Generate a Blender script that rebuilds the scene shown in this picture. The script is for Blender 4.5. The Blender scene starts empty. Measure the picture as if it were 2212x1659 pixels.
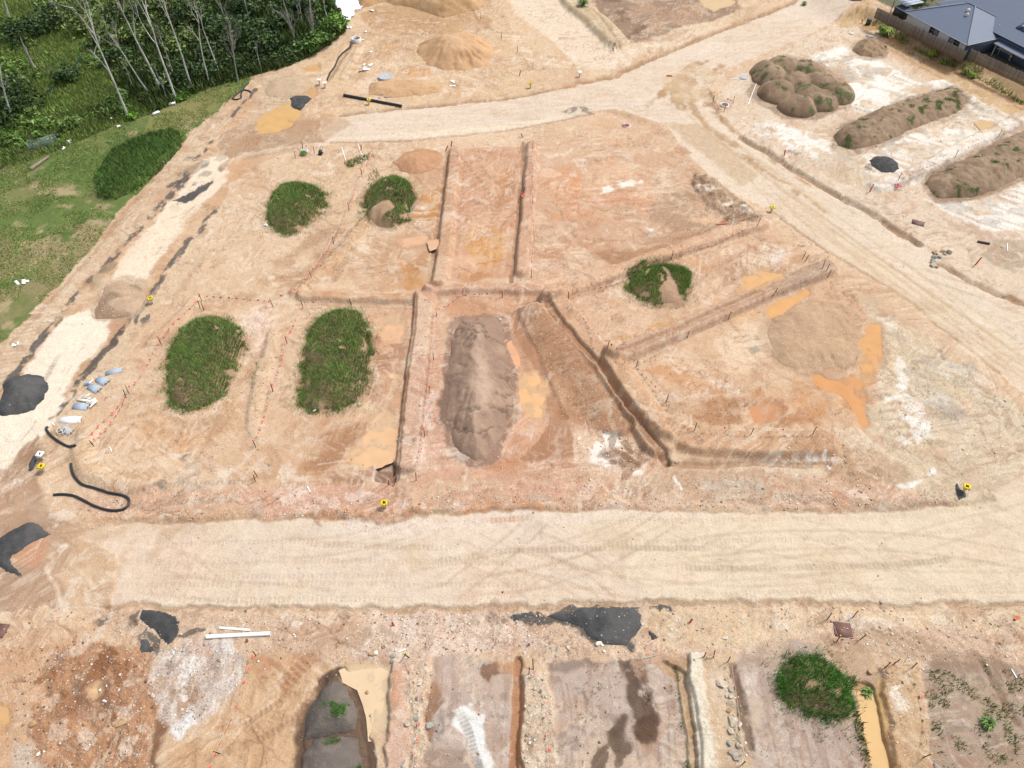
import bpy, bmesh, math, random
import numpy as np
from mathutils import Vector, Matrix

# ---------------------------------------------------------------- camera, sky, sun, exposure
scn = bpy.context.scene
COL = scn.collection
H_CAM = 60.0
PITCH = math.radians(49.3)          # looking down
FPX = 1534.0                        # focal length in pixels of a 2212 wide picture
PW, PH = 2212.0, 1659.0
cam_d = bpy.data.cameras.new('camera')
cam = bpy.data.objects.new('camera', cam_d)
COL.objects.link(cam)
cam.location = (0, 0, H_CAM)
cam.rotation_euler = (math.pi/2 - PITCH, 0, 0)
cam_d.sensor_fit = 'HORIZONTAL'
cam_d.angle = 2*math.atan(PW/2/FPX)
cam_d.clip_start = 0.5
cam_d.clip_end = 6000
scn.camera = cam

world = bpy.data.worlds.new("World")
scn.world = world
world.use_nodes = True
wn = world.node_tree.nodes
wl = world.node_tree.links
for n in list(wn): wn.remove(n)
sky = wn.new('ShaderNodeTexSky')
sky.sky_type = 'NISHITA'
sky.sun_disc = False
SUN_EL, SUN_AZ = math.radians(58), math.radians(62)     # azimuth clockwise from +Y
sky.sun_elevation = SUN_EL
sky.sun_rotation = SUN_AZ
sky.dust_density = 3.0
hs = wn.new('ShaderNodeHueSaturation')                  # thin bright cloud: a paler, greyer sky
hs.inputs['Saturation'].default_value = 0.36
bg = wn.new('ShaderNodeBackground')
bg.inputs['Strength'].default_value = 0.112
wo = wn.new('ShaderNodeOutputWorld')
wl.new(sky.outputs[0], hs.inputs['Color'])
wl.new(hs.outputs[0], bg.inputs[0])
wl.new(bg.outputs[0], wo.inputs[0])

sun_d = bpy.data.lights.new('sun', 'SUN')
sun_d.energy = 1.9
sun_d.angle = math.radians(8)
sun_d.color = (1.0, 0.98, 0.95)
sun = bpy.data.objects.new('sun', sun_d)
COL.objects.link(sun)
sd_ = Vector((math.sin(SUN_AZ)*math.cos(SUN_EL), math.cos(SUN_AZ)*math.cos(SUN_EL), math.sin(SUN_EL)))
sun.rotation_euler = (-sd_).to_track_quat('-Z', 'Y').to_euler()
sun.location = (40, 40, 120)

vs = scn.view_settings
vs.view_transform = 'Standard'
vs.look = 'None'
vs.exposure = 0.90
vs.gamma = 1.0
vs.use_curve_mapping = False
scn.cycles.use_denoising = True
scn.cycles.denoising_input_passes = 'RGB_ALBEDO_NORMAL'
scn.cycles.denoising_prefilter = 'ACCURATE'
scn.cycles.max_bounces = 5
scn.cycles.diffuse_bounces = 3

# ---------------------------------------------------------------- helpers
KLIT = 1.55          # picture brightness of a flat white surface in this light
rng = np.random.default_rng(11)
random.seed(5)

def lin(c):
    c = np.asarray(c, float)/255.0
    return np.where(c <= 0.04045, c/12.92, ((c+0.055)/1.055)**2.4)
def C(*c):           # colour seen in the daylight picture -> the surface's own colour
    return np.clip(lin(c)/KLIT, 0.004, 0.86)

def CG(*c):          # the same for leaves and blades, which shade each other
    return np.clip(lin(c)/0.88, 0.004, 0.6)
sp, cp = math.sin(PITCH), math.cos(PITCH)
def ray(px, py):
    a = (px-PW/2)/FPX; b = -(py-PH/2)/FPX
    return a, cp + b*sp, -sp + b*cp
def unproj(px, py, z=0.0):
    dx, dy, dz = ray(px, py)
    t = (z-H_CAM)/dz
    return dx*t, dy*t
def proj(x, y, z):
    zz = z-H_CAM
    d = y*cp - zz*sp
    return PW/2 + FPX*x/d, PH/2 - FPX*(y*sp + zz*cp)/d

def P(s):            # "x,y x,y" picture points -> flat ground points
    pts = [tuple(map(float, q.split(','))) for q in s.split()]
    return np.array([unproj(*p) for p in pts])

# value noise
_T = rng.random((256, 256)).astype(np.float32)
def vnoise(x, y, s=0):
    x = x + 17.3*s + 1000; y = y + 41.7*s + 1000
    xi = np.floor(x).astype(np.int64); yi = np.floor(y).astype(np.int64)
    fx = (x-xi).astype(np.float32); fy = (y-yi).astype(np.float32)
    fx = fx*fx*(3-2*fx); fy = fy*fy*(3-2*fy)
    a = _T[xi & 255, yi & 255]; b = _T[(xi+1) & 255, yi & 255]
    c = _T[xi & 255, (yi+1) & 255]; d = _T[(xi+1) & 255, (yi+1) & 255]
    return (a*(1-fx)+b*fx)*(1-fy) + (c*(1-fx)+d*fx)*fy
def fbm(x, y, scale, octv=4, s=0, rough=0.55):
    f = 1.0/scale; amp = 1.0; tot = 0; out = 0
    for o in range(octv):
        out = out + amp*vnoise(x*f, y*f, s+o*3.1); tot += amp
        f *= 2.03; amp *= rough
    return (out/tot-0.5)*2.2     # about -1..1
def sstep(a, b, x):
    t = np.clip((x-a)/(b-a), 0, 1)
    return t*t*(3-2*t)

def mesh_np(name, verts, faces, mats=None, smooth=False, col=None, attrs=None):
    """faces: (n,k) int array or a list of index arrays (of one size each)"""
    me = bpy.data.meshes.new(name)
    verts = np.asarray(verts, np.float32)
    if not isinstance(faces, list): faces = [faces]
    faces = [np.asarray(f, np.int32) for f in faces if len(f)]
    me.vertices.add(len(verts))
    me.vertices.foreach_set('co', verts.ravel())
    nl = sum(f.size for f in faces); nf = sum(len(f) for f in faces)
    me.loops.add(nl); me.polygons.add(nf)
    me.loops.foreach_set('vertex_index', np.concatenate([f.ravel() for f in faces]))
    starts = []; o = 0
    for f in faces:
        starts.append(o + np.arange(len(f))*f.shape[1]); o += f.size
    me.polygons.foreach_set('loop_start', np.concatenate(starts).astype(np.int32))
    if smooth:
        me.polygons.foreach_set('use_smooth', np.ones(nf, bool))
    if col is not None:
        a = me.attributes.new('Col', 'FLOAT_COLOR', 'POINT')
        c4 = np.ones((len(verts), 4), np.float32); c4[:, :3] = col
        a.data.foreach_set('color', c4.ravel())
    for k, v in (attrs or {}).items():
        a = me.attributes.new(k, 'FLOAT', 'POINT')
        a.data.foreach_set('value', np.asarray(v, np.float32))
    me.update(calc_edges=True)
    for m in (mats or []): me.materials.append(m)
    return me

def link(name, me, parent=None, loc=None, rot=None):
    o = bpy.data.objects.new(name, me); COL.objects.link(o)
    if loc is not None: o.location = loc
    if rot is not None: o.rotation_euler = rot
    if parent is not None: o.parent = parent
    return o
def tag(o, label=None, cat=None, group=None, kind=None):
    if label: o['label'] = label
    if cat: o['category'] = cat
    if group: o['group'] = group
    if kind: o['kind'] = kind
    return o
def thing(name, label, cat, loc=(0, 0, 0), rz=0, group=None):
    o = link(name, None, None, loc, (0, 0, rz))
    o.empty_display_size = 0.3
    return tag(o, label, cat, group)

# ---------------------------------------------------------------- materials
def mat_new(name):
    m = bpy.data.materials.new(name); m.use_nodes = True
    return m, m.node_tree.nodes, m.node_tree.links, m.node_tree.nodes['Principled BSDF']
def mat(name, col, rough=0.7, metal=0.0, noise=0.12, scale=6.0, bump=0.0, spec=0.4):
    m, N, L, b = mat_new(name)
    b.inputs['Roughness'].default_value = rough
    b.inputs['Metallic'].default_value = metal
    b.inputs['Specular IOR Level'].default_value = spec
    tc = N.new('ShaderNodeTexCoord')
    nz = N.new('ShaderNodeTexNoise'); nz.inputs['Scale'].default_value = scale; nz.inputs['Detail'].default_value = 5
    L.new(tc.outputs['Object'], nz.inputs['Vector'])
    mp = N.new('ShaderNodeMapRange')
    mp.inputs[1].default_value = 0.3; mp.inputs[2].default_value = 0.7
    mp.inputs[3].default_value = 1-noise; mp.inputs[4].default_value = 1+noise
    L.new(nz.outputs[0], mp.inputs[0])
    mx = N.new('ShaderNodeVectorMath'); mx.operation = 'SCALE'
    mx.inputs[0].default_value = tuple(col)
    L.new(mp.outputs[0], mx.inputs['Scale'])
    L.new(mx.outputs[0], b.inputs['Base Color'])
    if bump:
        bp = N.new('ShaderNodeBump'); bp.inputs['Strength'].default_value = bump; bp.inputs['Distance'].default_value = 0.05
        L.new(nz.outputs[0], bp.inputs['Height']); L.new(bp.outputs[0], b.inputs['Normal'])
    return m

def soil_material():
    """earth: painted layer colours x grain, pale chips where stony, shinier where wet"""
    m, N, L, b = mat_new('earth')
    def attr(n):
        a = N.new('ShaderNodeAttribute'); a.attribute_name = n; return a
    ac, aw, ast = attr('Col'), attr('wet'), attr('stone')
    geo = N.new('ShaderNodeNewGeometry')
    pos = geo.outputs['Position']
    def noise(scale, detail=4, rough=0.6):
        n = N.new('ShaderNodeTexNoise'); n.inputs['Scale'].default_value = scale
        n.inputs['Detail'].default_value = detail; n.inputs['Roughness'].default_value = rough
        L.new(pos, n.inputs['Vector']); return n.outputs[0]
    def mrange(src, a, b_, c, d):
        r = N.new('ShaderNodeMapRange'); L.new(src, r.inputs[0])
        r.inputs[1].default_value = a; r.inputs[2].default_value = b_
        r.inputs[3].default_value = c; r.inputs[4].default_value = d
        return r.outputs[0]
    def math_(op, x, y):
        q = N.new('ShaderNodeMath'); q.operation = op
        for i, v in enumerate((x, y)):
            if isinstance(v, (int, float)): q.inputs[i].default_value = v
            else: L.new(v, q.inputs[i])
        return q.outputs[0]
    dry = math_('SUBTRACT', 1.0, aw.outputs['Fac'])
    g1 = mrange(noise(9, 6, .7), .32, .68, .89, 1.10)
    g2 = mrange(noise(1.3, 5, .6), .3, .7, .93, 1.07)
    g = math_('MULTIPLY', g1, g2)
    # damped where wet
    gg = math_('ADD', math_('MULTIPLY', math_('SUBTRACT', g, 1.0), math_('ADD', math_('MULTIPLY', dry, 0.8), 0.2)), 1.0)
    sc = N.new('ShaderNodeVectorMath'); sc.operation = 'SCALE'
    L.new(ac.outputs['Color'], sc.inputs[0]); L.new(gg, sc.inputs['Scale'])
    # chips of pale stone and dark crumbs
    def chips(scale, size):
        v = N.new('ShaderNodeTexVoronoi'); v.inputs['Scale'].default_value = scale
        L.new(pos, v.inputs['Vector'])
        near = mrange(v.outputs['Distance'], size*0.6, size, 1.0, 0.0)
        sep = N.new('ShaderNodeSeparateColor'); L.new(v.outputs['Color'], sep.inputs[0])
        return near, sep.outputs[0], sep.outputs[1]
    n1, r1, q1 = chips(4.2, 0.34)
    lim = mrange(ast.outputs['Fac'], 0.15, 1.0, 1.0, 0.45)
    pick = math_('GREATER_THAN', r1, lim)
    f1 = math_('MULTIPLY', math_('MULTIPLY', n1, pick), 0.85)
    m1 = N.new('ShaderNodeMixRGB'); L.new(f1, m1.inputs[0]); L.new(sc.outputs[0], m1.inputs[1])
    pale = N.new('ShaderNodeMixRGB'); L.new(q1, pale.inputs[0])
    pale.inputs[1].default_value = (*C(238, 228, 215), 1); pale.inputs[2].default_value = (*C(190, 165, 140), 1)
    L.new(pale.outputs[0], m1.inputs[2])
    n2, r2, q2 = chips(7.5, 0.33)
    lim2 = mrange(ast.outputs['Fac'], 0.15, 1.0, 1.0, 0.66)
    f2 = math_('MULTIPLY', math_('MULTIPLY', math_('MULTIPLY', n2, math_('GREATER_THAN', r2, lim2)), dry), 0.6)
    m2 = N.new('ShaderNodeMixRGB'); L.new(f2, m2.inputs[0]); L.new(m1.outputs[0], m2.inputs[1])
    dk = N.new('ShaderNodeMixRGB'); L.new(q2, dk.inputs[0])
    dk.inputs[1].default_value = (*C(120, 95, 75), 1); dk.inputs[2].default_value = (*C(225, 215, 205), 1)
    L.new(dk.outputs[0], m2.inputs[2])
    L.new(m2.outputs[0], b.inputs['Base Color'])
    L.new(mrange(aw.outputs['Fac'], 0, 1, .95, .42), b.inputs['Roughness'])
    b.inputs['Specular IOR Level'].default_value = 0.25
    bp = N.new('ShaderNodeBump'); bp.inputs['Distance'].default_value = 0.17
    L.new(mrange(aw.outputs['Fac'], 0, 1, .7, .08), bp.inputs['Strength'])
    hh = math_('ADD', math_('ADD', math_('MULTIPLY', noise(6.5, 6, .72), 1.0), math_('MULTIPLY', noise(1.7, 6, .7), 1.4)), math_('MULTIPLY', math_('ADD', f1, f2), 0.35))
    L.new(hh, bp.inputs['Height']); L.new(bp.outputs[0], b.inputs['Normal'])
    return m
M_EARTH = soil_material()

def leaf_material(name, trans=0.25, rough=0.6):
    m, N, L, b = mat_new(name)
    a = N.new('ShaderNodeAttribute'); a.attribute_name = 'Col'
    L.new(a.outputs['Color'], b.inputs['Base Color'])
    b.inputs['Roughness'].default_value = rough
    b.inputs['Specular IOR Level'].default_value = 0.25
    return m
M_LEAF = leaf_material('foliage')
M_GRASS = leaf_material('grass_blades')

def water_material(name, col):
    m, N, L, b = mat_new(name)
    geo = N.new('ShaderNodeNewGeometry')
    nz = N.new('ShaderNodeTexNoise'); nz.inputs['Scale'].default_value = 0.7; nz.inputs['Detail'].default_value = 4
    L.new(geo.outputs['Position'], nz.inputs['Vector'])
    cr = N.new('ShaderNodeValToRGB')
    cr.color_ramp.elements[0].position = .3; cr.color_ramp.elements[1].position = .7
    cr.color_ramp.elements[0].color = (*(np.asarray(col)*0.93), 1); cr.color_ramp.elements[1].color = (*np.minimum(np.asarray(col)*1.05, .9), 1)
    L.new(nz.outputs[0], cr.inputs[0]); L.new(cr.outputs[0], b.inputs['Base Color'])
    b.inputs['Roughness'].default_value = 0.4
    b.inputs['IOR'].default_value = 1.33
    b.inputs['Specular IOR Level'].default_value = 0.22
    return m

# ---------------------------------------------------------------- the ground sheet: a fan of rows, finer near the drone's side
NR, NC = 800, 1040
vmin, vmax = -0.06*PH, 1.09*PH
v_rows = np.linspace(vmax, vmin, NR)
th = PITCH + np.arctan((v_rows-PH/2)/FPX)
yrow = H_CAM/np.tan(th)
dep = yrow*cp + H_CAM*sp
hw = dep*(PW/2)/FPX*1.14
uu = np.linspace(-1, 1, NC)
GX = (hw[:, None]*uu[None, :]).astype(np.float64)
GY = np.repeat(yrow[:, None], NC, 1)
GZ = np.zeros_like(GX)
X, Y = GX.ravel(), GY.ravel()
Z = np.zeros(X.size)
COLR = np.zeros((X.size, 3))
WET = np.zeros(X.size)
STONE = np.zeros(X.size)
ROUGH = np.full(X.size, 1.0)       # how rough the small relief is
ZONE = np.zeros(X.size, np.int8)

NA = fbm(X, Y, 14, 4, 1)
NB = fbm(X, Y, 4.5, 4, 2)
ND = fbm(X, Y, 1.6, 4, 3)
NF = fbm(X, Y, 0.55, 3, 4)
WX = fbm(X, Y, 2.6, 4, 5)
WY = fbm(X, Y, 2.6, 4, 6)
VX = fbm(X, Y, .8, 3, 7)
VY = fbm(X, Y, .8, 3, 8)
def streak(ang, along, across, s):
    a = math.radians(ang)
    u = X*math.cos(a)+Y*math.sin(a); v = -X*math.sin(a)+Y*math.cos(a)
    return fbm(u/along, v/across, 1.0, 4, s)
S0 = streak(0, 6, .7, 11)        # along x
S1 = streak(90, 6, .7, 12)       # along y
S2 = streak(-38, 7, .7, 13)      # down to the right
S3 = streak(55, 7, .7, 14)       # up to the right
STRK = {0: S0, 90: S1, -38: S2, 55: S3}

def sdf(poly, x, y):
    n = len(poly); d = np.full(x.shape, 1e18); ins = np.zeros(x.shape, bool)
    for i in range(n):
        ax, ay = poly[i]; bx, by = poly[(i+1) % n]
        ex, ey = bx-ax, by-ay
        wx, wy = x-ax, y-ay
        t = np.clip((wx*ex+wy*ey)/(ex*ex+ey*ey+1e-12), 0, 1)
        d = np.minimum(d, (wx-ex*t)**2+(wy-ey*t)**2)
        c = ((ay <= y) & (by > y)) | ((by <= y) & (ay > y))
        if ey != 0:
            ins ^= c & (x < ax + (y-ay)*ex/ey)
    d = np.sqrt(d)
    return np.where(ins, d, -d)
def bbox(pts, m):
    lo = pts.min(0)-m; hi = pts.max(0)+m
    r0 = np.searchsorted(yrow, lo[1]); r1 = np.searchsorted(yrow, hi[1])
    if r1 <= r0: return np.zeros(0, int)
    i = np.arange(r0*NC, r1*NC)
    return i[(X[i] > lo[0]) & (X[i] < hi[0])]

def area(poly, soft=.5, warp=.6, a=1.0, patch=None, streaky=None):
    poly = P(poly) if isinstance(poly, str) else poly
    i = bbox(poly, soft+warp*1.3+.2)
    if not len(i): return i, np.zeros(0)
    s = sdf(poly, X[i]+warp*(.85*WX[i]+.45*VX[i]), Y[i]+warp*(.85*WY[i]+.45*VY[i]))
    soft = soft*.55
    m = sstep(-soft, soft, s)*a
    if patch is not None:
        sc, lo, so, sd = patch
        m = m*sstep(lo-so, lo+so, fbm(X[i], Y[i], sc, 4, sd))
    if streaky is not None:
        ang, lo, so = streaky
        m = m*sstep(lo-so, lo+so, STRK[ang][i])
    return i, m
def paint(poly, col, soft=.5, warp=.6, a=1.0, patch=None, streaky=None, wet=None, stone=None, rough=None, dz=None, zone=None, var=0.06):
    i, m = area(poly, soft, warp, a, patch, streaky)
    if not len(i): return
    if col is not None:
        c = C(*col)[None, :]*(1 + var*(0.6*NB[i]+0.6*ND[i]+.4*NF[i]))[:, None]
        COLR[i] += (c-COLR[i])*m[:, None]
    for arr, v in ((WET, wet), (STONE, stone), (ROUGH, rough)):
        if v is not None: arr[i] += (v-arr[i])*m
    if dz is not None: Z[i] += dz*m
    if zone is not None: ZONE[i[m > .5]] = zone

def along(line, m, warp=.3):
    """distance to a polyline, length along it, signed side (+ left)"""
    line = P(line) if isinstance(line, str) else line
    i = bbox(line, m+warp*1.3+.3)
    x = X[i]+warp*(.8*WX[i]+.5*VX[i]); y = Y[i]+warp*(.8*WY[i]+.5*VY[i])
    best = np.full(len(i), 1e18); s = np.zeros(len(i)); side = np.zeros(len(i)); acc = 0
    for (ax, ay), (bx, by) in zip(line[:-1], line[1:]):
        ex, ey = bx-ax, by-ay; L_ = math.hypot(ex, ey)+1e-9
        t = np.clip(((x-ax)*ex+(y-ay)*ey)/L_**2, 0, 1)
        dx, dy = x-ax-ex*t, y-ay-ey*t
        d = dx*dx+dy*dy
        k = d < best
        best[k] = d[k]; s[k] = acc+t[k]*L_
        side[k] = np.sign(ex*dy-ey*dx)[k]
        acc += L_
    return i, np.sqrt(best), s, side, acc
def stroke(line, w, col=None, soft=.3, warp=.3, a=1.0, dz=None, wet=None, stone=None, rough=None, patch=None, taper=False, var=.06):
    i, d, s, side, L_ = along(line, w/2+soft, warp)
    ww = w/2
    if taper: ww = w/2*np.sqrt(np.clip(4*(s/L_)*(1-s/L_), 0, 1))
    soft = soft*.7
    m = sstep(soft, -soft, d-ww)*a
    if patch is not None:
        sc, lo, so, sd = patch
        m = m*sstep(lo-so, lo+so, fbm(X[i], Y[i], sc, 4, sd))
    if col is not None:
        c = C(*col)[None, :]*(1 + var*(0.6*NB[i]+0.6*ND[i]+.4*NF[i]))[:, None]
        COLR[i] += (c-COLR[i])*m[:, None]
    for arr, v in ((WET, wet), (STONE, stone), (ROUGH, rough)):
        if v is not None: arr[i] += (v-arr[i])*m
    if dz is not None: Z[i] += dz*m
def berm(line, top, h, slope=.9, warp=.35, col=None, stone=None, a=1.0, colw=None):
    i, d, s, side, L_ = along(line, top/2+slope, warp)
    m = sstep(top/2+slope, top/2, d)
    Z[i] += h*m*(1+.12*NB[i]+.06*ND[i])
    if col is not None:
        stroke(line, colw or (top+slope*1.6), col, .5, warp, a, stone=stone)
def track(line, w=.55, col=None, a=.5, dz=-.03, pitch=.42):
    """a tyre or crawler track with its cross bars"""
    i, d, s, side, L_ = along(line, w/2+.1, .12)
    m = sstep(w/2+.08, w/2-.08, d)*sstep(-.9, .2, NB[i]+.4)*sstep(0, 2, s)*sstep(L_, L_-2, s)
    bar = .5+.5*np.sin(s*2*math.pi/pitch)
    Z[i] += m*dz*(.4+1.2*bar)
    if col is not None:
        f = (m*a*(.45+.55*bar))[:, None]
        COLR[i] += (C(*col)[None, :]-COLR[i])*f
def dual(line, gap, **k):
    l = P(line) if isinstance(line, str) else line
    t = np.gradient(l, axis=0); n = np.stack([-t[:, 1], t[:, 0]], 1); n /= np.linalg.norm(n, axis=1)[:, None]+1e-9
    track(l+n*gap/2, **k); track(l-n*gap/2, **k)
def blobs(poly, n, r0, r1, cols, a=.6, soft=.25, warp=.7, wet=None, stone=None, stretch=None, seed=0):
    poly = P(poly) if isinstance(poly, str) else poly
    g = np.random.default_rng(seed)
    lo, hi = poly.min(0), poly.max(0); k = 0; tries = 0
    while k < n and tries < n*30:
        tries += 1
        p = lo+(hi-lo)*g.random(2)
        if sdf(poly, np.array([p[0]]), np.array([p[1]]))[0] < 0: continue
        k += 1
        r = r0+(r1-r0)*g.random()**2
        ang = math.radians(stretch) if stretch is not None else g.random()*6.28
        el = 1+1.8*g.random()
        th_ = np.linspace(0, 2*math.pi, 9)[:-1]
        rr = r*(.65+.6*g.random(8))
        px = rr*np.cos(th_)*el; py = rr*np.sin(th_)
        q = np.stack([p[0]+px*math.cos(ang)-py*math.sin(ang), p[1]+px*math.sin(ang)+py*math.cos(ang)], 1)
        paint(q, cols[g.integers(len(cols))], soft*(.3+g.random()), warp*min(1, r), a*(.4+.6*g.random()), wet=wet, stone=stone)
# ---------------------------------------------------------------- earthworks: colours and levels
TAN, TAN2, PINK, PALE = (214, 181, 146), (222, 193, 160), (208, 166, 134), (224, 203, 172)
MUD, DMUD, ORNG, RED = (181, 146, 115), (150, 112, 84), (203, 146, 92), (196, 138, 102)
WHITE, ASPH, GREYP, OLIVE = (240, 232, 217), (72, 73, 74), (192, 170, 154), (170, 150, 112)
base = C(*TAN)[None, :]*(1+.07*NB+.05*ND+.04*NF)[:, None]
k = sstep(-.1, .6, NA)[:, None]
COLR[:] = base*(1-k*.6)+C(*TAN2)[None, :]*k*.6
STONE[:] = .22
Z[:] = 0.05*NA+.03*NB

# ---- forest floor and grass on the left
FOREST = "-400,-140 740,-140 712,0 735,45 748,68 700,103 655,130 600,150 553,159 527,172 495,178 460,187 380,222 330,246 280,262 200,292 130,325 60,350 -10,372 -500,520"
GRASSF = "553,157 535,183 470,240 410,287 385,335 362,350 330,385 307,410 250,465 215,515 175,562 112,632 62,687 0,740 -260,960 -500,1100 -500,500 -10,372 60,350 130,325 200,292 280,262 330,246 380,222 460,187 527,172"
paint(FOREST, (72, 84, 42), .8, 1.0, zone=4, stone=0, var=.3)
paint(FOREST, (108, 104, 62), .8, 1.0, a=.8, patch=(7, .15, .25, 21), stone=0)
paint(FOREST, (52, 68, 34), .8, 1.0, a=.8, patch=(9, .2, .25, 22), stone=0)
paint("30,345 80,310 140,270 180,255 130,300 60,335", (168, 140, 100), .8, 1.2, .8)
paint(GRASSF, (104, 122, 62), .35, .9, zone=3, stone=.05, var=.2)
paint(GRASSF, (136, 132, 84), .6, 1.0, a=.75, patch=(6, .1, .3, 23))
paint(GRASSF, (186, 165, 128), .4, 1.0, a=.85, patch=(4, .42, .12, 24))
paint("-260,960 -200,600 0,520 120,490 240,470 215,515 112,632 0,740", (160, 142, 104), .8, 1.2, a=.75, patch=(3.5, -.1, .35, 25))
paint("330,245 440,205 520,183 470,235 400,270 300,300", (150, 140, 88), .6, .8, a=.6)
blobs("30,560 120,450 240,470 150,580", 14, .4, 1.3, [(190, 168, 130), (174, 152, 116)], .8)
# low grass hump beside the left street
paint("210,385 250,330 320,300 385,285 395,310 340,370 300,405 250,430 215,425", (86, 112, 52), .6, .8, dz=.9, zone=3)

# ---- verges of the left street
VL = "553,160 527,186 470,242 412,289 364,352 308,412 252,467 177,564 114,634 62,689 0,742 -120,850 -120,1000 0,842 70,755 125,685 185,622 240,560 275,522 325,470 362,422 425,350 462,300 500,252 550,190 575,170"
paint(VL, (211, 182, 148), .3, .6, stone=.5)
paint(VL, (188, 148, 110), .4, .6, a=.6, patch=(3, .15, .25, 31))
stroke("20,742 90,672 180,575 250,480 300,425", .5, (165, 130, 95), .4, .5, .5, dz=-.12)
VR = "495,425 437,490 390,548 342,612 300,668 250,730 200,792 165,832 140,876 112,908 160,930 230,830 300,715 360,650 430,560 500,460 560,380 640,320 600,300"
paint(VR, (216, 187, 152), .5, .7, stone=.45)
stroke("560,395 500,470 430,575 380,640 320,720 250,820 200,890", .8, (190, 158, 124), .5, .5, .6, stone=.7, rough=2)

# ---- left street (R4)
R4 = "560,190 500,254 462,302 425,352 362,424 325,472 275,524 240,562 215,592 185,624 125,687 70,757 25,817 -60,900 -260,1100 -260,1320 0,1120 60,1000 110,905 140,874 165,830 200,790 250,727 300,665 342,610 390,545 437,487 495,420 520,380 620,330 690,300 735,250 700,225 650,190 610,165"
paint(R4, (206, 168, 130), .25, .3, stone=.12, rough=.45, zone=2)
paint("440,345 500,330 520,345 490,395 450,430 380,520 330,590 270,650 235,625 260,560 330,480 380,420", (240, 220, 192), .6, .7, .95, stone=.05)
paint("225,650 270,650 245,700 205,770 170,800 150,860 110,920 60,985 0,1050 -200,1200 -200,1100 -60,960 30,830 80,765 130,690", (244, 228, 204), .6, .7, .95, stone=.05)
paint("500,330 560,330 530,370 480,425 430,490 390,540 345,600 320,620 350,560 400,490 450,430 490,390", (204, 162, 122), .7, .8, .9, stone=.05)
paint("250,665 300,655 290,690 240,745 190,800 165,830 140,870 135,850 165,800 205,770 235,715", (196, 152, 116), .6, .7, .9, stone=.05)
paint("475,290 560,255 640,262 720,255 735,290 700,305 610,330 540,345 500,345 470,330", (180, 148, 117), .6, .8, .95, stone=.02, rough=.3)
paint("540,160 600,158 660,175 690,195 670,215 620,230 560,260 515,285 540,235 560,190", (205, 180, 148), .6, .8, .8, stone=.3)
# dark runs of spilled road metal along both kerb lines
for ln, w in (("552,192 525,222 500,252", .75), ("462,303 440,330 425,352", .5), ("425,350 395,390 372,415 350,445 325,470", 1.3), ("307,490 292,504 275,522 258,540 240,562", 1.0),
              ("232,570 205,600 185,622 160,645 125,687 100,718 70,757 45,790 25,817 0,842 -60,900", 1.15),
              ("478,438 458,465 437,490", .7), ("432,497 410,520 390,548 365,580 342,612 330,632 318,648 300,667 275,700 250,728 225,760 200,790 182,812 165,830", 1.0),
              ("158,848 140,876 125,893 110,906", 1.0)):
    stroke(ln, w*.9, (84, 82, 80), .10, .55, .88, stone=.25, rough=1.6, dz=.03, patch=(1.3, -.12, .22, 41), var=.35)
stroke("185,615 150,650 118,695", .9, (176, 140, 96), .2, .5, .7, patch=(.8, 0, .1, 42))
stroke("322,642 300,675 293,700", .4, ASPH, .1, .4, .8)
blobs("350,425 400,330 480,340 430,420", 9, .4, 1.0, [ASPH, (92, 90, 88)], .85, .1, .8, stretch=50)
paint("370,435 420,405 465,385 440,410 415,432 385,438", ASPH, .12, .8, .95)
paint("480,372 503,350 497,345 470,365", (96, 94, 92), .12, .6, .8)
blobs("255,680 300,640 320,650 290,700", 10, .2, .6, [ASPH], .8, .1, .6)
paint("305,690 325,680 333,710 318,720", (96, 92, 88), .15, .8, .85)
stroke("245,570 212,600 205,620", 1.2, (146, 128, 104), .3, .5, .85)
for q in ("420,440 330,560 240,650", "400,480 340,575", "190,730 120,850 40,960", "160,760 120,830", "250,700 170,810"):
    stroke(q, .12, (196, 172, 140), .1, .4, .6, patch=(1.5, .0, .1, 43))
track("130,760 90,830 40,900", .6, (150, 140, 125), .6)

# ---- mud at the lower left crossing
paint("-260,1050 20,1010 75,940 100,985 75,1040 95,1090 150,1130 200,1140 170,1150 125,1240 140,1290 100,1310 -260,1330", (180, 147, 118), .5, .7, .97, stone=.03, rough=.35, zone=2)
paint("75,945 100,975 85,1010 70,1050 80,1080 60,1060 60,990", (168, 134, 104), .5, .6, .6)
paint("15,1195 60,1165 100,1150 112,1180 100,1215 60,1230 35,1215", (206, 152, 116), .5, .6, .85)
paint("100,1160 170,1130 270,1140 250,1200 130,1240 110,1290", (196, 160, 126), .7, .7, .6)
for q in ("0,1320 40,1290 90,1220 118,1180", "20,1330 100,1250 150,1170", "-20,1110 60,1090 110,1100", "-20,1060 30,1040 70,1000"):
    stroke(q, .5, (203, 172, 142), .4, .5, .55)
stroke("100,1228 118,1262 132,1300", .35, (232, 212, 186), .25, .3, .8)

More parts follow.
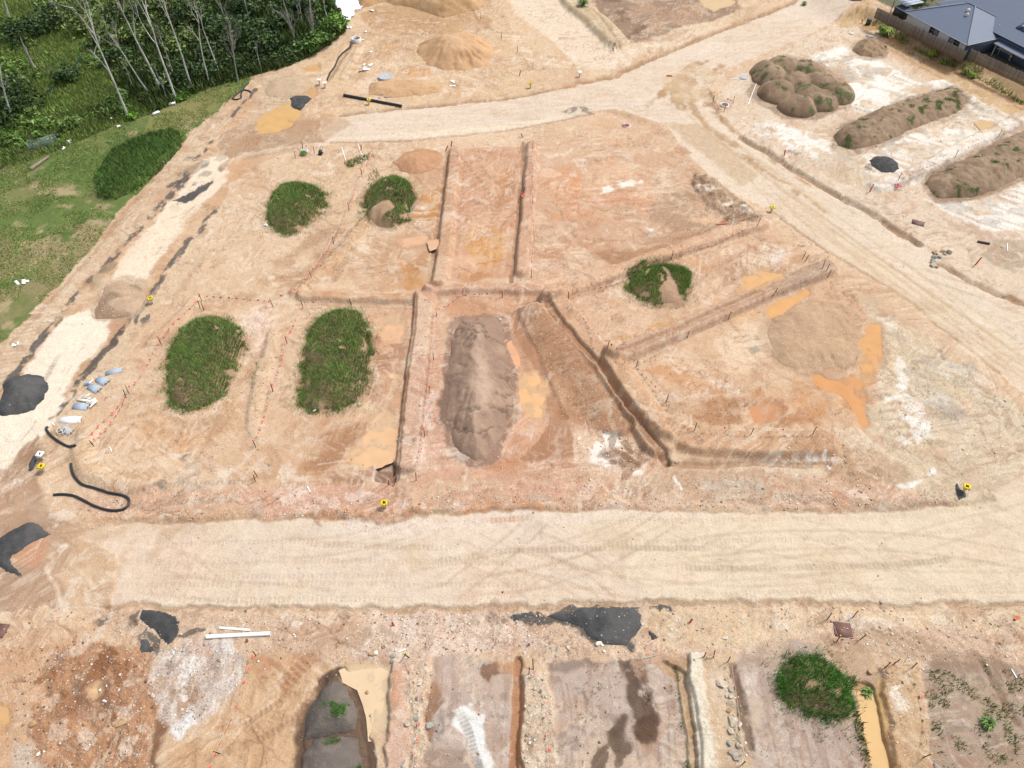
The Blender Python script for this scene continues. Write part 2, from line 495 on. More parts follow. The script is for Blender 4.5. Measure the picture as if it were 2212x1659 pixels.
# ---- road along the bottom (R1), the diagonal road (R2), the upper road (R3)
R1 = "-260,1330 100,1312 250,1304 450,1310 600,1310 1000,1310 1150,1305 1400,1298 1700,1297 2000,1305 2212,1298 2600,1290 2600,960 2212,1022 2140,1072 2050,1092 1900,1101 1600,1106 1300,1096 1000,1106 740,1118 560,1121 300,1126 200,1140 165,1160 250,1195 246,1302"
paint(R1, (224, 203, 181), .3, .45, stone=.12, rough=.5, zone=1, dz=-.12)
paint(R1, (226, 198, 170), 1, .8, a=.6, patch=(9, .05, .3, 51))
paint(R1, (214, 188, 160), .6, .8, a=.5, streaky=(0, .25, .25))
paint(R1, (232, 214, 186), .6, .8, a=.5, streaky=(0, .35, .2))
paint("130,1140 250,1135 400,1130 330,1200 260,1210 250,1300 140,1300 150,1200", (202, 168, 132), .8, .9, .7, patch=(3, -.1, .3, 52))
paint("740,1119 1000,1106 1300,1096 1600,1106 1600,1130 1200,1125 900,1150 740,1150", (230, 210, 190), .5, .8, .8, stone=.6, patch=(3, -.1, .3, 53))
paint("300,1285 1000,1292 1600,1280 2212,1280 2212,1300 1000,1312 300,1312", (228, 207, 182), .4, .7, .8, stone=.65)
paint("1300,1110 1900,1104 2212,1060 2300,1300 1400,1300", (228, 208, 178), 1.5, 1., .8)
track("1040,1190 1180,1186 1350,1182 1550,1184", .6, (176, 154, 130), .65)
track("1440,1226 1600,1227 1700,1226", .6, (176, 154, 130), .6)
track("1700,1226 1850,1222 1960,1216 2080,1204", .6, (176, 154, 130), .7)
track("900,1215 1060,1196", .6, (186, 160, 130), .6)
track("640,1172 830,1180 1000,1182", .6, (196, 172, 140), .5)
for q in ("260,1240 700,1235 1200,1242", "350,1270 900,1268", "1500,1260 2212,1240", "300,1200 700,1190", "1250,1150 1900,1140 2200,1110"):
    dual(q, 2.2, w=.5, col=(196, 172, 140), a=.22)
R2 = "1335,235 1440,268 1480,330 1560,398 1650,448 1684,465 1720,492 1784,540 1859,582 1934,628 2009,686 2084,747 2159,805 2230,860 2212,1030 2600,960 2600,850 2212,657 2159,637 2084,602 2009,535 1921,485 1871,452 1799,415 1740,380 1709,360 1659,327 1600,295 1560,260 1530,190 1500,150"
paint(R2, (224, 203, 178), .3, .4, stone=.12, rough=.5, zone=1, dz=-.1)
paint("1650,448 1784,540 1934,628 2084,747 2230,860 2280,800 2110,690 1960,590 1800,490 1700,420", (220, 195, 163), .8, .9, .6)
paint("2212,640 2084,602 2009,545 1930,500 1900,490 1960,545 2060,610 2150,660", (228, 206, 184), .5, .7, .7, stone=.6)
R3 = "735,250 853,237 950,228 1106,212 1231,187 1331,166 1356,147 1406,128 1481,95 1556,65 1659,27 1734,-6 1800,-60 2100,-120 1990,-60 1859,12 1809,43 1734,80 1659,112 1560,150 1530,190 1560,260 1440,268 1356,237 1281,241 1200,262 1106,279 978,293 878,301 703,306 690,285"
paint(R3, (224, 203, 181), .3, .4, stone=.1, rough=.5, zone=1, dz=-.1)
paint(R3, (214, 189, 155), .8, .8, a=.5, streaky=(0, .1, .3))
paint("735,250 760,270 700,305 660,300 680,270", (196, 166, 134), .7, .8, .8)
paint("720,296 900,298 1106,277 1200,262 1200,250 1106,262 900,285", (233, 214, 186), .5, .7, .8, stone=.5)
# cross street going up at the top
CS = "1090,-140 1060,-40 1110,25 1170,70 1215,110 1250,148 1330,150 1356,143 1380,112 1310,70 1240,25 1180,-20 1160,-140"
paint(CS, (228, 206, 178), .5, .6, stone=.2, rough=.6)
paint("1060,10 1130,30 1150,60 1120,60 1060,30", (236, 216, 184), .7, .8, .7)
# worn turning marks where the roads meet
BR = (180, 142, 98)
for q, w in (("1530,132 1500,140 1470,155 1450,180 1430,205", 1.3), ("1500,155 1480,165 1465,180 1460,200 1470,230", 1.7), ("1500,170 1485,195 1500,240 1530,272 1570,300 1620,340", 1.5), ("1535,200 1545,240 1580,275 1650,320", 1.2), ("1560,140 1530,170 1520,200 1530,225", 1.3), ("1400,225 1440,190", 1.0), ("1620,345 1700,400 1780,455", 1.0), ("1650,330 1740,395", .9)):
    stroke(q, w, BR, .4, .9, .85, patch=(1.6, -.2, .25, 61), var=.1)
paint("1430,170 1500,140 1560,145 1540,190 1500,215 1450,215", (208, 178, 136), .8, 1.0, .7, patch=(2, -.1, .3, 62))
paint("1285,238 1340,238 1420,268 1480,320 1540,390 1500,360 1440,320 1400,285 1340,250", (194, 162, 126), .5, .7, .8)
paint("1440,265 1520,270 1580,320 1640,380 1600,400 1530,340 1470,300", (198, 168, 130), .8, .9, .7)
dual("1470,205 1520,270 1600,330 1700,405 1800,480", 1.9, w=.5, col=(196, 164, 122), a=.55)
dual("1560,300 1700,400 1900,545 2100,680 2212,760", 2.0, w=.5, col=(200, 174, 134), a=.5)
dual("1700,440 1850,545 2000,660 2200,800", 2.0, w=.5, col=(200, 170, 128), a=.5)
dual("1650,400 1760,470 1950,610 2212,790", 2.4, w=.5, col=(196, 168, 128), a=.45)
for q in ("1020,250 1300,225 1450,160 1660,80 1800,20", "1100,240 1350,190 1560,110 1750,40", "900,275 1150,250 1330,205"):
    dual(q, 2.2, w=.5, col=(202, 176, 142), a=.22)
paint("1210,240 1240,230 1270,228 1288,237 1270,242 1252,238 1230,246", (112, 106, 100), .3, .9, .75, patch=(.8, -.2, .2, 63))
paint("1640,185 1655,175 1650,195 1632,200", ASPH, .15, .5, .9)
# broken cut edges of the roads
for q, w, d in (("1240,180 1331,164 1356,147 1406,128 1481,95 1556,65 1659,27 1720,0", 1.0, -.45), ("735,248 853,236 950,227 1106,211 1240,184", .6, -.3),
                ("1600,297 1659,329 1709,362 1799,416 1871,453 1921,486 1985,528", .95, -.5), ("2030,570 2084,600 2159,636 2212,657 2300,690", .8, -.3), ("200,1128 300,1124 560,1118 740,1117", .5, -.2),
                ("230,1308 450,1313 600,1313 1000,1313 1150,1308 1400,1301 1700,1300 2000,1308 2212,1301", .55, -.28), ("703,308 878,303 1000,292 1106,280 1281,243", .5, -.25), ("870,1112 1300,1095 1600,1104 1900,1100 2050,1091 2140,1072", .45, -.15),
                ("1650,450 1684,467 1784,542 1859,584 1934,630 2009,688 2084,749 2159,807", .5, -.18)):
    stroke(q, w, (172, 136, 98), .3, .45, .85, dz=d, rough=2, stone=.3)

# ---- the strip between upper road and forest; big cut bank at the top
paint("640,150 700,105 750,70 790,-40 1060,-60 1110,25 1215,110 1250,148 1106,205 853,232 740,240 690,200", (216, 183, 145), .8, .8, stone=.3)
paint("770,30 850,0 1000,-30 1060,0 1060,60 980,80 880,70 800,60", (190, 150, 106), .8, 1.0, .85, rough=2)
paint("800,75 860,60 960,80 960,140 880,150 800,130", (196, 158, 118), 1, 1, .7, patch=(4, -.2, .4, 64))
stroke("775,170 790,130 830,90 850,55", 1.2, (186, 150, 114), .6, .6, .6)
stroke("755,100 735,130 715,160 704,175", .8, (176, 142, 106), .3, .3, .8, dz=-.5)
stroke("780,100 760,135 740,168", 1.2, (224, 194, 160), .4, .4, .6, dz=.3)
paint("555,160 620,150 690,185 680,205 620,215 560,190", (196, 166, 132), .6, .8, .8, rough=1.6)
paint("860,150 930,150 930,165 880,165", (218, 164, 104), .6, .8, .7)
# top centre lot of dark mud beyond the cross street
paint("1240,-100 1300,40 1340,92 1380,95 1420,82 1480,55 1560,40 1600,20 1560,-60", (152, 124, 100), .5, .9, .95, stone=.1, rough=1.6)
paint("1260,-60 1310,40 1350,90 1400,60 1340,0 1300,-60", (118, 96, 76), .6, 1., .7, patch=(3, .0, .3, 65))
paint("1340,0 1500,10 1560,30 1450,70 1380,75", (186, 152, 122), .6, 1., .7, patch=(3, -.05, .3, 66))
berm("1190,-60 1240,10 1290,50 1330,92", 3.2, .9, 1.2, .5, (204, 180, 142), .1)
stroke("1245,-20 1290,40 1320,80 1345,110", .5, (168, 140, 104), .3, .5, .6, dz=-.3)
paint("1335,95 1400,95 1480,60 1580,35 1640,15 1560,60 1480,90 1400,118 1350,130", (222, 196, 164), .5, .7, .8)
paint("1380,92 1440,70 1500,60 1450,90", (176, 146, 112), .6, .8, .6)
paint("1590,20 1640,10 1620,50 1580,55", (196, 162, 122), .6, .8, .6)

# ---- right hand white lots
WL = "1560,190 1620,150 1734,85 1840,45 1870,80 2000,170 2212,300 2500,480 2600,800 2212,652 2159,634 2084,598 2009,530 1921,480 1871,450 1799,412 1709,357 1600,290 1575,260"
paint(WL, (220, 197, 170), .6, .7, stone=.35)
paint("1750,120 1830,95 1900,130 2000,190 2040,240 2000,330 1960,300 1890,260 1800,215 1760,170", (244, 238, 226), .8, 1.2, .95, patch=(2.6, -.42, .18, 71), stone=.1)
paint("1820,290 1960,280 2110,220 2212,250 2300,330 2150,290 2060,330 1980,400 1880,410 1800,330", (241, 233, 219), .8, 1.2, .9, patch=(2.4, -.35, .18, 72), stone=.1)
paint("1640,265 1720,270 1790,310 1800,350 1740,350 1660,300 1620,280", (244, 236, 224), .7, 1.2, .9, patch=(1.6, -.2, .15, 73))
paint("2000,430 2100,440 2212,400 2400,500 2400,560 2212,500 2150,500 2080,480", (241, 234, 222), .8, 1.2, .92, patch=(2.6, -.4, .18, 74))
paint("2212,520 2150,520 2100,545 2190,590 2260,600", (180, 160, 134), .6, 1.0, .8)
paint("1760,330 1850,330 1880,380 1960,380 1900,420 1800,390", (198, 172, 138), .8, 1., .7)
paint("1960,300 2020,310 2060,330 1990,380 1960,340", (172, 160, 142), .8, 1., .7, patch=(2.2, -.1, .3, 75))
paint("1990,195 2060,175 2130,190 2110,215 2020,240 1980,225", (232, 214, 184), .6, .9, .8)
paint("1780,150 1830,140 1860,170 1820,190", (186, 158, 122), .8, 1., .7)
berm("1895,405 1990,372 2070,325 2150,285 2300,205", 1.5, .6, .9, .4, (238, 226, 210), .7)
berm("1850,280 1960,215 2020,182 2045,180 2080,205 2130,240", 1.1, .45, .7, .4, (238, 230, 216), .6)
stroke("1885,398 1940,405 2000,375", .5, (160, 150, 138), .4, .5, .6, stone=.8)
blobs("1620,190 1700,250 1800,330 1900,420 1980,500 1940,480 1800,400 1650,300 1590,230", 22, .4, 1.4, [(196, 172, 146), (232, 216, 196), (206, 184, 158)], .7, stone=.9)
paint("1560,215 1620,200 1640,250 1600,285 1570,260", (214, 188, 158), .6, .7, .8, stone=.4)
# bank below the houses
BANKL = "1800,60 1850,55 1890,75 1950,115 2000,150 2050,175 2130,220 2212,265 2400,370 2500,330 2212,180 2100,125 2076,135 2000,95 1893,35 1860,20"
paint(BANKL, (206, 172, 122), .5, .8, .95, stone=.2, rough=2)
paint("1855,50 1900,60 1960,100 2040,140 2075,130 2140,170 2212,225 2212,245 2130,195 2060,160 1950,115 1880,85", (186, 138, 86), .4, .8, .8, patch=(2, -.2, .3, 76))
stroke("1850,75 1950,120 2030,168 2120,222 2212,280", .9, (190, 150, 104), .5, .7, .8)
stroke("2070,140 2140,178 2212,225 2300,270", .7, (232, 202, 150), .3, .6, .8)
i, d, s, side, L_ = along("1790,55 1865,45 1893,58 2000,112 2076,150 2130,175 2212,220 2500,370", 40, .3)
# raise everything on the house side of that line to a terrace
TERR = 1.9
up = sstep(0, 3.2, np.where(side > 0, d, 0)+.6*np.where(side > 0, 1, 0))
Z[i] += TERR*up*sstep(0, 9, s)
far = ((X-unproj(1893, 30)[0])*.8+(Y-unproj(1893, 30)[1])*.6 > 36)   # rest of the terrace behind
Z[far] = np.maximum(Z[far], TERR)
paint("1830,10 1880,-10 1960,-60 1900,-60 1850,-20", (206, 190, 160), .5, .6, .8)
paint("1885,20 1960,-20 2500,-20 2600,360 2500,370 2212,190 2080,120 2000,80", (92, 100, 70), .3, .3, .9, stone=.2)

# ---- the big block in the middle: separate lots
LA = "500,400 560,355 640,325 800,325 965,325 935,600 918,628 640,640 430,640 440,540"
paint(LA, (217, 185, 150), .6, .8, stone=.3)
paint("640,330 820,330 800,420 770,520 720,560 690,540 720,470 700,400", (210, 176, 138), .8, 1., .7, streaky=(55, -.1, .4))
paint("860,330 965,330 940,600 800,640 740,600 800,520 880,500 890,400", (196, 150, 112), .8, 1.1, .75, patch=(4, -.2, .4, 81), stone=.15)
paint("905,420 955,400 940,500 910,500 880,470", (198, 138, 74), .6, 1., .85, patch=(2.2, -.15, .3, 82))
paint("870,560 930,540 925,620 860,625 830,600", (196, 138, 80), .7, 1., .8, patch=(2.5, -.1, .3, 83))
paint("590,560 700,490 740,500 700,560 660,620 600,620", (178, 138, 102), .8, 1.1, .75, patch=(4, -.2, .3, 84))
paint("640,590 720,540 770,530 730,600 680,625", (172, 126, 86), .8, 1., .5, patch=(2.5, -.1, .3, 85))
paint("570,430 620,420 720,450 700,480 630,500 585,490", (206, 172, 140), .6, .9, .6)
LB = "975,325 1130,312 1110,600 960,610"
paint(LB, (205, 158, 124), .5, .7, stone=.2)
paint("1000,340 1125,340 1115,440 1010,440", (214, 170, 134), .7, 1., .8, patch=(3, -.1, .3, 86))
paint("1010,490 1050,480 1095,500 1100,560 1050,580 1010,560", (210, 152, 84), .8, 1., .85, patch=(3, -.35, .3, 87))
paint("970,540 1010,545 1060,560 1100,580 1060,600 980,590", (224, 176, 140), .6, .9, .7, patch=(2, -.05, .3, 88))
paint("985,590 1050,585 1070,600 1000,612", (186, 130, 76), .6, .9, .7)
paint("1040,400 1120,350 1120,420 1060,470", (190, 132, 84), .8, 1., .6, patch=(2.4, .0, .3, 89))
LC = "1160,300 1300,270 1400,270 1480,330 1560,400 1640,475 1420,565 1190,640 1150,600"
paint(LC, (207, 168, 135), .7, .8, stone=.25)
paint("1160,300 1290,262 1400,265 1470,330 1400,330 1300,330 1180,340", (214, 178, 143), .8, 1., .8)
paint("1165,370 1290,340 1400,380 1420,450 1300,480 1180,470", (210, 150, 108), .9, 1.2, .7, patch=(4, -.15, .35, 90))
paint("1220,350 1330,340 1320,420 1240,420", (214, 146, 92), .8, 1.2, .55, patch=(2, .0, .3, 91))
paint("1200,500 1290,480 1330,540 1260,580 1190,570", (186, 134, 96), .9, 1.1, .6, patch=(3, -.05, .35, 92))
paint("1400,450 1500,390 1600,440 1620,470 1500,520 1370,560 1320,560 1380,520", (176, 142, 110), .8, 1., .75, patch=(4, -.3, .4, 93))
paint("1290,545 1370,540 1440,520 1560,485 1400,560 1330,580", (172, 128, 94), .5, .7, .85)
blobs(LC, 46, .3, 1.5, [(232, 198, 166), (222, 176, 136), (186, 138, 100), (214, 156, 108)], .75, .2, .8, seed=3, stretch=-10)
for c0 in ("1335,395 1370,390 1375,402 1340,410", "1300,405 1320,402 1325,412 1300,420", "1380,385 1390,392 1360,404", "1395,488 1410,492 1400,500"):
    paint(c0, (246, 238, 224), .4, .8, .9)
LD = "1215,655 1440,575 1650,498 1785,570 1500,690 1310,770"
paint(LD, (214, 176, 142), .6, .8, stone=.25)
paint("1280,680 1350,660 1480,640 1560,600 1580,640 1420,700 1330,750", (226, 190, 158), .8, 1., .7, patch=(3, -.15, .3, 94))
paint("1330,740 1400,700 1450,690 1540,650 1500,690 1380,745", (206, 156, 96), .6, 1., .75, patch=(2, -.15, .25, 95))
paint("1540,560 1620,540 1610,600 1560,620", (188, 148, 114), .8, 1.1, .7)
paint("1665,545 1700,535 1712,565 1690,580 1668,572", (248, 244, 236), .5, .9, .95, patch=(1.2, -.4, .2, 96))
paint("1650,520 1665,530 1655,580 1640,570", (240, 222, 192), .4, .7, .8)
paint("1600,560 1700,520 1760,560 1700,590 1620,620", (214, 184, 150), .8, 1., .5)
LE = "1390,790 1500,715 1640,650 1795,590 1850,640 1905,700 1900,830 1880,930 1760,920 1500,920"
paint(LE, (212, 174, 138), .8, .9, stone=.25)
paint("1400,790 1500,740 1540,800 1600,850 1560,880 1480,830 1400,800", (224, 190, 156), .8, 1., .8)
paint("1390,800 1470,770 1540,830 1560,860 1500,850 1440,815", (206, 152, 104), .6, .9, .85, patch=(2.4, -.3, .3, 97))
paint("1470,875 1560,860 1640,860 1720,880 1740,915 1620,920 1500,910", (178, 128, 86), .8, 1., .85, patch=(3, -.3, .3, 98))
paint("1600,850 1660,830 1760,840 1800,870 1760,920 1660,900", (196, 138, 88), .8, 1., .75, patch=(3, -.2, .3, 99))
paint("1540,740 1600,700 1660,720 1660,780 1600,800 1560,780", (230, 200, 166), .8, 1., .8)
paint("1604,742 1640,728 1648,752 1622,768", (112, 112, 110), .3, .8, .8, patch=(.8, -.1, .2, 100))
paint("1575,690 1620,660 1640,690 1600,700", (222, 178, 124), .5, .9, .7)
track("1500,850 1640,838", .8, (176, 140, 104), .6); track("1540,880 1660,870", .8, (160, 124, 90), .6)
# pale ground to the right of it
LR = "1850,640 1934,690 2080,790 2212,890 2300,960 2140,1070 2050,1090 1900,1098 1600,1103 1560,1000 1780,960 1890,930 1905,760"
paint(LR, (217, 197, 166), 1., 1., .95, stone=.5, rough=1.4)
paint(LR, (196, 172, 140), 1., 1., a=.6, patch=(5, .0, .4, 101), streaky=(-38, -.2, .5))
paint("1905,860 1960,850 2000,900 2010,945 1950,960 1920,920", (243, 236, 224), .6, 1.1, .9, patch=(1.7, -.1, .2, 102))
paint("1890,870 1920,880 1925,940 1890,1000 1860,960", (206, 188, 158), .7, 1., .8)
paint("1940,780 1950,770 1960,820 1940,850", (248, 244, 236), .4, .8, .8)
stroke("1925,1050 1965,1042 2000,1030 2020,1020", .5, (246, 242, 234), .2, .6, .95, patch=(.7, -.25, .2, 103))
paint("2030,750 2060,790 2070,800 2040,790", (130, 128, 122), .5, .9, .7, patch=(.9, -.1, .2, 104))
paint("1950,800 2100,810 2140,900 2050,930 1970,880", (190, 174, 148), 1., 1.2, .6, patch=(3, .0, .3, 105))
blobs("1880,640 1960,700 2100,800 2100,950 1960,1000 1930,800", 26, .3, 1.3, [(240, 228, 208), (186, 168, 144), (226, 196, 158), (172, 166, 158)], .55, .3, .9, seed=4, stretch=-35)
paint("1760,980 1850,950 1920,1000 1900,1040 1840,1050 1790,1040", (184, 142, 104), .8, 1., .8, patch=(3, -.3, .3, 106))
paint("1840,1050 1930,1000 1960,1030 1900,1060", (182, 148, 114), .6, .9, .7)
# yellow-lined lot in the centre
LF = "920,630 1175,636 1310,790 1445,1020 1300,1030 870,1045 890,860"
paint(LF, (204, 158, 126), .6, .8, stone=.25)
paint("925,640 1170,640 1200,680 1100,670 960,690", (205, 156, 118), .6, .8, .8)
paint("900,900 960,880 990,980 1030,1010 880,1035", (214, 172, 146), .7, 1., .8, stone=.35)
paint("1060,960 1120,900 1180,900 1170,950 1140,1000 1060,1010", (222, 172, 138), .7, 1., .75, patch=(2.4, -.2, .3, 107))
paint("870,1040 980,1000 1080,1000 1040,1040", (212, 166, 134), .7, .9, .7)
paint("1035,995 1120,985 1150,990 1100,1010 1040,1012", (204, 142, 100), .4, .7, .7)
# wet brown run-off beside the long bank
paint("1110,690 1135,720 1150,760 1170,840 1190,900 1205,930 1235,975 1235,990 1160,995 1130,990 1165,950 1195,930 1180,850 1150,780 1118,730", (168, 120, 86), .3, .5, .92, stone=.04, rough=.3, wet=.3)
paint("1120,660 1160,650 1190,700 1170,740", (176, 132, 98), .6, .8, .7)
# pale broken clay at the lower right corner of the lot
paint("1235,935 1300,945 1370,950 1400,1000 1390,1025 1280,1028 1240,1000", (222, 190, 160), .6, 1., .9, stone=.5)
paint("1250,950 1330,935 1340,960 1390,1000 1380,1024 1320,1015 1290,1000", (246, 236, 222), .4, 1.0, .95, patch=(1.4, .0, .15, 108))
blobs("1290,940 1400,960 1430,1010 1300,1000", 16, .2, .8, [(150, 108, 76), (128, 92, 64)], .8, .2, .6, seed=7)
# lower left lots
LG = "240,830 300,720 360,655 430,645 640,645 905,655 880,870 848,1040 700,1060 400,1060 250,1055 180,1010 160,960 200,880"
paint(LG, (217, 183, 148), .8, .9, stone=.25)
paint("520,700 570,660 600,680 560,780 530,900 500,900 540,780", (226, 196, 166), .8, 1., .8)
paint("545,665 585,670 570,740 535,745 525,700", (236, 208, 192), .6, .9, .9)
paint("530,780 600,770 560,900 510,940 480,900", (206, 164, 122), .7, 1., .7, patch=(2.2, -.2, .3, 110), stone=.7)
paint("420,940 470,900 560,940 620,1000 600,1040 480,1040 430,1000", (196, 150, 112), .9, 1.1, .7, patch=(4, -.25, .35, 111), stone=.4)
paint("560,660 600,655 590,700 600,800 560,860 540,840 570,760", (232, 204, 178), .8, 1., .7)
paint("620,900 760,890 840,900 850,1020 700,1050 600,1010", (212, 172, 136), 1., 1.1, .8)
paint("700,900 800,920 760,960 720,1000 690,1040 640,1030 680,960", (176, 126, 86), .9, 1.0, .85, patch=(4, -.35, .35, 112))
paint("800,665 895,665 885,860 860,900 800,860 800,760", (206, 160, 124), .6, .9, .85)
blobs("815,690 890,690 880,860 840,860 820,760", 20, .3, 1.2, [(236, 190, 146), (232, 182, 136), (176, 128, 96), (168, 122, 92)], .8, .15, .6, seed=8, stretch=0)
paint("180,880 260,860 380,900 420,960 300,1010 200,980", (214, 176, 138), .9, 1., .6)
blobs("240,900 420,890 420,960 300,990 230,960", 14, .5, 1.4, [(204, 152, 104), (210, 160, 112)], .6, .4, .9, seed=9)
for q in ("250,910 330,890 400,915 380,960 300,970", "300,900 350,930 340,970", "500,900 440,960 400,1040", "330,930 420,935"):
    track(q, .55, (186, 146, 108), .7)
berm("185,940 175,985 190,1020 240,1045 320,1050", .4, .45, 1.2, .4, (212, 178, 140), .3)
paint("390,980 430,990 440,1020 420,1050 380,1035 330,1040 310,1070 400,1055 440,1060 400,1075 360,1065", (110, 106, 102), .4, .9, .7, patch=(.8, -.1, .15, 113), stone=.4)
paint("395,1115 418,1108 412,1125", ASPH, .15, .6, .9)
# strips of rough fill above the bottom road
paint("150,1060 400,1062 840,1050 1450,1030 1600,1010 1900,1040 2000,1070 1900,1098 1600,1102 1300,1092 1000,1102 740,1114 300,1122 190,1120", (211, 170, 138), .6, .8, .92, stone=.75, rough=2)
paint("480,1060 860,1050 900,1090 740,1112 560,1115", (214, 166, 138), .8, 1., .8, stone=.7)
paint("500,1085 700,1080 720,1112 520,1118", (228, 198, 176), .6, .9, .7, stone=.8, patch=(2.5, -.1, .3, 114))
paint("980,1040 1150,1036 1300,1040 1200,1070 1000,1080", (214, 162, 132), .8, 1., .7, patch=(3, -.1, .3, 115))
paint("1000,1095 1150,1090 1200,1100 1000,1112", (206, 138, 88), .5, .9, .6)
paint("1440,1015 1600,1010 1780,1040 1700,1090 1400,1085 1300,1050", (196, 162, 130), .8, 1., .8, stone=.5)
paint("1520,1035 1640,1030 1650,1060 1530,1064", (196, 180, 160), .6, 1., .7)
paint("1330,1045 1400,1050 1390,1072 1330,1070", (240, 220, 196), .5, .9, .7, patch=(1.2, .0, .2, 116))
for q in ("1460,1035 1465,1045 1478,1060",):
    stroke(q, .25, (244, 236, 222), .12, .4, .9)
dual("560,1070 720,1064 840,1052", 2.2, w=.6, col=(186, 136, 106), a=.6)
dual("330,1068 440,1064 540,1058", 2.0, w=.6, col=(150, 130, 110), a=.6)
dual("1030,1105 1150,1098", 2.0, w=.6, col=(196, 130, 84), a=.6)
stroke("690,1118 730,1108 780,1112 850,1118 900,1105", .9, (190, 140, 102), .3, .6, .8, rough=3, stone=.8, dz=.25)
stroke("900,1108 960,1080 1040,1045", .8, (196, 150, 116), .4, .6, .6, rough=3, stone=.9, dz=.15)
stroke("1540,1075 1700,1072 1900,1090 2040,1088", 1.0, (186, 158, 130), .4, .7, .7, rough=3, stone=.95, dz=.15)
stroke("190,1128 400,1112 560,1116", .8, (206, 170, 132), .4, .6, .6, rough=3, stone=.9)

# ---- berms, ditches and cut faces between the lots
DIRT = (202, 156, 120)
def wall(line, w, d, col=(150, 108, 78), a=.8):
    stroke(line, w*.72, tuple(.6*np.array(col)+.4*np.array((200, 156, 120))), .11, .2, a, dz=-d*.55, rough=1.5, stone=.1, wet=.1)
berm("985,330 978,400 968,480 958,560 950,612", 1.3, .75, 0.59, .2, (206, 162, 126), .3)
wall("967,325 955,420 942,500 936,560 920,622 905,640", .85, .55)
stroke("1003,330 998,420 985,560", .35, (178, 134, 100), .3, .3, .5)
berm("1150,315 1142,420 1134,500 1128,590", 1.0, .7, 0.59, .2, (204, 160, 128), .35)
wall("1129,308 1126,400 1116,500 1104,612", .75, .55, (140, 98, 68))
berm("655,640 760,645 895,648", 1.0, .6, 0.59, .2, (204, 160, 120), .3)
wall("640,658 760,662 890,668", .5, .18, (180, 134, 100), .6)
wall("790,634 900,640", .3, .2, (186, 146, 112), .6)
stroke("800,632 850,634 900,640", .25, (236, 214, 190), .15, .4, .7)
berm("930,628 1040,622 1160,628", 1.2, .55, 0.52, .2, (206, 162, 130), .4)
# left boundary of the yellow lot
berm("918,640 905,760 893,880 880,1000", 1.9, .75, 0.52, .2, (208, 166, 138), .4)
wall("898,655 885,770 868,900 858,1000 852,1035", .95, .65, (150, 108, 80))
stroke("935,680 925,800 915,900 905,1000", .35, (180, 136, 106), .3, .3, .5, dz=-.1)
paint("925,840 945,838 920,1000 890,1020 905,930", (226, 200, 182), .4, .8, .7, stone=.8, patch=(1.6, -.2, .3, 117))
# right boundary
berm("1195,655 1250,720 1305,790 1360,870 1420,960", 2.6, .9, 0.65, .2, (208, 166, 130), .35)
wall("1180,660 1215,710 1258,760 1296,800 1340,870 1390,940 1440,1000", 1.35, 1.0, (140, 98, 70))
# long flat bank inside it
LBANK = "1118,668 1165,662 1200,700 1245,755 1290,810 1330,870 1370,925 1340,945 1260,925 1222,905 1190,850 1160,770 1125,705"
i, m = area(LBANK, .5, .3)
dd = along("1170,660 1210,706 1252,757 1290,800 1335,868 1380,935", 9, .2); dfull = np.full(X.size, 9.); dfull[dd[0]] = dd[1]
Z[i] += m*.95*sstep(4.6, .6, dfull[i])**.8
paint("1118,668 1165,662 1200,700 1245,755 1290,810 1330,870 1370,925 1340,945 1260,925 1222,905 1190,850 1160,770 1125,705", (188, 142, 106), .4, .4, .95, stone=.35, rough=1.5)
for q0 in range(26):
    y0 = 690+q0*9; xx = 1135+(y0-690)*.45
    stroke(f"{xx},{y0} {xx+30+10*random.random()},{y0-10} {xx+62},{y0-16}", .16, (150, 108, 78), .1, .5, .55, dz=-.07, patch=(1.5, .0, .15, 118))
MUDC = "1100,680 1115,668 1125,705 1160,770 1190,850 1222,905 1237,940 1240,986 1160,996 1128,990 1160,955 1183,925 1184,880 1182,830 1160,800 1128,760 1112,730"
paint(MUDC, (170, 122, 88), .25, .4, .95, stone=.03, rough=.3, wet=.25)
stroke("1122,690 1132,712 1164,772 1192,850 1224,905", .5, (146, 102, 74), .25, .4, .7, dz=-.12)
# C | D and D | E
berm("1185,645 1290,605 1400,562 1520,522 1640,486", 1.7, .75, 0.65, .2, (214, 172, 136), .4)
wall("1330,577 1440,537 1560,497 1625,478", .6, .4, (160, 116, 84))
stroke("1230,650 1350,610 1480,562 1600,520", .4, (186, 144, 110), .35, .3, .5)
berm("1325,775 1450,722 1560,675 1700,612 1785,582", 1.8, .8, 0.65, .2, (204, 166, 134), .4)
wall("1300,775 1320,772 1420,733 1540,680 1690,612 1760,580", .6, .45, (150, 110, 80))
paint("1640,625 1790,572 1800,590 1690,640", (180, 152, 126), .5, .7, .8)
stroke("1370,765 1480,715 1600,665 1720,612", .4, (176, 138, 108), .35, .3, .6)
# platform of the right lot: left shoulder and the cut front face
berm("1325,790 1380,870 1440,935 1500,955 1640,962 1780,958", 2.2, .75, 0.78, .2, (206, 164, 126), .35)
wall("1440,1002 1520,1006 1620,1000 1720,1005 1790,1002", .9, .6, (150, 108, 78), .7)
paint("1620,985 1720,975 1790,985 1780,1000 1650,1000", (200, 182, 160), .4, .8, .7, patch=(1.4, -.1, .25, 119))
blobs("1740,985 1830,985 1820,1010 1740,1005", 12, .2, .6, [(248, 244, 236), (226, 196, 160)], .85, .15, .7, seed=12)
stroke("1400,800 1450,860 1510,925 1640,940 1760,938", .35, (176, 134, 102), .3, .3, .5)
stroke("1480,995 1620,990 1740,992", .4, (170, 128, 96), .3, .4, .6, rough=3)
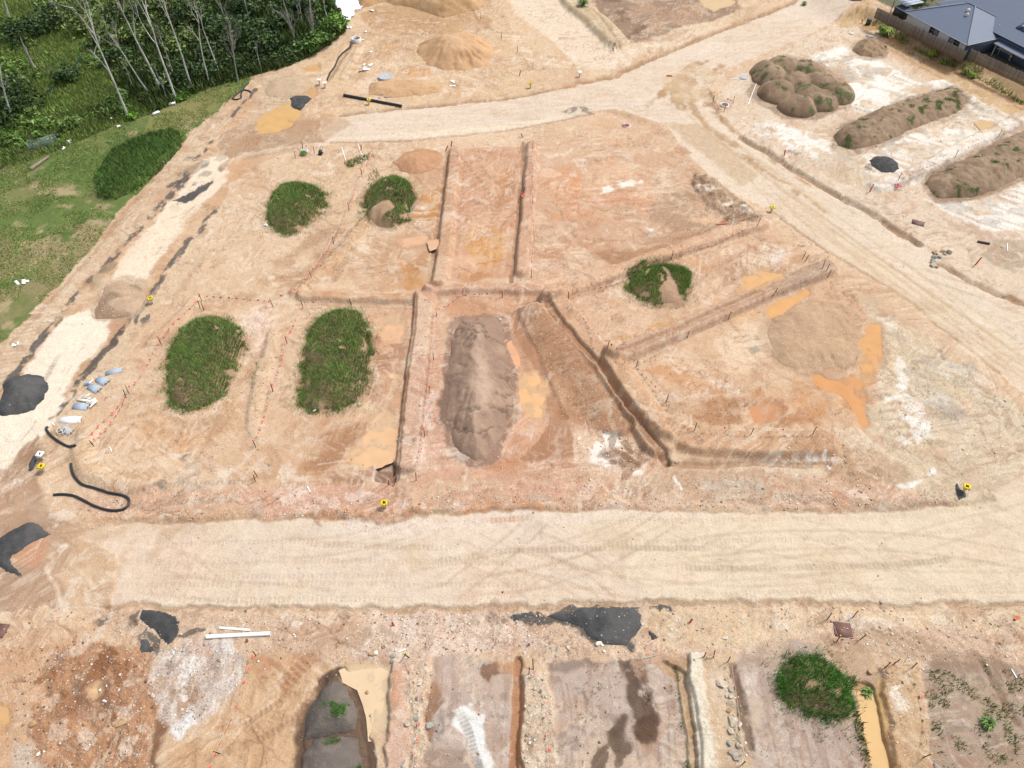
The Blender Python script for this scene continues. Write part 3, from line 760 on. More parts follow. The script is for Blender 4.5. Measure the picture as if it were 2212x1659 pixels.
# left lots' faint bunds
berm("420,650 385,690 330,740", .6, .3, .7, .3)
berm("590,720 560,830 545,930", .6, .3, .8, .4, (220, 188, 154), .5)
berm("800,470 740,540 690,590 640,630", .8, .4, .9, .4, (206, 166, 126), .8)
stroke("480,360 530,335 640,318 700,312", 1.0, (222, 194, 162), .5, .5, .7, dz=.25)
# square sump with a mud floor
paint("806,1000 838,990 856,1012 846,1048 806,1040", (236, 222, 208), .12, .3, .9)
paint("812,1000 846,990 856,1005 850,1050 808,1038", (146, 108, 84), .08, .2, .95, dz=-.55, stone=.03)
paint("700,1035 760,1030 808,1012 806,1030 760,1048", (176, 132, 104), .3, .5, .8)

# ---- bottom strip
BS = "-300,1316 250,1310 600,1316 1000,1316 1400,1306 1700,1304 2000,1312 2300,1304 2400,1430 2212,1430 1980,1450 1850,1420 1590,1410 1480,1440 1200,1425 930,1420 700,1440 500,1430 300,1400 -300,1420"
paint(BS, (212, 180, 150), .5, .8, .95, stone=.8, rough=2)
paint("850,1320 1200,1320 1200,1400 900,1420 760,1420 800,1350", (224, 198, 178), .7, .9, .8, stone=.98, rough=2.2, patch=(3, -.4, .3, 120))
paint("1400,1310 2300,1310 2300,1380 1900,1340 1600,1400 1420,1400", (222, 194, 156), .7, .9, .8, stone=.6)
paint("1820,1345 1880,1340 1990,1370 2060,1420 1950,1430 1880,1400", (190, 160, 128), .7, 1., .8, stone=.8)
paint("-300,1316 230,1314 300,1400 120,1420 -300,1460", (218, 184, 148), .8, .9, .9, stone=.3)
stroke("1880,1320 1960,1325 2080,1345 2212,1350", .4, (232, 208, 170), .3, .5, .7)
# red-brown broken ground, lower left
LL = "-400,1440 60,1400 130,1380 300,1400 345,1470 340,1560 330,1720 -400,1800"
paint(LL, (206, 164, 126), .9, 1., .9, stone=.4, rough=2)
paint("80,1470 130,1395 230,1390 330,1420 345,1500 320,1600 340,1720 70,1720 80,1600", (176, 126, 88), .8, 1., .85, stone=.7, rough=4)
paint("160,1480 240,1470 330,1500 320,1560 230,1570 165,1560", (182, 134, 98), .7, 1., .7, stone=.5, rough=3)
paint("150,1480 235,1470 240,1510 170,1535", (142, 112, 92), .5, .9, .8)
blobs("80,1440 340,1400 340,1720 70,1720", 60, .25, 1.0, [(206, 160, 122), (138, 92, 60), (150, 100, 66), (222, 196, 170), (186, 134, 94)], .8, .15, .8, seed=13, stone=.8)
paint("-60,1500 20,1510 10,1600 -60,1600", (214, 160, 108), .7, .8, .8)
paint("40,1600 80,1590 80,1720 20,1720", (206, 196, 180), .7, .9, .6)
# grey white gravel
paint("335,1420 380,1395 480,1380 530,1410 520,1470 470,1540 400,1582 355,1570 338,1500", (212, 196, 184), .5, 1., .95, stone=1., rough=3)
paint("400,1480 470,1430 440,1500 390,1560", (170, 124, 80), .5, 1., .7, patch=(1.5, -.1, .2, 121))
paint("365,1575 430,1520 432,1560 400,1585 355,1590", (236, 232, 226), .3, .9, .9, stone=1.)
blobs("340,1400 540,1390 500,1540 360,1580", 30, .2, .9, [(240, 234, 226), (176, 140, 104), (190, 170, 156)], .7, .2, .8, seed=14, stone=1.)
paint("345,1545 370,1570 350,1640 335,1700 310,1720 330,1640", (122, 78, 50), .5, .7, .85)
# tan slope with crawler marks
SL = "540,1420 620,1400 700,1420 720,1450 680,1520 650,1600 640,1720 360,1720 380,1600 470,1540 520,1480"
paint(SL, (211, 172, 130), .8, .9, .92, stone=.25, rough=1.2)
paint("640,1400 700,1395 690,1430 620,1500 590,1480", (196, 128, 84), .8, 1., .7, patch=(2.5, -.2, .3, 122))
paint("545,1430 590,1420 600,1440 560,1470", (178, 112, 74), .7, 1., .6)
track("690,1400 650,1440 600,1490 580,1520", 1.3, (168, 116, 80), .7, -.05, .5)
track("770,1310 730,1345 705,1375", 1.2, (176, 134, 98), .7, -.05, .5)
paint("690,1350 760,1330 780,1350 740,1400 700,1450 660,1420", (190, 154, 124), .5, .8, .85, stone=.08, rough=.5)
for q in ("640,1500 560,1600 520,1720", "600,1560 540,1680", "560,1560 470,1720", "420,1600 400,1720"):
    stroke(q, .6, (190, 150, 108), .4, .6, .6, dz=-.08)
# dark mound pair trough
paint("640,1700 660,1560 690,1480 735,1455 770,1500 790,1560 795,1720 640,1720", (128, 100, 80), .4, .7, .85)
# berm 1
B1 = "850,1425 925,1425 925,1480 915,1600 905,1720 825,1720 832,1600 845,1480"
paint(B1, (216, 178, 152), .3, .6, .95, stone=.5, rough=1.6, dz=.45)
paint("888,1430 945,1440 930,1520 915,1640 900,1720 872,1720 880,1560", (216, 190, 160), .4, .8, .9, stone=1., rough=5)
paint("852,1450 880,1440 875,1500 850,1540", (204, 150, 112), .5, .8, .7)
# bare lots with grader lines
def baregrey(poly, col=GREYP, st=90):
    paint(poly, col, .3, .5, .96, stone=.05, rough=.8)
    paint(poly, (152, 128, 112), .5, .6, a=.6, streaky=(st, .12, .15))
    paint(poly, (138, 116, 102), .5, .6, a=.5, patch=(.7, .3, .15, 140))
    paint(poly, (198, 170, 150), .5, .6, a=.6, streaky=(st, .25, .25))
baregrey("940,1420 1000,1415 1060,1430 1105,1450 1110,1720 905,1720 925,1560 935,1480")
paint("985,1545 1020,1530 1045,1580 1070,1640 1075,1720 1040,1720 1020,1640 990,1580", (238, 236, 230), .35, .9, .9, stone=.2)
track("985,1520 1010,1580 1030,1650 1040,1720", .75, (150, 138, 126), .7, -.04, .3)
paint("1025,1640 1045,1640 1060,1720 1020,1720", (150, 146, 140), .4, .8, .8)
paint("935,1560 965,1540 975,1590 940,1620", (140, 132, 126), .4, .9, .6, patch=(1, -.1, .2, 123))
paint("1040,1440 1075,1430 1085,1445 1100,1455 1060,1460 1058,1480 1035,1460", (134, 98, 76), .2, .6, .85)
paint("930,1460 950,1500 958,1520 940,1560 925,1600 915,1580 930,1520", (150, 112, 86), .3, .7, .8)
paint("915,1610 990,1620 1010,1720 900,1720", (150, 126, 108), .5, .8, .6)
# trench 1
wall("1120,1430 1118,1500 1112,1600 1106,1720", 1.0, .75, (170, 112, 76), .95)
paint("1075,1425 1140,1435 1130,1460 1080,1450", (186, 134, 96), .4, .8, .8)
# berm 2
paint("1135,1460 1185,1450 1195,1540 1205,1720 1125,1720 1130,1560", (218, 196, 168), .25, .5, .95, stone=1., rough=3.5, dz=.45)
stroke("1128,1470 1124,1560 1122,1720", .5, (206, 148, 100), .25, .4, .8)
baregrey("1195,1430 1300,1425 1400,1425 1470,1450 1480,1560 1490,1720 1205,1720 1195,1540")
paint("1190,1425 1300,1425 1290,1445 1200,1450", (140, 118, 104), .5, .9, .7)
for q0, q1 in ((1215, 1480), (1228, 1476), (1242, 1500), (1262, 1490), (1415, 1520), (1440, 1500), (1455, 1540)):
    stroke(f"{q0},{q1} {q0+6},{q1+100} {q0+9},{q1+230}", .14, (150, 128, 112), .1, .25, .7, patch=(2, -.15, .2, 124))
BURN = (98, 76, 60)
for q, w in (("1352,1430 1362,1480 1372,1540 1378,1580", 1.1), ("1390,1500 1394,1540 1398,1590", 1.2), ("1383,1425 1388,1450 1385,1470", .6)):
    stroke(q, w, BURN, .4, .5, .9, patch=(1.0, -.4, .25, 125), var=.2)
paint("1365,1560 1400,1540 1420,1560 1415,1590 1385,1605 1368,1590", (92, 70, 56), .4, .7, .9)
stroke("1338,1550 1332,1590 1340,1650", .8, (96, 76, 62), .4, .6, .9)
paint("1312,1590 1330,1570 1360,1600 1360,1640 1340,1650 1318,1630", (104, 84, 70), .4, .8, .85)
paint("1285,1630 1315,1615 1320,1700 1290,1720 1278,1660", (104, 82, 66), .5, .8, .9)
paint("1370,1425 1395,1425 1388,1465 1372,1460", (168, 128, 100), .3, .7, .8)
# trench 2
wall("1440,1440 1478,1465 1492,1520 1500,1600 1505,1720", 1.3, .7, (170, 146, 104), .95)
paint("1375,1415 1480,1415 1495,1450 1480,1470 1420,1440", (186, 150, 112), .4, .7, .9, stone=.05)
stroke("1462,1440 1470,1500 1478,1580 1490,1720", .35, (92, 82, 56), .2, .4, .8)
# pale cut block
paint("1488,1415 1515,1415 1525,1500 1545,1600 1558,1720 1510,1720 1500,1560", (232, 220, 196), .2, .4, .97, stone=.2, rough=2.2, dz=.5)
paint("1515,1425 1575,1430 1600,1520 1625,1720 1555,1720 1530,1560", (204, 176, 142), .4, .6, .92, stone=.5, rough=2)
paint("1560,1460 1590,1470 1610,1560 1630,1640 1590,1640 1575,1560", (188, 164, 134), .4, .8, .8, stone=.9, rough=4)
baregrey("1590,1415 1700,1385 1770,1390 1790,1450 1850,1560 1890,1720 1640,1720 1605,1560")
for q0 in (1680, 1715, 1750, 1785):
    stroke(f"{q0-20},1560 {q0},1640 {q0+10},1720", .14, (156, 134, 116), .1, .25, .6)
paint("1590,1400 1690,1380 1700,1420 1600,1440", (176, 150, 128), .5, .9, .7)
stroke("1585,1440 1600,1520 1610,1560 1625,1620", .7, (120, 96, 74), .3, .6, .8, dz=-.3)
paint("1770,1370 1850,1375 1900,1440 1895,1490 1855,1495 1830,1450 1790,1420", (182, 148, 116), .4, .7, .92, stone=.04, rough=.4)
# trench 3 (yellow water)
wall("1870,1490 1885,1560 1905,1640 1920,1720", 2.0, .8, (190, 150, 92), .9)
stroke("1838,1500 1860,1570 1880,1650 1890,1720", .5, (96, 84, 58), .3, .5, .8)
paint("1895,1440 1985,1440 1995,1520 2015,1720 1945,1720 1925,1600 1905,1520", (202, 168, 128), .3, .6, .95, stone=.6, rough=2, dz=.4)
paint("1915,1490 1945,1480 1950,1540 1930,1560", (240, 226, 206), .4, .8, .8, patch=(1.2, -.2, .25, 126))
stroke("1898,1470 1910,1560 1930,1640 1945,1720", .45, (206, 162, 104), .2, .4, .8)
baregrey("1995,1440 2100,1430 2212,1440 2400,1500 2400,1720 2020,1720 2005,1560", (176, 154, 132), -38)
paint("2000,1430 2100,1410 2180,1440 2212,1500 2120,1450 2020,1460", (150, 122, 98), .5, .9, .7)
stroke("2120,1435 2160,1500 2200,1560", .5, (140, 112, 88), .3, .6, .7, dz=-.2)
# scatter of stains everywhere on bare lots
blobs("500,400 640,330 960,330 900,640 430,640", 40, .2, 1.2, [(232, 204, 172), (198, 156, 116), (186, 142, 104), (224, 190, 154)], .55, .25, .8, seed=21)
blobs("975,330 1125,320 1105,600 965,605", 26, .2, 1.1, [(232, 190, 152), (190, 134, 92), (216, 160, 112)], .6, .2, .8, seed=22)
blobs("1230,660 1640,510 1770,570 1320,760", 40, .2, 1.2, [(236, 206, 176), (192, 146, 106), (216, 166, 116)], .6, .2, .8, seed=23)
blobs("1400,790 1640,660 1880,700 1880,900 1500,910", 46, .2, 1.3, [(232, 200, 166), (190, 144, 104), (212, 160, 108)], .55, .2, .8, seed=24)
blobs("930,650 1100,650 960,1030 880,1030", 26, .2, .9, [(222, 180, 150), (184, 134, 102)], .55, .2, .8, seed=25)
blobs("240,830 430,660 640,660 800,660 840,1030 250,1040", 60, .2, 1.2, [(230, 198, 164), (200, 158, 118), (190, 150, 116)], .5, .3, .8, seed=26)
blobs("300,1130 2212,1110 2212,1290 300,1300", 90, .2, 1.5, [(234, 216, 192), (208, 182, 148), (214, 190, 156), (226, 200, 176)], .4, .4, .9, seed=27, stretch=0)
blobs("760,80 1060,10 1230,140 850,225 740,230", 40, .2, 1.3, [(230, 198, 160), (190, 150, 112), (214, 166, 112)], .5, .3, .8, seed=28)
blobs("1700,440 2212,700 2212,860 1900,620", 40, .2, 1.2, [(234, 216, 186), (206, 180, 142), (196, 166, 128)], .4, .4, .9, seed=29, stretch=-33)
blobs("150,1060 900,1060 1450,1040 2000,1070 1900,1095 300,1115", 90, .15, .8, [(240, 222, 206), (176, 136, 106), (200, 140, 100), (190, 168, 150)], .5, .2, .8, seed=30, stone=.9)
blobs("-50,1330 800,1330 2212,1320 2212,1400 900,1410 -50,1400", 110, .15, .8, [(240, 224, 206), (170, 132, 100), (206, 150, 110), (196, 172, 150)], .5, .2, .8, seed=31, stone=.95)

# ---- hollows that hold water (sheets of water are laid in further down)
PUD = [  # outline, colour, name part
 ("1118,815 1130,800 1160,798 1180,825 1178,880 1172,905 1140,905 1120,870", (246, 196, 138)),
 ("1092,738 1105,735 1120,765 1128,795 1112,790 1095,770", (240, 182, 138)),
 ("748,980 775,962 800,925 830,880 850,890 852,920 860,930 858,985 825,1005 790,1015 760,1005", (240, 198, 150)),
 ("815,685 860,672 875,700 868,740 840,745 820,720", (238, 192, 150)),
 ("558,258 590,235 640,215 650,245 638,268 600,285 552,290", (226, 182, 112)),
 ("650,145 690,138 694,152 665,152", (222, 178, 112)),
 ("655,198 680,185 690,205 672,212", (216, 170, 112)),
 ("1600,600 1640,582 1690,590 1700,600 1660,625 1605,640 1590,625", (234, 184, 122)),
 ("1655,662 1700,640 1745,622 1750,632 1710,672 1690,690 1660,692", (232, 176, 108)),
 ("1855,735 1875,695 1905,700 1912,760 1905,800 1880,830 1855,830 1860,780", (226, 168, 102)),
 ("1745,800 1790,815 1850,810 1875,860 1882,920 1868,940 1850,900 1820,860 1760,830", (222, 156, 92)),
 ("1610,880 1650,865 1690,880 1680,910 1630,915", (216, 150, 98)),
 ("738,1452 765,1438 795,1425 815,1428 850,1440 850,1470 838,1560 825,1590 795,1588 790,1540 775,1490 745,1475", (243, 219, 178)),
 ("1858,1502 1895,1488 1905,1560 1920,1620 1938,1720 1900,1720 1880,1620 1862,1540", (226, 184, 108)),
 ("188,1485 215,1478 222,1490 205,1502 190,1500", (240, 200, 146)),
 ("-40,1520 15,1530 22,1560 10,1580 -40,1580", (224, 178, 122)),
 ("1505,-20 1560,-30 1590,5 1545,25 1515,10", (226, 198, 148)),
 ("1085,20 1085,20 1085,20", None),
 ("2105,265 2140,262 2150,280 2120,285", (222, 188, 132)),
 ("1975,195 2010,190 2000,205 1965,208", (226, 190, 140)),
 ("925,525 955,520 960,535 930,545", (234, 190, 150)),
 ("860,515 925,505 925,525 870,532", (236, 190, 150)),
 ("860,560 905,545 905,555 870,575", (234, 188, 152)),
]
PUD = [p for p in PUD if p[1]]
for n, (poly, col) in enumerate(PUD):
    full = col in ((243, 219, 178), (226, 184, 108))
    paint(poly, (168, 124, 90), 1.5, .9, .55, wet=.4)
    paint(poly, tuple(np.array(col)*.76+np.array((26, 20, 14))), .5, .7, .85, wet=.6, stone=.02, rough=.25)
    i, m = area(poly, .9, .5)
    Z[i] -= (.15+(0 if full else .09*NB[i]+.10*ND[i]))*m
# dark damp skirt round the centre heap, trough by the cream puddle, broken bank by the diagonal road
paint("975,690 1045,676 1095,685 1108,780 1122,840 1118,900 1098,950 1060,1000 1020,1012 978,990 955,930 948,860 958,770", (150, 120, 102), .35, .6, .85, stone=.1, rough=1.5)
paint("955,800 975,830 965,930 950,900", (128, 104, 90), .3, .7, .7)
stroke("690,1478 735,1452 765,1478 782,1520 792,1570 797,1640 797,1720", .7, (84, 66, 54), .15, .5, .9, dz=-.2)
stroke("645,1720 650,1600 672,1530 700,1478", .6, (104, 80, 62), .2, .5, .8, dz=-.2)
paint("1495,372 1540,385 1600,425 1645,478 1610,488 1570,470 1530,440 1500,405", (166, 134, 104), .3, .8, .9, rough=7, stone=.6, dz=.35)
blobs("1495,375 1545,388 1600,425 1645,480 1570,470 1510,410", 26, .2, .8, [(236, 224, 204), (118, 92, 70), (140, 112, 86), (206, 180, 150)], .9, .12, .6, seed=41)
paint("1555,478 1630,455 1650,480 1580,500", (120, 92, 70), .3, .8, .6, patch=(1, 0, .2, 142))
# dark metal rubbed into the ground beside the heaps
paint("1100,1322 1180,1318 1240,1316 1300,1308 1420,1312 1440,1310 1445,1318 1390,1322 1400,1345 1385,1372 1372,1396 1310,1396 1262,1378 1215,1346 1130,1346", (82, 80, 78), .2, 1.0, .9, patch=(1.6, -.28, .15, 143), stone=.5)
paint("1400,1312 1450,1305 1455,1314 1415,1320", ASPH, .15, .8, .9, patch=(.8, -.1, .15, 144))
paint("1385,1345 1410,1322 1450,1330 1440,1350 1400,1375 1365,1388", (198, 168, 134), .2, .6, .9)
paint("170,1338 220,1322 260,1330 305,1320 310,1350 350,1390 338,1412 305,1405 300,1370 260,1352 210,1348", (92, 88, 84), .2, 1.0, .85, patch=(.9, .0, .15, 145), stone=.4)
paint("380,1372 430,1355 440,1362 400,1385", (80, 76, 72), .15, .8, .85, patch=(.8, -.1, .15, 146))
paint("1000,1325 1060,1318 1110,1330 1060,1350 1010,1342", (110, 106, 102), .2, 1.0, .7, patch=(.9, .0, .2, 147), stone=.9)
paint("1690,325 1715,322 1735,332 1710,345", (110, 100, 92), .2, .8, .7, patch=(.8, -.1, .2, 148))
paint("1868,352 1885,350 1890,372 1872,368", (90, 88, 86), .2, .7, .9)


for q, cc in (("1612,212 1630,145 1700,118 1775,133 1842,190 1838,232 1765,260 1690,256", (146, 118, 92)), ("1792,298 1812,270 1880,244 1950,219 2020,194 2065,190 2095,212 2092,246 2040,264 1980,284 1900,320 1838,335 1800,325", (142, 114, 88)),
              ("1990,402 2008,370 2080,338 2150,303 2212,272 2340,230 2372,305 2280,360 2180,405 2100,436 2025,440", (142, 114, 88)), ("1834,110 1845,88 1875,81 1902,86 1922,108 1916,126 1885,132 1850,126", (150, 122, 92)),
              ("640,1610 650,1540 684,1482 725,1464 764,1484 786,1530 788,1720 640,1720", (104, 82, 66)), ("208,642 222,612 262,600 308,606 322,640 308,672 288,694 236,698 196,694 190,668", (188, 158, 128)), ("1672,1502 1682,1444 1712,1418 1756,1415 1806,1434 1843,1478 1850,1524 1824,1548 1790,1558 1736,1548 1698,1532", (120, 98, 78)),
              ("574,450 580,420 606,399 640,393 680,398 708,422 712,445 696,468 668,487 640,508 612,514 586,502 574,484", (178, 144, 112)), ("782,440 794,405 822,386 858,381 892,394 902,424 888,455 882,482 852,498 812,496 785,482", (170, 134, 102)), ("1352,600 1374,573 1420,564 1464,571 1500,588 1502,620 1490,648 1462,664 1420,667 1380,659 1355,640", (172, 138, 108)),
              ("352,850 356,785 372,728 400,696 450,682 500,686 530,710 534,757 514,806 488,858 448,882 398,890 362,880", (184, 150, 116)), ("645,872 645,786 658,714 684,680 735,664 782,671 806,706 807,772 800,844 776,880 720,894 674,896", (180, 144, 110)),
              ("1640,722 1652,678 1694,650 1760,645 1815,656 1862,684 1872,730 1866,782 1825,806 1760,812 1694,804 1652,774", (190, 154, 120))):
    paint(q, cc, .5, .7, .75, rough=1.6)
for q in ("1750,120 1830,95 1900,130 2000,190 2040,240 2000,330 1960,300 1890,260 1800,215 1760,170", "1820,290 1960,280 2110,220 2212,250 2300,330 2150,290 2060,330 1980,400 1880,410 1800,330", "2000,430 2100,440 2212,400 2400,500 2212,500 2150,500 2080,480"):
    paint(q, (216, 194, 164), .5, 1.0, .7, patch=(3.2, .12, .08, 171)); paint(q, (204, 178, 146), .5, 1.0, .6, streaky=(-38, .22, .1)); paint(q, (184, 176, 164), .5, 1.0, .5, patch=(2.2, .28, .08, 170))
def wander(poly, n, steps, dl, ang, turn, seed, kind):
    poly = P(poly) if isinstance(poly, str) else poly
    g = np.random.default_rng(seed); lo, hi = poly.min(0), poly.max(0); k = 0
    for _ in range(n*6):
        if k >= n: break
        p = lo+(hi-lo)*g.random(2)
        if sdf(poly, p[:1], p[1:])[0] < .5: continue
        k += 1; a = math.radians(ang if ang is not None else 0)+(g.normal(0, .35) if ang is not None else g.random()*6.28); cv = g.normal(0, turn)
        pts = [p]
        for s_ in range(steps):
            a += cv+g.normal(0, turn*.5); pts.append(pts[-1]+dl*np.array([math.cos(a), math.sin(a)]))
        pts = np.array(pts); ok = sdf(poly, pts[:, 0], pts[:, 1]) > 0
        m_ = int(np.argmin(ok)) if not ok.all() else len(pts)
        if m_ < 3: continue
        kind(pts[:m_], g)
def rill(pts, g): stroke(pts, .10+.12*g.random(), (150, 110, 82), .06, .5, .25+.3*g.random(), dz=-.05, taper=True)
def crawl(pts, g):
    c = (170, 128, 96) if g.random() < .75 else (226, 196, 164); w = .45+.15*g.random()
    dual(pts, 1.7+.5*g.random(), w=w, col=c, a=.22+.3*g.random(), dz=-.03)
def wheel(pts, g): dual(pts, 1.9, w=.32, col=(184, 154, 122), a=.2+.25*g.random(), dz=-.02, pitch=.3)
for pl, sd in ((LA, 1), (LB, 2), (LC, 3), (LD, 4), (LE, 5), (LF, 6), (LG, 7), (SL, 8)):
    wander(pl, 9 if pl not in (LB, LF) else 2, 9, 1.2, None, .12, 900+sd, crawl)
    wander(pl, 10, 7, .8, None, .25, 920+sd, rill)
wander(R1, 26, 16, 2.2, 0, .05, 950, wheel); wander(R2, 16, 14, 2.2, -36, .05, 951, wheel); wander(R3, 14, 14, 2.4, 18, .05, 952, wheel)
wander("760,70 1060,20 1230,145 850,228 740,230", 12, 9, 1.6, None, .15, 953, crawl); wander(WL, 12, 9, 1.6, None, .15, 954, wheel); wander(LR, 12, 10, 1.6, None, .15, 955, crawl)
wander("150,1060 900,1060 1450,1040 2000,1070 1900,1095 300,1115", 26, 6, .8, 0, .3, 956, rill); wander(BS, 30, 6, .8, 0, .35, 957, rill); wander(LL, 24, 6, .7, None, .4, 958, rill)
wander(WL, 16, 7, 1.0, None, .3, 959, rill); wander(LR, 16, 7, 1.0, None, .3, 960, rill)

# ---- worked earth: scraped marbling, cracks, grit
soil = (ZONE != 3) & (ZONE != 4)
road = (ZONE == 1)
qx = X+2.0*WX+.6*VX; qy = Y+2.0*WY+.6*VY
q1 = fbm(qx, qy, 4.2, 5, 151); q2 = fbm(qx*1.0+.5*NB, qy*.45, 1.6, 5, 152); q3 = fbm(qx*.45, qy, 1.7, 5, 153)
amt = np.where(road, .35, 1.0)*soil*(1-.85*np.clip(WET*1.5, 0, 1))
def tint(mask, col, keep=1.0):
    global COLR
    m = (mask*amt*keep)[:, None]
    COLR += (C(*col)[None]-COLR)*m
dark0 = COLR.sum(1) < .38            # leave black metal alone
amt = amt*np.where(dark0, .15, 1.0)
lum = COLR.sum(1)
amt = amt*(1-.7*sstep(C(228, 208, 184).sum(), C(240, 226, 206).sum(), lum))
big = fbm(X+3*WX, Y+3*WY, 8, 5, 161)
tint(sstep(.12, .32, big)*sstep(-.2, .2, q1), (200, 152, 112), .26)
tint(sstep(.15, .35, -big)*sstep(-.2, .2, q1), (226, 198, 166), .40)
tint(sstep(.10, .0, np.abs(q1))*sstep(-.1, .4, NA+.5*NB), (232, 208, 180), .28)
tint(sstep(.06, .0, np.abs(fbm(qx, qy, 2.3, 5, 154)))*sstep(.05, .4, fbm(X, Y, 9, 3, 155)), (150, 110, 80), .42)
tint(sstep(.2, .4, q2)*sstep(.0, .4, NB), (230, 202, 172), .30)
tint(sstep(.22, .42, -q2)*sstep(.0, .4, -NB), (170, 126, 92), .40)
tint(sstep(.25, .42, q3)*sstep(-.1, .3, NA), (196, 148, 108), .24)
tint(sstep(.36, .5, fbm(qx, qy, 1.1, 4, 156)), (238, 224, 204), .28)
tint(sstep(.3, .5, -fbm(qx, qy, .9, 4, 157))*sstep(.1, .5, fbm(X, Y, 7, 3, 158)), (140, 104, 78), .40)
def fine(ang, s):
    a_ = math.radians(ang); u = X*math.cos(a_)+Y*math.sin(a_)+.5*WX; v = -X*math.sin(a_)+Y*math.cos(a_)+.35*WY
    return fbm(u/3.2, v/.26, 1.0, 4, s)
sel_ = fbm(X, Y, 7, 3, 180)
F = np.where(sel_ > .18, fine(8, 181), np.where(sel_ > -.05, fine(-35, 182), np.where(sel_ > -.28, fine(80, 183), fine(42, 184))))
inz = sstep(-.3, .3, fbm(X, Y, 5, 3, 185))
tint(sstep(.16, .42, F)*inz, (238, 218, 194), .36)
tint(sstep(.16, .42, -F)*inz, (164, 120, 88), .36)
tint(sstep(.28, .5, fbm(qx, qy, 2.0, 5, 186))*sstep(0, .4, fbm(X, Y, 12, 3, 187)), (242, 230, 214), .38)
tint(sstep(.22, .45, fbm(qx, qy, 2.6, 5, 188))*sstep(.05, .4, fbm(X, Y, 13, 3, 189)), (194, 138, 94), .34)
crk = sstep(.04, .0, np.abs(fbm(X+.4*VX, Y+.4*VY, 1.5, 4, 159)))*sstep(.05, .3, fbm(X, Y, 6, 3, 160))*np.where(road, .3, 1.0)
tint(crk, (120, 86, 62), .5)
Z -= .05*crk*soil
# grit
g_ = np.random.default_rng(77)
rn = g_.random(X.size); st = np.clip(STONE, 0, 1)
mul = np.where(rn < .03+.20*st, 1.06+.22*st*g_.random(X.size), np.where(rn > .97-.14*st, .90-.22*st*g_.random(X.size), 1.0))
COLR *= (1+(mul-1)*np.where(soil & ~dark0, 1, .3)*np.clip(1-WET*1.6, 0, 1))[:, None]
# bleached, a little greyer overall
L0 = (COLR*np.array([.3, .5, .2])).sum(1, keepdims=True)
sel = (soil & ~dark0)[:, None]
COLR = np.where(sel, (COLR*.94+L0*.06)*1.055, COLR)

# ---- small relief
Z += ROUGH*(.022*ND+.016*NF+.02*fbm(X, Y, 1.0, 4, 77)*np.clip(ROUGH, 0, 4))
STONE = np.clip(STONE, 0, 1); WET = np.clip(WET, 0, 1)
COLR = np.clip(COLR, .004, .86)
ZG = Z.reshape(NR, NC)

def gz(x, y):
    """ground level at points"""
    x = np.asarray(x, float); y = np.asarray(y, float)
    r = np.clip(np.interp(y, yrow, np.arange(NR)), 0, NR-1.001)
    w = np.interp(y, yrow, hw)
    c = np.clip((x/w+1)/2*(NC-1), 0, NC-1.001)
    ri, ci = r.astype(int), c.astype(int); fr, fc = r-ri, c-ci
    return (ZG[ri, ci]*(1-fr)*(1-fc)+ZG[ri+1, ci]*fr*(1-fc)+ZG[ri, ci+1]*(1-fr)*fc+ZG[ri+1, ci+1]*fr*fc)
def at(px, py, dz=0.0):
    """the spot on the ground that is seen at a picture point"""
    z = 0.0
    for _ in range(6):
        x, y = unproj(px, py, z); z = float(gz(x, y))
    return Vector((x, y, z+dz))

# ---- build the sheet, one object per kind of surface
VALL = np.stack([X, Y, Z], 1)
r_, c_ = np.meshgrid(np.arange(NR-1), np.arange(NC-1), indexing='ij')
q0 = (r_*NC+c_).ravel()
QALL = np.stack([q0, q0+1, q0+NC+1, q0+NC], 1)
fz = ZONE[QALL[:, 0]]
for zid, nm in ((0, 'ground'), (1, 'road'), (2, 'dirt_street'), (3, 'grass_field'), (4, 'forest_floor')):
    f = QALL[fz == zid]
    if zid == 0:      # carry the sheet on to the horizon
        edge = np.concatenate([np.arange(NC), (np.arange(1, NR)*NC+NC-1), ((NR-1)*NC+np.arange(NC-2, -1, -1)), (np.arange(NR-2, 0, -1)*NC)])
        cx, cy = 0.0, 70.0
        ne = len(edge); jj = np.arange(ne)
        def smooth(c, w): 
            k_ = np.exp(-np.linspace(-2, 2, 2*w+1)**2); k_ /= k_.sum()
            return np.stack([np.convolve(np.concatenate([c[-w:, q], c[:, q], c[:w, q]]), k_, 'valid') for q in range(3)], 1)
        ec = COLR[edge]; rings = [edge]; va, ca = VALL, COLR
        for sc_, w_ in ((1.03, 40), (1.12, 120), (1.5, 260), (3., 320), (14., 400)):
            ev = VALL[edge].copy(); ev[:, 0] = cx+(ev[:, 0]-cx)*sc_; ev[:, 1] = cy+(ev[:, 1]-cy)*sc_; ev[:, 2] = ev[:, 2]*max(0, 1.1-sc_/10*2) if sc_ < 3 else 0
            rings.append(len(va)+jj); va = np.concatenate([va, ev]); ca = np.concatenate([ca, smooth(ec, w_)*(1+.06*fbm(ev[:, 0], ev[:, 1], 9, 3, 3))[:, None]])
        wa = np.concatenate([WET, np.zeros(len(va)-len(WET))]); sa = np.concatenate([STONE, np.full(len(va)-len(STONE), .1)])
        f = np.concatenate([f]+[np.stack([r0[jj], r1[jj], r1[(jj+1) % ne], r0[(jj+1) % ne]], 1) for r0, r1 in zip(rings[:-1], rings[1:])])
    else:
        va, ca, wa, sa = VALL, COLR, WET, STONE
    used, inv = np.unique(f, return_inverse=True)
    me = mesh_np(nm, va[used], inv.reshape(f.shape), [M_EARTH], True, ca[used], {'wet': wa[used], 'stone': sa[used]})
    tag(link(nm, me), kind='structure')

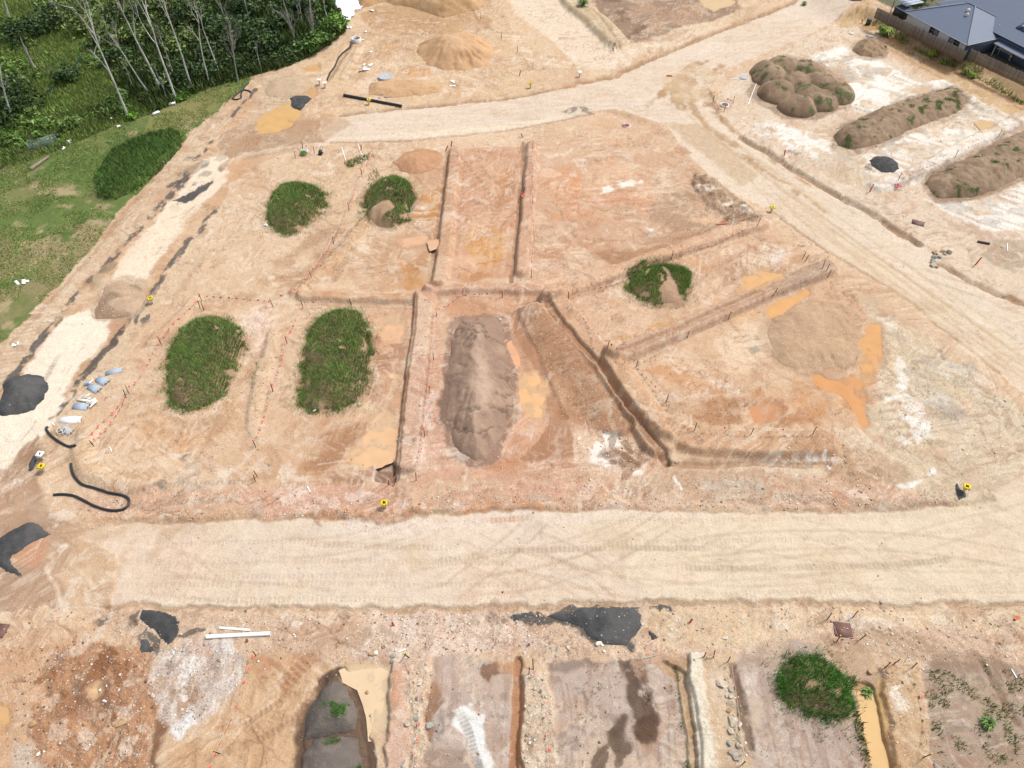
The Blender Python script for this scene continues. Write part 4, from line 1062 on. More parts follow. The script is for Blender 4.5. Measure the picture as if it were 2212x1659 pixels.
# ---- water lying in the hollows
for n, (poly, col) in enumerate(PUD):
    pl = P(poly)
    zz = float(np.median(gz(pl[:, 0], pl[:, 1])))-.06
    c = pl.mean(0)
    out = []
    for i in range(len(pl)):                       # finer wavy rim, slightly beyond the hollow
        a, b = pl[i], pl[(i+1) % len(pl)]
        for t in np.linspace(0, 1, 7)[:-1]:
            q = a+(b-a)*t; q = c+(q-c)*(1.10+.12*float(fbm(np.array([q[0]]), np.array([q[1]]), 1.1, 3, 90)[0]))
            out.append((q[0], q[1], zz))
    out.append((c[0], c[1], zz))
    m_ = len(out)-1
    me = mesh_np("puddle", out, np.array([[i, (i+1) % m_, m_] for i in range(m_)]), [water_material('muddy_water', C(*((np.array(col)*.80+np.array((226, 196, 160))*.17)*np.array((.97, .95, .95)))))])
    tag(link('puddle', me), kind='structure')
# ---------------------------------------------------------------- mesh collector
class MB:
    def __init__(s): s.v = []; s.f = {}; s.n = 0; s.c = []
    def add(s, v, f, col=None):
        v = np.asarray(v, float).reshape(-1, 3); f = np.asarray(f, int)
        s.f.setdefault(f.shape[1], []).append(f+s.n); s.v.append(v); s.n += len(v)
        if col is not None:
            c = np.asarray(col, float); s.c.append(np.broadcast_to(c, (len(v), 3)) if c.ndim == 1 else c)
        return s
    def tube(s, pts, rad, sides=6, cap=True, col=None):
        pts = np.asarray(pts, float); n = len(pts); rad = np.broadcast_to(np.asarray(rad, float), (n,))
        t = np.gradient(pts, axis=0); t /= np.linalg.norm(t, axis=1)[:, None]+1e-9
        up = np.array([0, 0, 1.0]) if abs(t[:, 2]).mean() < .8 else np.array([1.0, 0, 0])
        a = np.cross(t, up); a /= np.linalg.norm(a, axis=1)[:, None]+1e-9
        b = np.cross(t, a)
        th_ = np.arange(sides)*2*math.pi/sides
        v = pts[:, None]+rad[:, None, None]*(np.cos(th_)[None, :, None]*a[:, None]+np.sin(th_)[None, :, None]*b[:, None])
        f = []
        for i in range(n-1):
            for j in range(sides):
                k = (j+1) % sides
                f.append((i*sides+j, i*sides+k, (i+1)*sides+k, (i+1)*sides+j))
        s.add(v.reshape(-1, 3), f, col)
        if cap:
            for e, o in ((0, s.n-n*sides), (n-1, s.n-sides)):
                base = o
                c0 = pts[e]
                s.add(np.concatenate([s.v[-1][:0], v[e], c0[None]]), [(j, (j+1) % sides, sides) for j in range(sides)], col)
        return s
    def box(s, c, size, rz=0, R=None, col=None):
        x, y, z = np.asarray(size, float)/2
        v = np.array([(-x, -y, -z), (x, -y, -z), (x, y, -z), (-x, y, -z), (-x, -y, z), (x, -y, z), (x, y, z), (-x, y, z)])
        if R is None:
            ca, sa = math.cos(rz), math.sin(rz); R = np.array([[ca, -sa, 0], [sa, ca, 0], [0, 0, 1]])
        return s.add(v@R.T+np.asarray(c, float), [(0, 3, 2, 1), (4, 5, 6, 7), (0, 1, 5, 4), (1, 2, 6, 5), (2, 3, 7, 6), (3, 0, 4, 7)], col)
    def mesh(s, name, mats, smooth=False):
        return mesh_np(name, np.concatenate(s.v), [np.concatenate(x) for x in s.f.values()], mats, smooth, np.concatenate(s.c) if s.c else None)
    def build(s, name, mats, parent=None, loc=None, rot=None, smooth=False):
        return link(name, s.mesh(name, mats, smooth), parent, loc, rot)

# ---------------------------------------------------------------- grass and leaves
def blades(pts, h, w, cols, lean=.5, g=None, dark=0):
    """upright thin triangles; pts (n,3); returns verts, faces, colours"""
    g = g or rng; n = len(pts)
    ang = g.random(n)*2*math.pi; la = g.random(n)*2*math.pi
    hh = h*(.55+.9*g.random(n)); ww = w*(.7+.6*g.random(n))
    d = np.stack([np.cos(ang)*ww/2, np.sin(ang)*ww/2, np.zeros(n)], 1)
    ln = lean*hh*g.random(n)
    tip = pts+np.stack([np.cos(la)*ln, np.sin(la)*ln, hh], 1)
    v = np.stack([pts-d, pts+d, tip], 1).reshape(-1, 3)
    f = np.arange(n*3).reshape(-1, 3)
    cols = np.array([CG(*c) for c in cols]); ci = g.integers(0, len(cols), n)
    c = cols[ci]*(.75+.5*g.random(n))[:, None]
    return v, f, np.repeat(c, 3, 0)
def leaves(cen, size, cols, g=None, flat=.6):
    """small leaf-clump quads at given centres"""
    g = g or rng; n = len(cen)
    a = g.normal(size=(n, 3)); a[:, 2] *= flat; a /= np.linalg.norm(a, axis=1)[:, None]
    b = np.cross(a, g.normal(size=(n, 3))); b /= np.linalg.norm(b, axis=1)[:, None]
    s_ = size*(.5+g.random(n))[:, None]
    v = np.stack([cen-a*s_, cen-b*s_*.45, cen+a*s_, cen+b*s_*.45], 1).reshape(-1, 3)
    f = np.arange(n*4).reshape(-1, 4)
    cols = np.array([CG(*c) for c in cols])
    c = cols[g.integers(0, len(cols), n)]*(.7+.6*g.random(n))[:, None]
    return v, f, np.repeat(c, 4, 0)
def sample_poly(poly, dens, g=None, inset=0.0):
    poly = P(poly) if isinstance(poly, str) else poly
    g = g or rng
    lo, hi = poly.min(0), poly.max(0)
    n = int((hi-lo).prod()*dens)
    q = lo+(hi-lo)*g.random((n, 2))
    return q[sdf(poly, q[:, 0], q[:, 1]) > inset]
GREENS = [(74, 104, 40), (88, 120, 48), (60, 90, 36), (104, 128, 58), (96, 108, 54)]
DGREENS = [(72, 98, 44), (86, 110, 52), (58, 84, 38), (102, 118, 62), (116, 124, 76)]
LGREENS = [(96, 128, 54), (112, 138, 66), (84, 116, 48), (138, 142, 84), (72, 108, 40)]

# ---------------------------------------------------------------- heaps of earth
def heap_mesh(name, poly, H, w, col, g_seed, rough=.10, power=2.0, lumps=None, crack=0., stone=.15, step=.2, top=None, gully=0., green=None, grit=.08, colvar=None, sink=.12):
    poly = P(poly) if isinstance(poly, str) else poly
    lo, hi = poly.min(0)-.9, poly.max(0)+.9
    nx, ny = int((hi[0]-lo[0])/step)+2, int((hi[1]-lo[1])/step)+2
    x, y = np.meshgrid(np.linspace(lo[0], hi[0], nx), np.linspace(lo[1], hi[1], ny))
    x, y = x.ravel(), y.ravel()
    wx = .45*fbm(x, y, 2.2, 3, g_seed); wy = .45*fbm(x, y, 2.2, 3, g_seed+1)
    s = sdf(poly, x+wx, y+wy)
    t = np.clip(s/w, 0, 1)
    prof = 1-(1-t)**power
    if lumps is not None:                # tipped loads standing shoulder to shoulder
        lp = [at(px, py) for px, py, r in lumps]
        prof = np.zeros_like(x)
        for p, (px, py, r) in zip(lp, lumps):
            d = np.sqrt((x+wx*.6-p.x)**2+(y+wy*.6-p.y)**2)/r
            prof = np.maximum(prof, np.clip(1-d**2, 0, 1)**.75)
        s = np.where(prof > 0.001, prof, -1)*.8
    base = gz(x, y)
    n1 = fbm(x, y, 1.5, 4, g_seed+2); n2 = fbm(x, y, .5, 3, g_seed+3); n3 = fbm(x, y, 4, 3, g_seed+4)
    h = H*prof*(1+.18*n3)+(rough*n1+rough*.5*n2)*np.clip(t*3, 0, 1)
    cr = np.zeros_like(x)
    if crack:
        r = np.abs(fbm(x, y, 2.6, 4, g_seed+5)); cr = sstep(.075, .0, r)*sstep(-.1, .25, fbm(x, y, 5, 2, g_seed+6))
        h -= crack*cr*.14
    if gully:                            # rills running down the flank
        cx, cy = poly.mean(0); a = np.arctan2(y-cy, x-cx)
        r = fbm(a*9, s*.35, 1., 3, g_seed+7); rill = sstep(.1, .45, r)*np.clip(1-abs(t-.45)*1.8, 0, 1)
        h -= gully*rill
    z = base+np.where(s > 0, h, np.maximum(s, -.8)*.6-.02)-np.where(s > 0, 0, sink)
    c = C(*col)[None]*(1+grit*1.1*n1+grit*n2+.05*n3)[:, None]
    if colvar is not None:
        m = sstep(-.05, .35, fbm(x, y, 3, 3, g_seed+8))[:, None]*.7
        c = c*(1-m)+C(*colvar)[None]*m
    if top is not None:
        m = (sstep(.55, .95, t+.15*n1)*.9)[:, None]
        c = c*(1-m)+C(*top)[None]*(1+.08*n2)[:, None]*m
    if crack: c = c*(1-.3*crack*cr[:, None])
    gm = np.zeros_like(x)
    if green is not None:
        thr, gcol = green
        gm = sstep(thr-.12, thr+.12, fbm(x, y, 1.1, 4, g_seed+9)+.25*fbm(x, y, 5, 2, g_seed+10))*(s > .1)
        c = c*(1-gm[:, None])+C(*gcol)[None]*(1+.25*n2)[:, None]*gm[:, None]
    idx = np.arange(nx*ny).reshape(ny, nx)
    q = np.stack([idx[:-1, :-1], idx[:-1, 1:], idx[1:, 1:], idx[1:, :-1]], -1).reshape(-1, 4)
    q = q[(s[q] > -.35).any(1)]
    used, inv = np.unique(q, return_inverse=True)
    o = np.array([poly[:, 0].mean(), poly[:, 1].mean(), float(gz(*poly.mean(0)))])
    v = np.stack([x, y, z], 1)[used]-o
    me = mesh_np(name, v, inv.reshape(q.shape), [M_EARTH], True, np.clip(c[used], .004, .86), {'wet': np.zeros(len(used)), 'stone': np.full(len(used), stone)})
    return me, o, (x, y, z, s, gm)
def heap(name, label, cat, poly, H, w, col, seed, group=None, tufts=0, tuft_cols=GREENS, tuft_h=.3, **k):
    me, o, (x, y, z, s, gm) = heap_mesh('soil' if tufts else name, poly, H, w, col, seed, **k)
    if not tufts:
        ob = link(name, me, None, tuple(o)); tag(ob, label, cat, group); return ob
    root = thing(name, label, cat, tuple(o), 0, group)
    link('soil', me, root)
    g = np.random.default_rng(seed)
    cand = np.nonzero((s > .05) & (g.random(len(x)) < gm))[0]
    if len(cand):
        ii = g.choice(cand, tufts)
        p = np.stack([x[ii], y[ii], z[ii]-.03], 1)-o
        p[:, :2] += g.normal(0, .12, (len(ii), 2))
        v, f, c = blades(p, tuft_h*.8, .06, tuft_cols, .8, g)
        b = link('grass', mesh_np('grass', v, f, [M_GRASS], False, c), root); b['kind'] = 'stuff'
    return root

def grass_heap(label, poly, H, w, seed, bare=None, cols=DGREENS, tall=.42, dens=270, soilcol=(190, 156, 126), over=.25):
    """a heap grown over with long grass"""
    poly_ = P(poly)
    me, o, (x, y, z, s, gm) = heap_mesh('soil', poly_, H, w, soilcol, seed, rough=.08, power=2.0, step=.25)
    root = thing('grassy_mound', label, 'mound', tuple(o), 0, 'mounds grown over with grass')
    link('soil', me, root)
    g = np.random.default_rng(seed)
    lo, hi = poly_.min(0)-1, poly_.max(0)+1
    n = int((hi-lo).prod()*dens)
    q = lo+(hi-lo)*g.random((n, 2))
    wob = .9*fbm(q[:, 0], q[:, 1], 1.3, 4, seed+20)
    sq = sdf(poly_, q[:, 0], q[:, 1])+wob+over
    keep = (sq > 0) | (g.random(n) < .25*np.exp(np.minimum(sq, 0)*2.2))
    keep &= fbm(q[:, 0], q[:, 1], 1.1, 3, seed+60) < .62-.25*(sq < .8)
    for b in (bare or []):
        keep &= ~(sdf(P(b), q[:, 0]+.3*wob, q[:, 1]+.3*wob)+.4*wob > 0)
    q = q[keep]
    # height on the heap at these points
    sx = np.unique(x); sy = np.unique(y); nx, ny = len(sx), len(sy)
    zz = z.reshape(ny, nx)
    ci = np.clip(np.searchsorted(sx, q[:, 0])-1, 0, nx-2); ri = np.clip(np.searchsorted(sy, q[:, 1])-1, 0, ny-2)
    zq = np.maximum(zz[ri, ci], gz(q[:, 0], q[:, 1]))
    p = np.stack([q[:, 0], q[:, 1], zq-.04], 1)-o
    pat = fbm(q[:, 0], q[:, 1], 2.2, 3, seed+30)
    v, f, c = blades(p, tall, .055, cols, .9, g)
    c = 1.45*c*np.repeat(1+.45*pat+.25*fbm(q[:, 0], q[:, 1], .8, 2, seed+50), 3)[:, None]
    straw = np.repeat(sstep(.35, .75, fbm(q[:, 0], q[:, 1], 1.3, 3, seed+40)), 3)[:, None]*.55
    c = c*(1-straw)+CG(150, 146, 92)[None]*straw
    v[2::3, 2] += np.clip(pat, -.3, 1)*tall*.5
    b = link('grass', mesh_np('grass', v, f, [M_GRASS], False, np.clip(c, .003, .8)), root); b['kind'] = 'stuff'
    return root

grass_heap('round dark green grass mound nearest the left street, farthest from the camera', "583,450 588,425 610,405 640,400 675,404 700,425 703,440 690,462 665,480 640,500 615,506 592,495 583,475", 1.9, 3.4, 201)
grass_heap('grass mound with a bare earth scoop on its front, beside the narrow lot', "790,440 800,410 825,393 855,388 885,400 892,425 880,450 875,475 850,490 815,488 795,475", 1.9, 3.4, 202, bare=["800,472 815,458 845,455 858,466 830,480 815,492 800,490", "828,402 845,398 852,410 835,414"])
grass_heap('round grass mound with a bare strip on its right, in the wedge lot', "1362,600 1380,580 1420,572 1460,578 1488,592 1490,612 1480,640 1460,655 1420,658 1385,650 1365,635 1360,615", 1.35, 3.2, 203, bare=["1430,625 1440,606 1455,620 1468,640 1480,652 1440,664 1424,655", "1388,604 1400,590 1404,598 1394,610", "1425,585 1438,596 1448,612 1436,612"], cols=GREENS+DGREENS)
grass_heap('large oval grass mound near the concrete pipe shells', "362,850 366,790 380,735 405,705 450,692 495,695 520,715 524,755 505,800 480,850 445,872 400,880 370,872", 2.3, 4.2, 204)
grass_heap('large upright oval grass mound left of the centre lot', "655,870 655,790 668,720 690,688 735,674 775,680 795,710 797,770 790,840 770,872 720,885 680,886", 2.3, 4.2, 205)
grass_heap('bright green tussock mound on bare grey lot at the lower right', "1682,1500 1690,1450 1715,1425 1755,1422 1800,1440 1835,1480 1840,1520 1820,1540 1790,1550 1740,1540 1705,1525", 1.1, 2.4, 206, bare=["1735,1488 1752,1476 1768,1488 1752,1502", "1792,1500 1806,1494 1808,1504 1796,1508"], cols=[(52, 96, 34), (66, 112, 44), (40, 80, 28), (84, 124, 52)], tall=.6, dens=200)

# bare stockpiles
M0 = "985,705 1000,692 1040,686 1075,690 1088,720 1096,780 1108,830 1112,880 1095,920 1068,960 1045,990 1020,995 990,975 968,930 962,870 968,800 975,740"
ob = heap('spoil_heap', 'long grey brown heap of cracked soil in the centre lot', 'mound', M0, 1.9, 3.6, (180, 150, 128), 210, rough=.2, crack=1.4, power=1.7, top=(202, 172, 148), colvar=(158, 130, 110), gully=.18, step=.15)
paint_later = None
heap('gravel_heap', 'grey brown gravel heap dumped across the left street', 'mound', "218,640 228,618 262,607 300,612 312,640 303,665 285,685 240,690 205,690 200,668", .45, 3.0, (202, 172, 142), 211, rough=.10, stone=.7, colvar=(150, 122, 98), grit=.12, step=.15)
heap('soil_heap', 'brown soil heap beside the head of the narrow lot trench', 'mound', "848,350 870,328 905,320 945,325 962,340 945,365 900,376 865,372", .7, 3.0, (206, 158, 120), 212, rough=.10, colvar=(190, 142, 106))
heap('soil_stockpile', 'big tan stockpile with a rilled flank near the upper road', 'mound', "900,112 905,92 940,80 985,75 1030,78 1062,90 1066,120 1050,142 1010,152 960,154 920,140", 2.6, 6.0, (214, 172, 130), 213, rough=.22, gully=.6, power=1.5, top=(216, 178, 140), step=.3)
heap('earth_bank', 'high raw earth bank along the top edge of the site', 'bank', "772,20 830,5 900,20 960,40 1040,20 1060,-60 760,-80", 2.6, 6, (196, 156, 112), 214, rough=.3, gully=.4, stone=.4, colvar=(212, 176, 134), step=.35)
heap('earth_shelf', 'eroded earth shelf carrying the round manhole lid', 'bank', "792,205 800,180 840,170 900,172 960,185 955,198 900,208 850,212", .6, 1.8, (212, 172, 130), 215, rough=.14, gully=.2, power=1.5, step=.25)
heap('gravel_heap', 'grey tracked gravel heap at the top of the left street', 'mound', "570,192 590,168 630,160 668,166 680,186 650,204 600,212 575,208", .45, 2.8, (206, 178, 146), 216, rough=.1, stone=.6, step=.25)
heap('gravel_heap', 'low brown gravel heap ringed by orange puddles in the right lot', 'mound', "1655,720 1665,685 1700,660 1760,655 1810,665 1850,690 1860,730 1855,770 1820,795 1760,802 1700,795 1665,770", .5, 4.0, (204, 170, 136), 217, rough=.13, stone=.7, crack=.5, colvar=(190, 156, 124), gully=.12)
HB = dict(rough=.3, colvar=(142, 118, 96), green=(.30, (112, 114, 76)), grit=.13, step=.17, crack=.9, gully=.12)
heap('soil_heap', 'cluster of seven tipped brown soil loads grown with weeds', 'mound', "1620,210 1640,150 1700,125 1770,140 1830,190 1825,225 1760,250 1700,245", 2.1, 3, (168, 142, 116), 218, 'weedy soil heaps on the white clay lots', 1500, power=2,
     lumps=[(1690, 150, 3.6), (1740, 158, 3.6), (1665, 172, 3.4), (1718, 185, 3.4), (1768, 185, 3.6), (1680, 205, 3.5), (1805, 208, 3.2), (1745, 215, 3.4), (1722, 235, 3.2), (1770, 222, 3.2), (1650, 160, 2.6)], **{**HB, 'rough': .13, 'crack': .3})
heap('soil_heap', 'long weedy soil ridge in the middle of the white lots', 'mound', "1802,295 1820,275 1880,250 1950,225 2020,200 2060,195 2085,215 2082,240 2040,255 1980,275 1900,310 1840,325 1808,315", 1.6, 2.8, (168, 142, 116), 219, 'weedy soil heaps on the white clay lots', 2600, **HB)
heap('soil_heap', 'long soil ridge running off the right edge of the picture', 'mound', "2000,400 2015,375 2080,345 2150,310 2212,280 2330,240 2360,300 2280,350 2180,395 2100,425 2030,430", 1.6, 2.8, (170, 144, 118), 220, 'weedy soil heaps on the white clay lots', 1500, **{**HB, 'green': (.5, (104, 116, 72))})
heap('soil_heap', 'small oval soil heap nearest the timber fence', 'mound', "1842,108 1850,92 1875,86 1898,90 1914,108 1910,120 1885,126 1855,120", 1.2, 2.6, (172, 144, 114), 221, 'weedy soil heaps on the white clay lots', 300, **{**HB, 'green': (.55, (90, 110, 60))})
heap('soil_heap', 'dark soil heap beside the cream puddle, farther of two', 'mound', "652,1600 660,1545 690,1490 725,1474 755,1490 775,1530 772,1575 740,1590 690,1590", 1.0, 2.0, (128, 117, 108), 222, 'dark heaps by the cream puddle', 260, rough=.1, colvar=(112, 103, 96), green=(.55, (70, 104, 54)), step=.12, crack=.4, grit=.12)
heap('soil_heap', 'dark soil heap cut by the bottom edge, nearer of two', 'mound', "650,1740 655,1630 680,1592 730,1585 772,1595 780,1650 778,1740", 1.1, 2.0, (132, 120, 111), 223, 'dark heaps by the cream puddle', 300, rough=.1, colvar=(114, 105, 98), green=(.5, (70, 104, 54)), step=.12, crack=.4, grit=.12)
# black road metal
AK = dict(rough=.16, stone=.2, colvar=(104, 102, 100), grit=.28, step=.15)
def metal(label, poly, H, seed, w=1.6, **k):
    heap('asphalt_heap', label, 'gravel heap', poly, H, w, (82, 82, 82), seed, 'heaps of black road metal', **{**AK, **k})
metal('big round heap of black road metal on the left street', "0,870 5,835 25,815 60,806 95,812 103,840 98,862 75,885 40,898 5,900 -20,890", 1.1, 231, 2.6)
metal('crescent of black road metal on the muddy lower left crossing', "-30,1200 -5,1165 20,1148 55,1132 80,1135 115,1156 85,1168 55,1185 30,1195 25,1205 40,1225 62,1242 45,1244 10,1228", .35, 232, 1.2)
metal('patch of black road metal left of the white pipes', "300,1345 308,1318 340,1314 370,1322 392,1340 390,1360 375,1385 357,1395 340,1370 315,1355", .3, 233, 1.2)
metal('small lobe of black road metal below the larger patch', "306,1380 320,1378 338,1405 330,1412 308,1402", .2, 234, .8)
metal('wide spill of black road metal below the bottom road', "1175,1330 1235,1318 1300,1307 1375,1311 1392,1328 1386,1352 1376,1376 1355,1400 1308,1397 1270,1382 1255,1362 1215,1348", .3, 235, 1.2, stone=.3)
metal('little black spill right of the wide spill', "1395,1365 1402,1358 1425,1378 1405,1382", .15, 236, .6)
metal('slim black spill left of the wide spill', "1106,1330 1150,1324 1160,1338 1115,1342", .12, 237, .6)
metal('oval heap of black road metal on the white clay', "1876,345 1890,338 1915,340 1942,352 1945,365 1930,374 1905,372 1885,360", .6, 238, 1.6)
metal('heap of black road metal at the far end of the upper road', "1824,12 1835,4 1852,2 1868,10 1864,20 1845,23 1828,20", .7, 239, 1.6)
metal('black road metal beside the ochre puddle at the top of the left street', "626,215 640,206 665,206 675,213 660,225 645,238 628,232", .35, 240, 1.0)
metal('slim tongue of black road metal beside the white marker post', "57,1018 64,990 78,976 79,995 72,1012 62,1022", .2, 241, .7)
metal('pad of black road metal around the yellow marker at the lower right', "2064,1068 2064,1045 2070,1042 2078,1056 2092,1070 2090,1078 2070,1080", .15, 242, .5)

# ---------------------------------------------------------------- ground cover
def grass_stuff(name, poly, dens, h, w, cols, thr, scale, seed, col_amp=.35, avoid=None):
    g = np.random.default_rng(seed)
    q = sample_poly(poly, dens, g)
    q = q[fbm(q[:, 0], q[:, 1], scale, 4, seed) > thr-.25*g.random(len(q))]
    inb = (np.abs(q[:, 0]) < np.interp(q[:, 1], yrow, hw)*.93) & (q[:, 1] < yrow[-1]-2)
    q = q[inb]
    p = np.stack([q[:, 0], q[:, 1], gz(q[:, 0], q[:, 1])-.03], 1)
    v, f, c = blades(p, h, w, cols, .8, g)
    pat = np.repeat(fbm(q[:, 0], q[:, 1], 3.0, 3, seed+2), 3)
    c = np.clip(c*(1+col_amp*pat)[:, None], .003, .8)
    return tag(link(name, mesh_np(name, v, f, [M_GRASS], False, c)), kind='stuff')
grass_stuff('mown_grass', GRASSF, 46, .16, .16, LGREENS+[(150, 146, 96)], -.05, 3.5, 301)
grass_stuff('tall_grass', "210,385 250,330 320,300 385,285 398,312 345,372 300,408 250,432 213,428", 90, .5, .11, [(72, 102, 46), (88, 118, 54), (60, 90, 40), (106, 122, 68)], -2, 3, 302)
grass_stuff('rough_grass', FOREST, 40, .5, .13, [(104, 128, 54), (120, 136, 66), (88, 114, 48), (138, 140, 84), (74, 102, 44)], -.4, 6, 303)
grass_stuff('forest_undergrowth', "330,246 380,222 460,187 527,168 600,150 655,130 700,103 748,68 735,45 700,-40 300,-60 200,60 250,180", 16, 1.5, .34, [(58, 74, 34), (70, 88, 40), (50, 66, 30), (84, 92, 50)], -.15, 5, 304)
grass_stuff('weeds', "1995,1450 2100,1432 2212,1450 2300,1560 2300,1720 2020,1720 2005,1560", 70, .32, .08, GREENS+DGREENS, .34, 1.1, 305)
grass_stuff('weeds', "1595,1420 1690,1395 1790,1560 1850,1600 1880,1700 1640,1700", 40, .25, .08, GREENS, .55, 1.2, 306)
grass_stuff('weeds', "1200,1435 1440,1435 1480,1560 1490,1700 1210,1700", 40, .25, .08, DGREENS, .58, 1.1, 307)
grass_stuff('weeds', "1840,1510 1862,1560 1880,1640 1895,1720 1880,1720 1860,1640 1842,1570", 60, .4, .1, DGREENS, -.1, 1.4, 308)
grass_stuff('weeds', "1462,1440 1472,1500 1482,1580 1494,1720 1484,1720 1470,1580 1458,1500", 60, .35, .09, DGREENS, .0, 1.2, 309)
grass_stuff('bank_grass', "1880,55 1950,95 2030,140 2075,150 2140,188 2212,232 2212,222 2140,176 2080,138 2030,126 1950,82 1890,45", 40, .45, .13, [(110, 120, 50), (134, 134, 66), (96, 112, 46)], .05, 2.5, 310)
grass_stuff('weeds', "742,352 770,340 800,330 797,345 770,358 752,364", 60, .35, .1, GREENS, -.3, 1.5, 311)
grass_stuff('weeds', "790,400 800,375 812,360 822,378 806,395 798,440 790,440", 40, .3, .09, DGREENS, .0, 1.5, 312)
grass_stuff('weeds', "530,790 560,780 550,840 530,850", 20, .25, .08, GREENS, .25, 1.2, 313)

def thicket(name, poly, n, hmax, cols, seed, size=.3, thr=-.1):
    g = np.random.default_rng(seed); q = sample_poly(poly, 1.0, g); q = q[fbm(q[:, 0], q[:, 1], 7, 3, seed) > thr]
    q = q[(np.abs(q[:, 0]) < np.interp(q[:, 1], yrow, hw)*.93) & (q[:, 1] < yrow[-1]-2)]
    cl = q[g.integers(0, len(q), n//40)]; hh = hmax*(.25+.75*g.random(len(cl))**1.5); rr = .5+.9*g.random(len(cl))
    k = g.integers(0, len(cl), n); d = g.normal(size=(n, 3)); d /= np.linalg.norm(d, axis=1)[:, None]; d *= (g.random(n)**.4)[:, None]
    z = gz(cl[:, 0], cl[:, 1])
    c0 = np.stack([cl[k, 0]+d[:, 0]*rr[k], cl[k, 1]+d[:, 1]*rr[k], z[k]+hh[k]*(.55+.5*d[:, 2])], 1)
    v, f, c = leaves(c0, size, cols, g, .6)
    c = c*np.repeat((.6+.7*g.random(len(cl)))[k], 4)[:, None]
    return tag(link(name, mesh_np(name, v, f, [M_LEAF], False, np.clip(c, .003, .6))), kind='stuff')
thicket('scrub', "330,243 380,219 460,184 527,165 600,147 655,127 700,100 745,66 735,45 700,-40 300,-60 240,60 280,180", 42000, 2.6, [(48, 66, 30), (58, 78, 36), (40, 56, 26), (70, 86, 44)], 320)
thicket('scrub', "0,330 120,310 250,258 300,230 240,60 200,-40 -60,-60 -60,330", 22000, 1.6, [(78, 106, 44), (94, 118, 52), (64, 92, 38), (108, 122, 66)], 321, .3, .05)

# ---------------------------------------------------------------- trees and bushes
M_BARK = mat('pale_bark', (.50, .49, .47), .8, noise=.35, scale=1.3)
M_DEAD = mat('grey_bark', C(176, 172, 164), .85, noise=.25, scale=2.0)
M_DARKBARK = mat('dark_bark', C(104, 88, 70), .9, noise=.3, scale=2.0)
OLIVE_L = [(76, 92, 42), (88, 102, 50), (64, 82, 36), (98, 108, 58)]
def limb(mb, p0, d, length, r0, g, depth, tips, bend=.25, sides=5):
    n = 5; pts = [p0]; dd = np.array(d, float)
    for i in range(n):
        dd = dd+g.normal(0, bend*.3, 3); dd[2] += .06; dd /= np.linalg.norm(dd)
        pts.append(pts[-1]+dd*length/n)
    pts = np.array(pts)
    mb.tube(pts, np.linspace(r0, r0*.35, n+1), sides, False)
    if depth > 0:
        for k in range(g.integers(2, 4)):
            i = g.integers(2, n+1)
            side = g.normal(0, 1, 3); side[2] = abs(side[2])*.5; nd = dd*.75+side*.5; nd /= np.linalg.norm(nd)
            limb(mb, pts[i], nd, length*(.45+.25*g.random()), r0*.5, g, depth-1, tips, bend, 4)
    tips.append(pts[-1])
def gum_tree(base, top, label, seed, r=.2, barkm=None, forks=3, crown=900, H=None, group='pale trunked gum trees at the forest edge', cat='tree', name='gum_tree', leafcols=OLIVE_L, leafsize=.3, spread=1.5, twigs=2, fork_at=.5):
    g = np.random.default_rng(seed)
    b = at(*base)
    if H is None:      # height at which the top picture point stands nearest above the base
        dx, dy, dz = ray(*top)
        a0 = np.array([0-b.x, 0-b.y]); a1 = np.array([dx, dy])
        t = -(a0@a1)/(a1@a1); H = H_CAM+t*dz-b.z; tx, ty = dx*t, dy*t
        lean = np.array([tx-b.x, ty-b.y])
    else:
        tx, ty = unproj(*top, b.z+H); lean = np.array([tx-b.x, ty-b.y])
    H = max(H, 3)
    root = thing(name, label, cat, tuple(b), 0, group); r *= .8
    n = 9; s_ = np.linspace(0, 1, n)
    wob = np.cumsum(g.normal(0, .12, (n, 2)), 0)*s_[:, None]
    tr = np.stack([lean[0]*s_+wob[:, 0], lean[1]*s_+wob[:, 1], s_*H-.15], 1)
    mb = MB(); mb.tube(tr, np.linspace(r, r*.32, n)*(1+.4*(s_ < .05)), 7, False)
    tips = [tr[-1]]
    for k in range(forks):
        i = int(n*(fork_at+.45*g.random())); i = min(i, n-2)
        ang = g.random()*6.28; d = np.array([math.cos(ang)*.35, math.sin(ang)*.35, 1.0]); d /= np.linalg.norm(d)
        limb(mb, tr[i], d, H*(.22+.2*g.random()), r*.42, g, twigs, tips)
    limb(mb, tr[-1], (0, 0, 1), H*.18, r*.3, g, twigs, tips)
    mb.build('trunk', [barkm or M_BARK], root, smooth=True)
    if crown:
        crown = int(crown*.6); tips = np.array(tips); k = g.integers(0, len(tips), crown)
        cl = tips[k]+g.normal(0, spread*.55, (crown, 3))*np.array([1, 1, .7])
        v, f, c = leaves(cl, leafsize, leafcols, g)
        c = c*np.repeat(.8+.5*g.random(len(tips))[k], 4)[:, None]
        link('crown', mesh_np('crown', v, f, [M_LEAF], False, c), root)
    return root
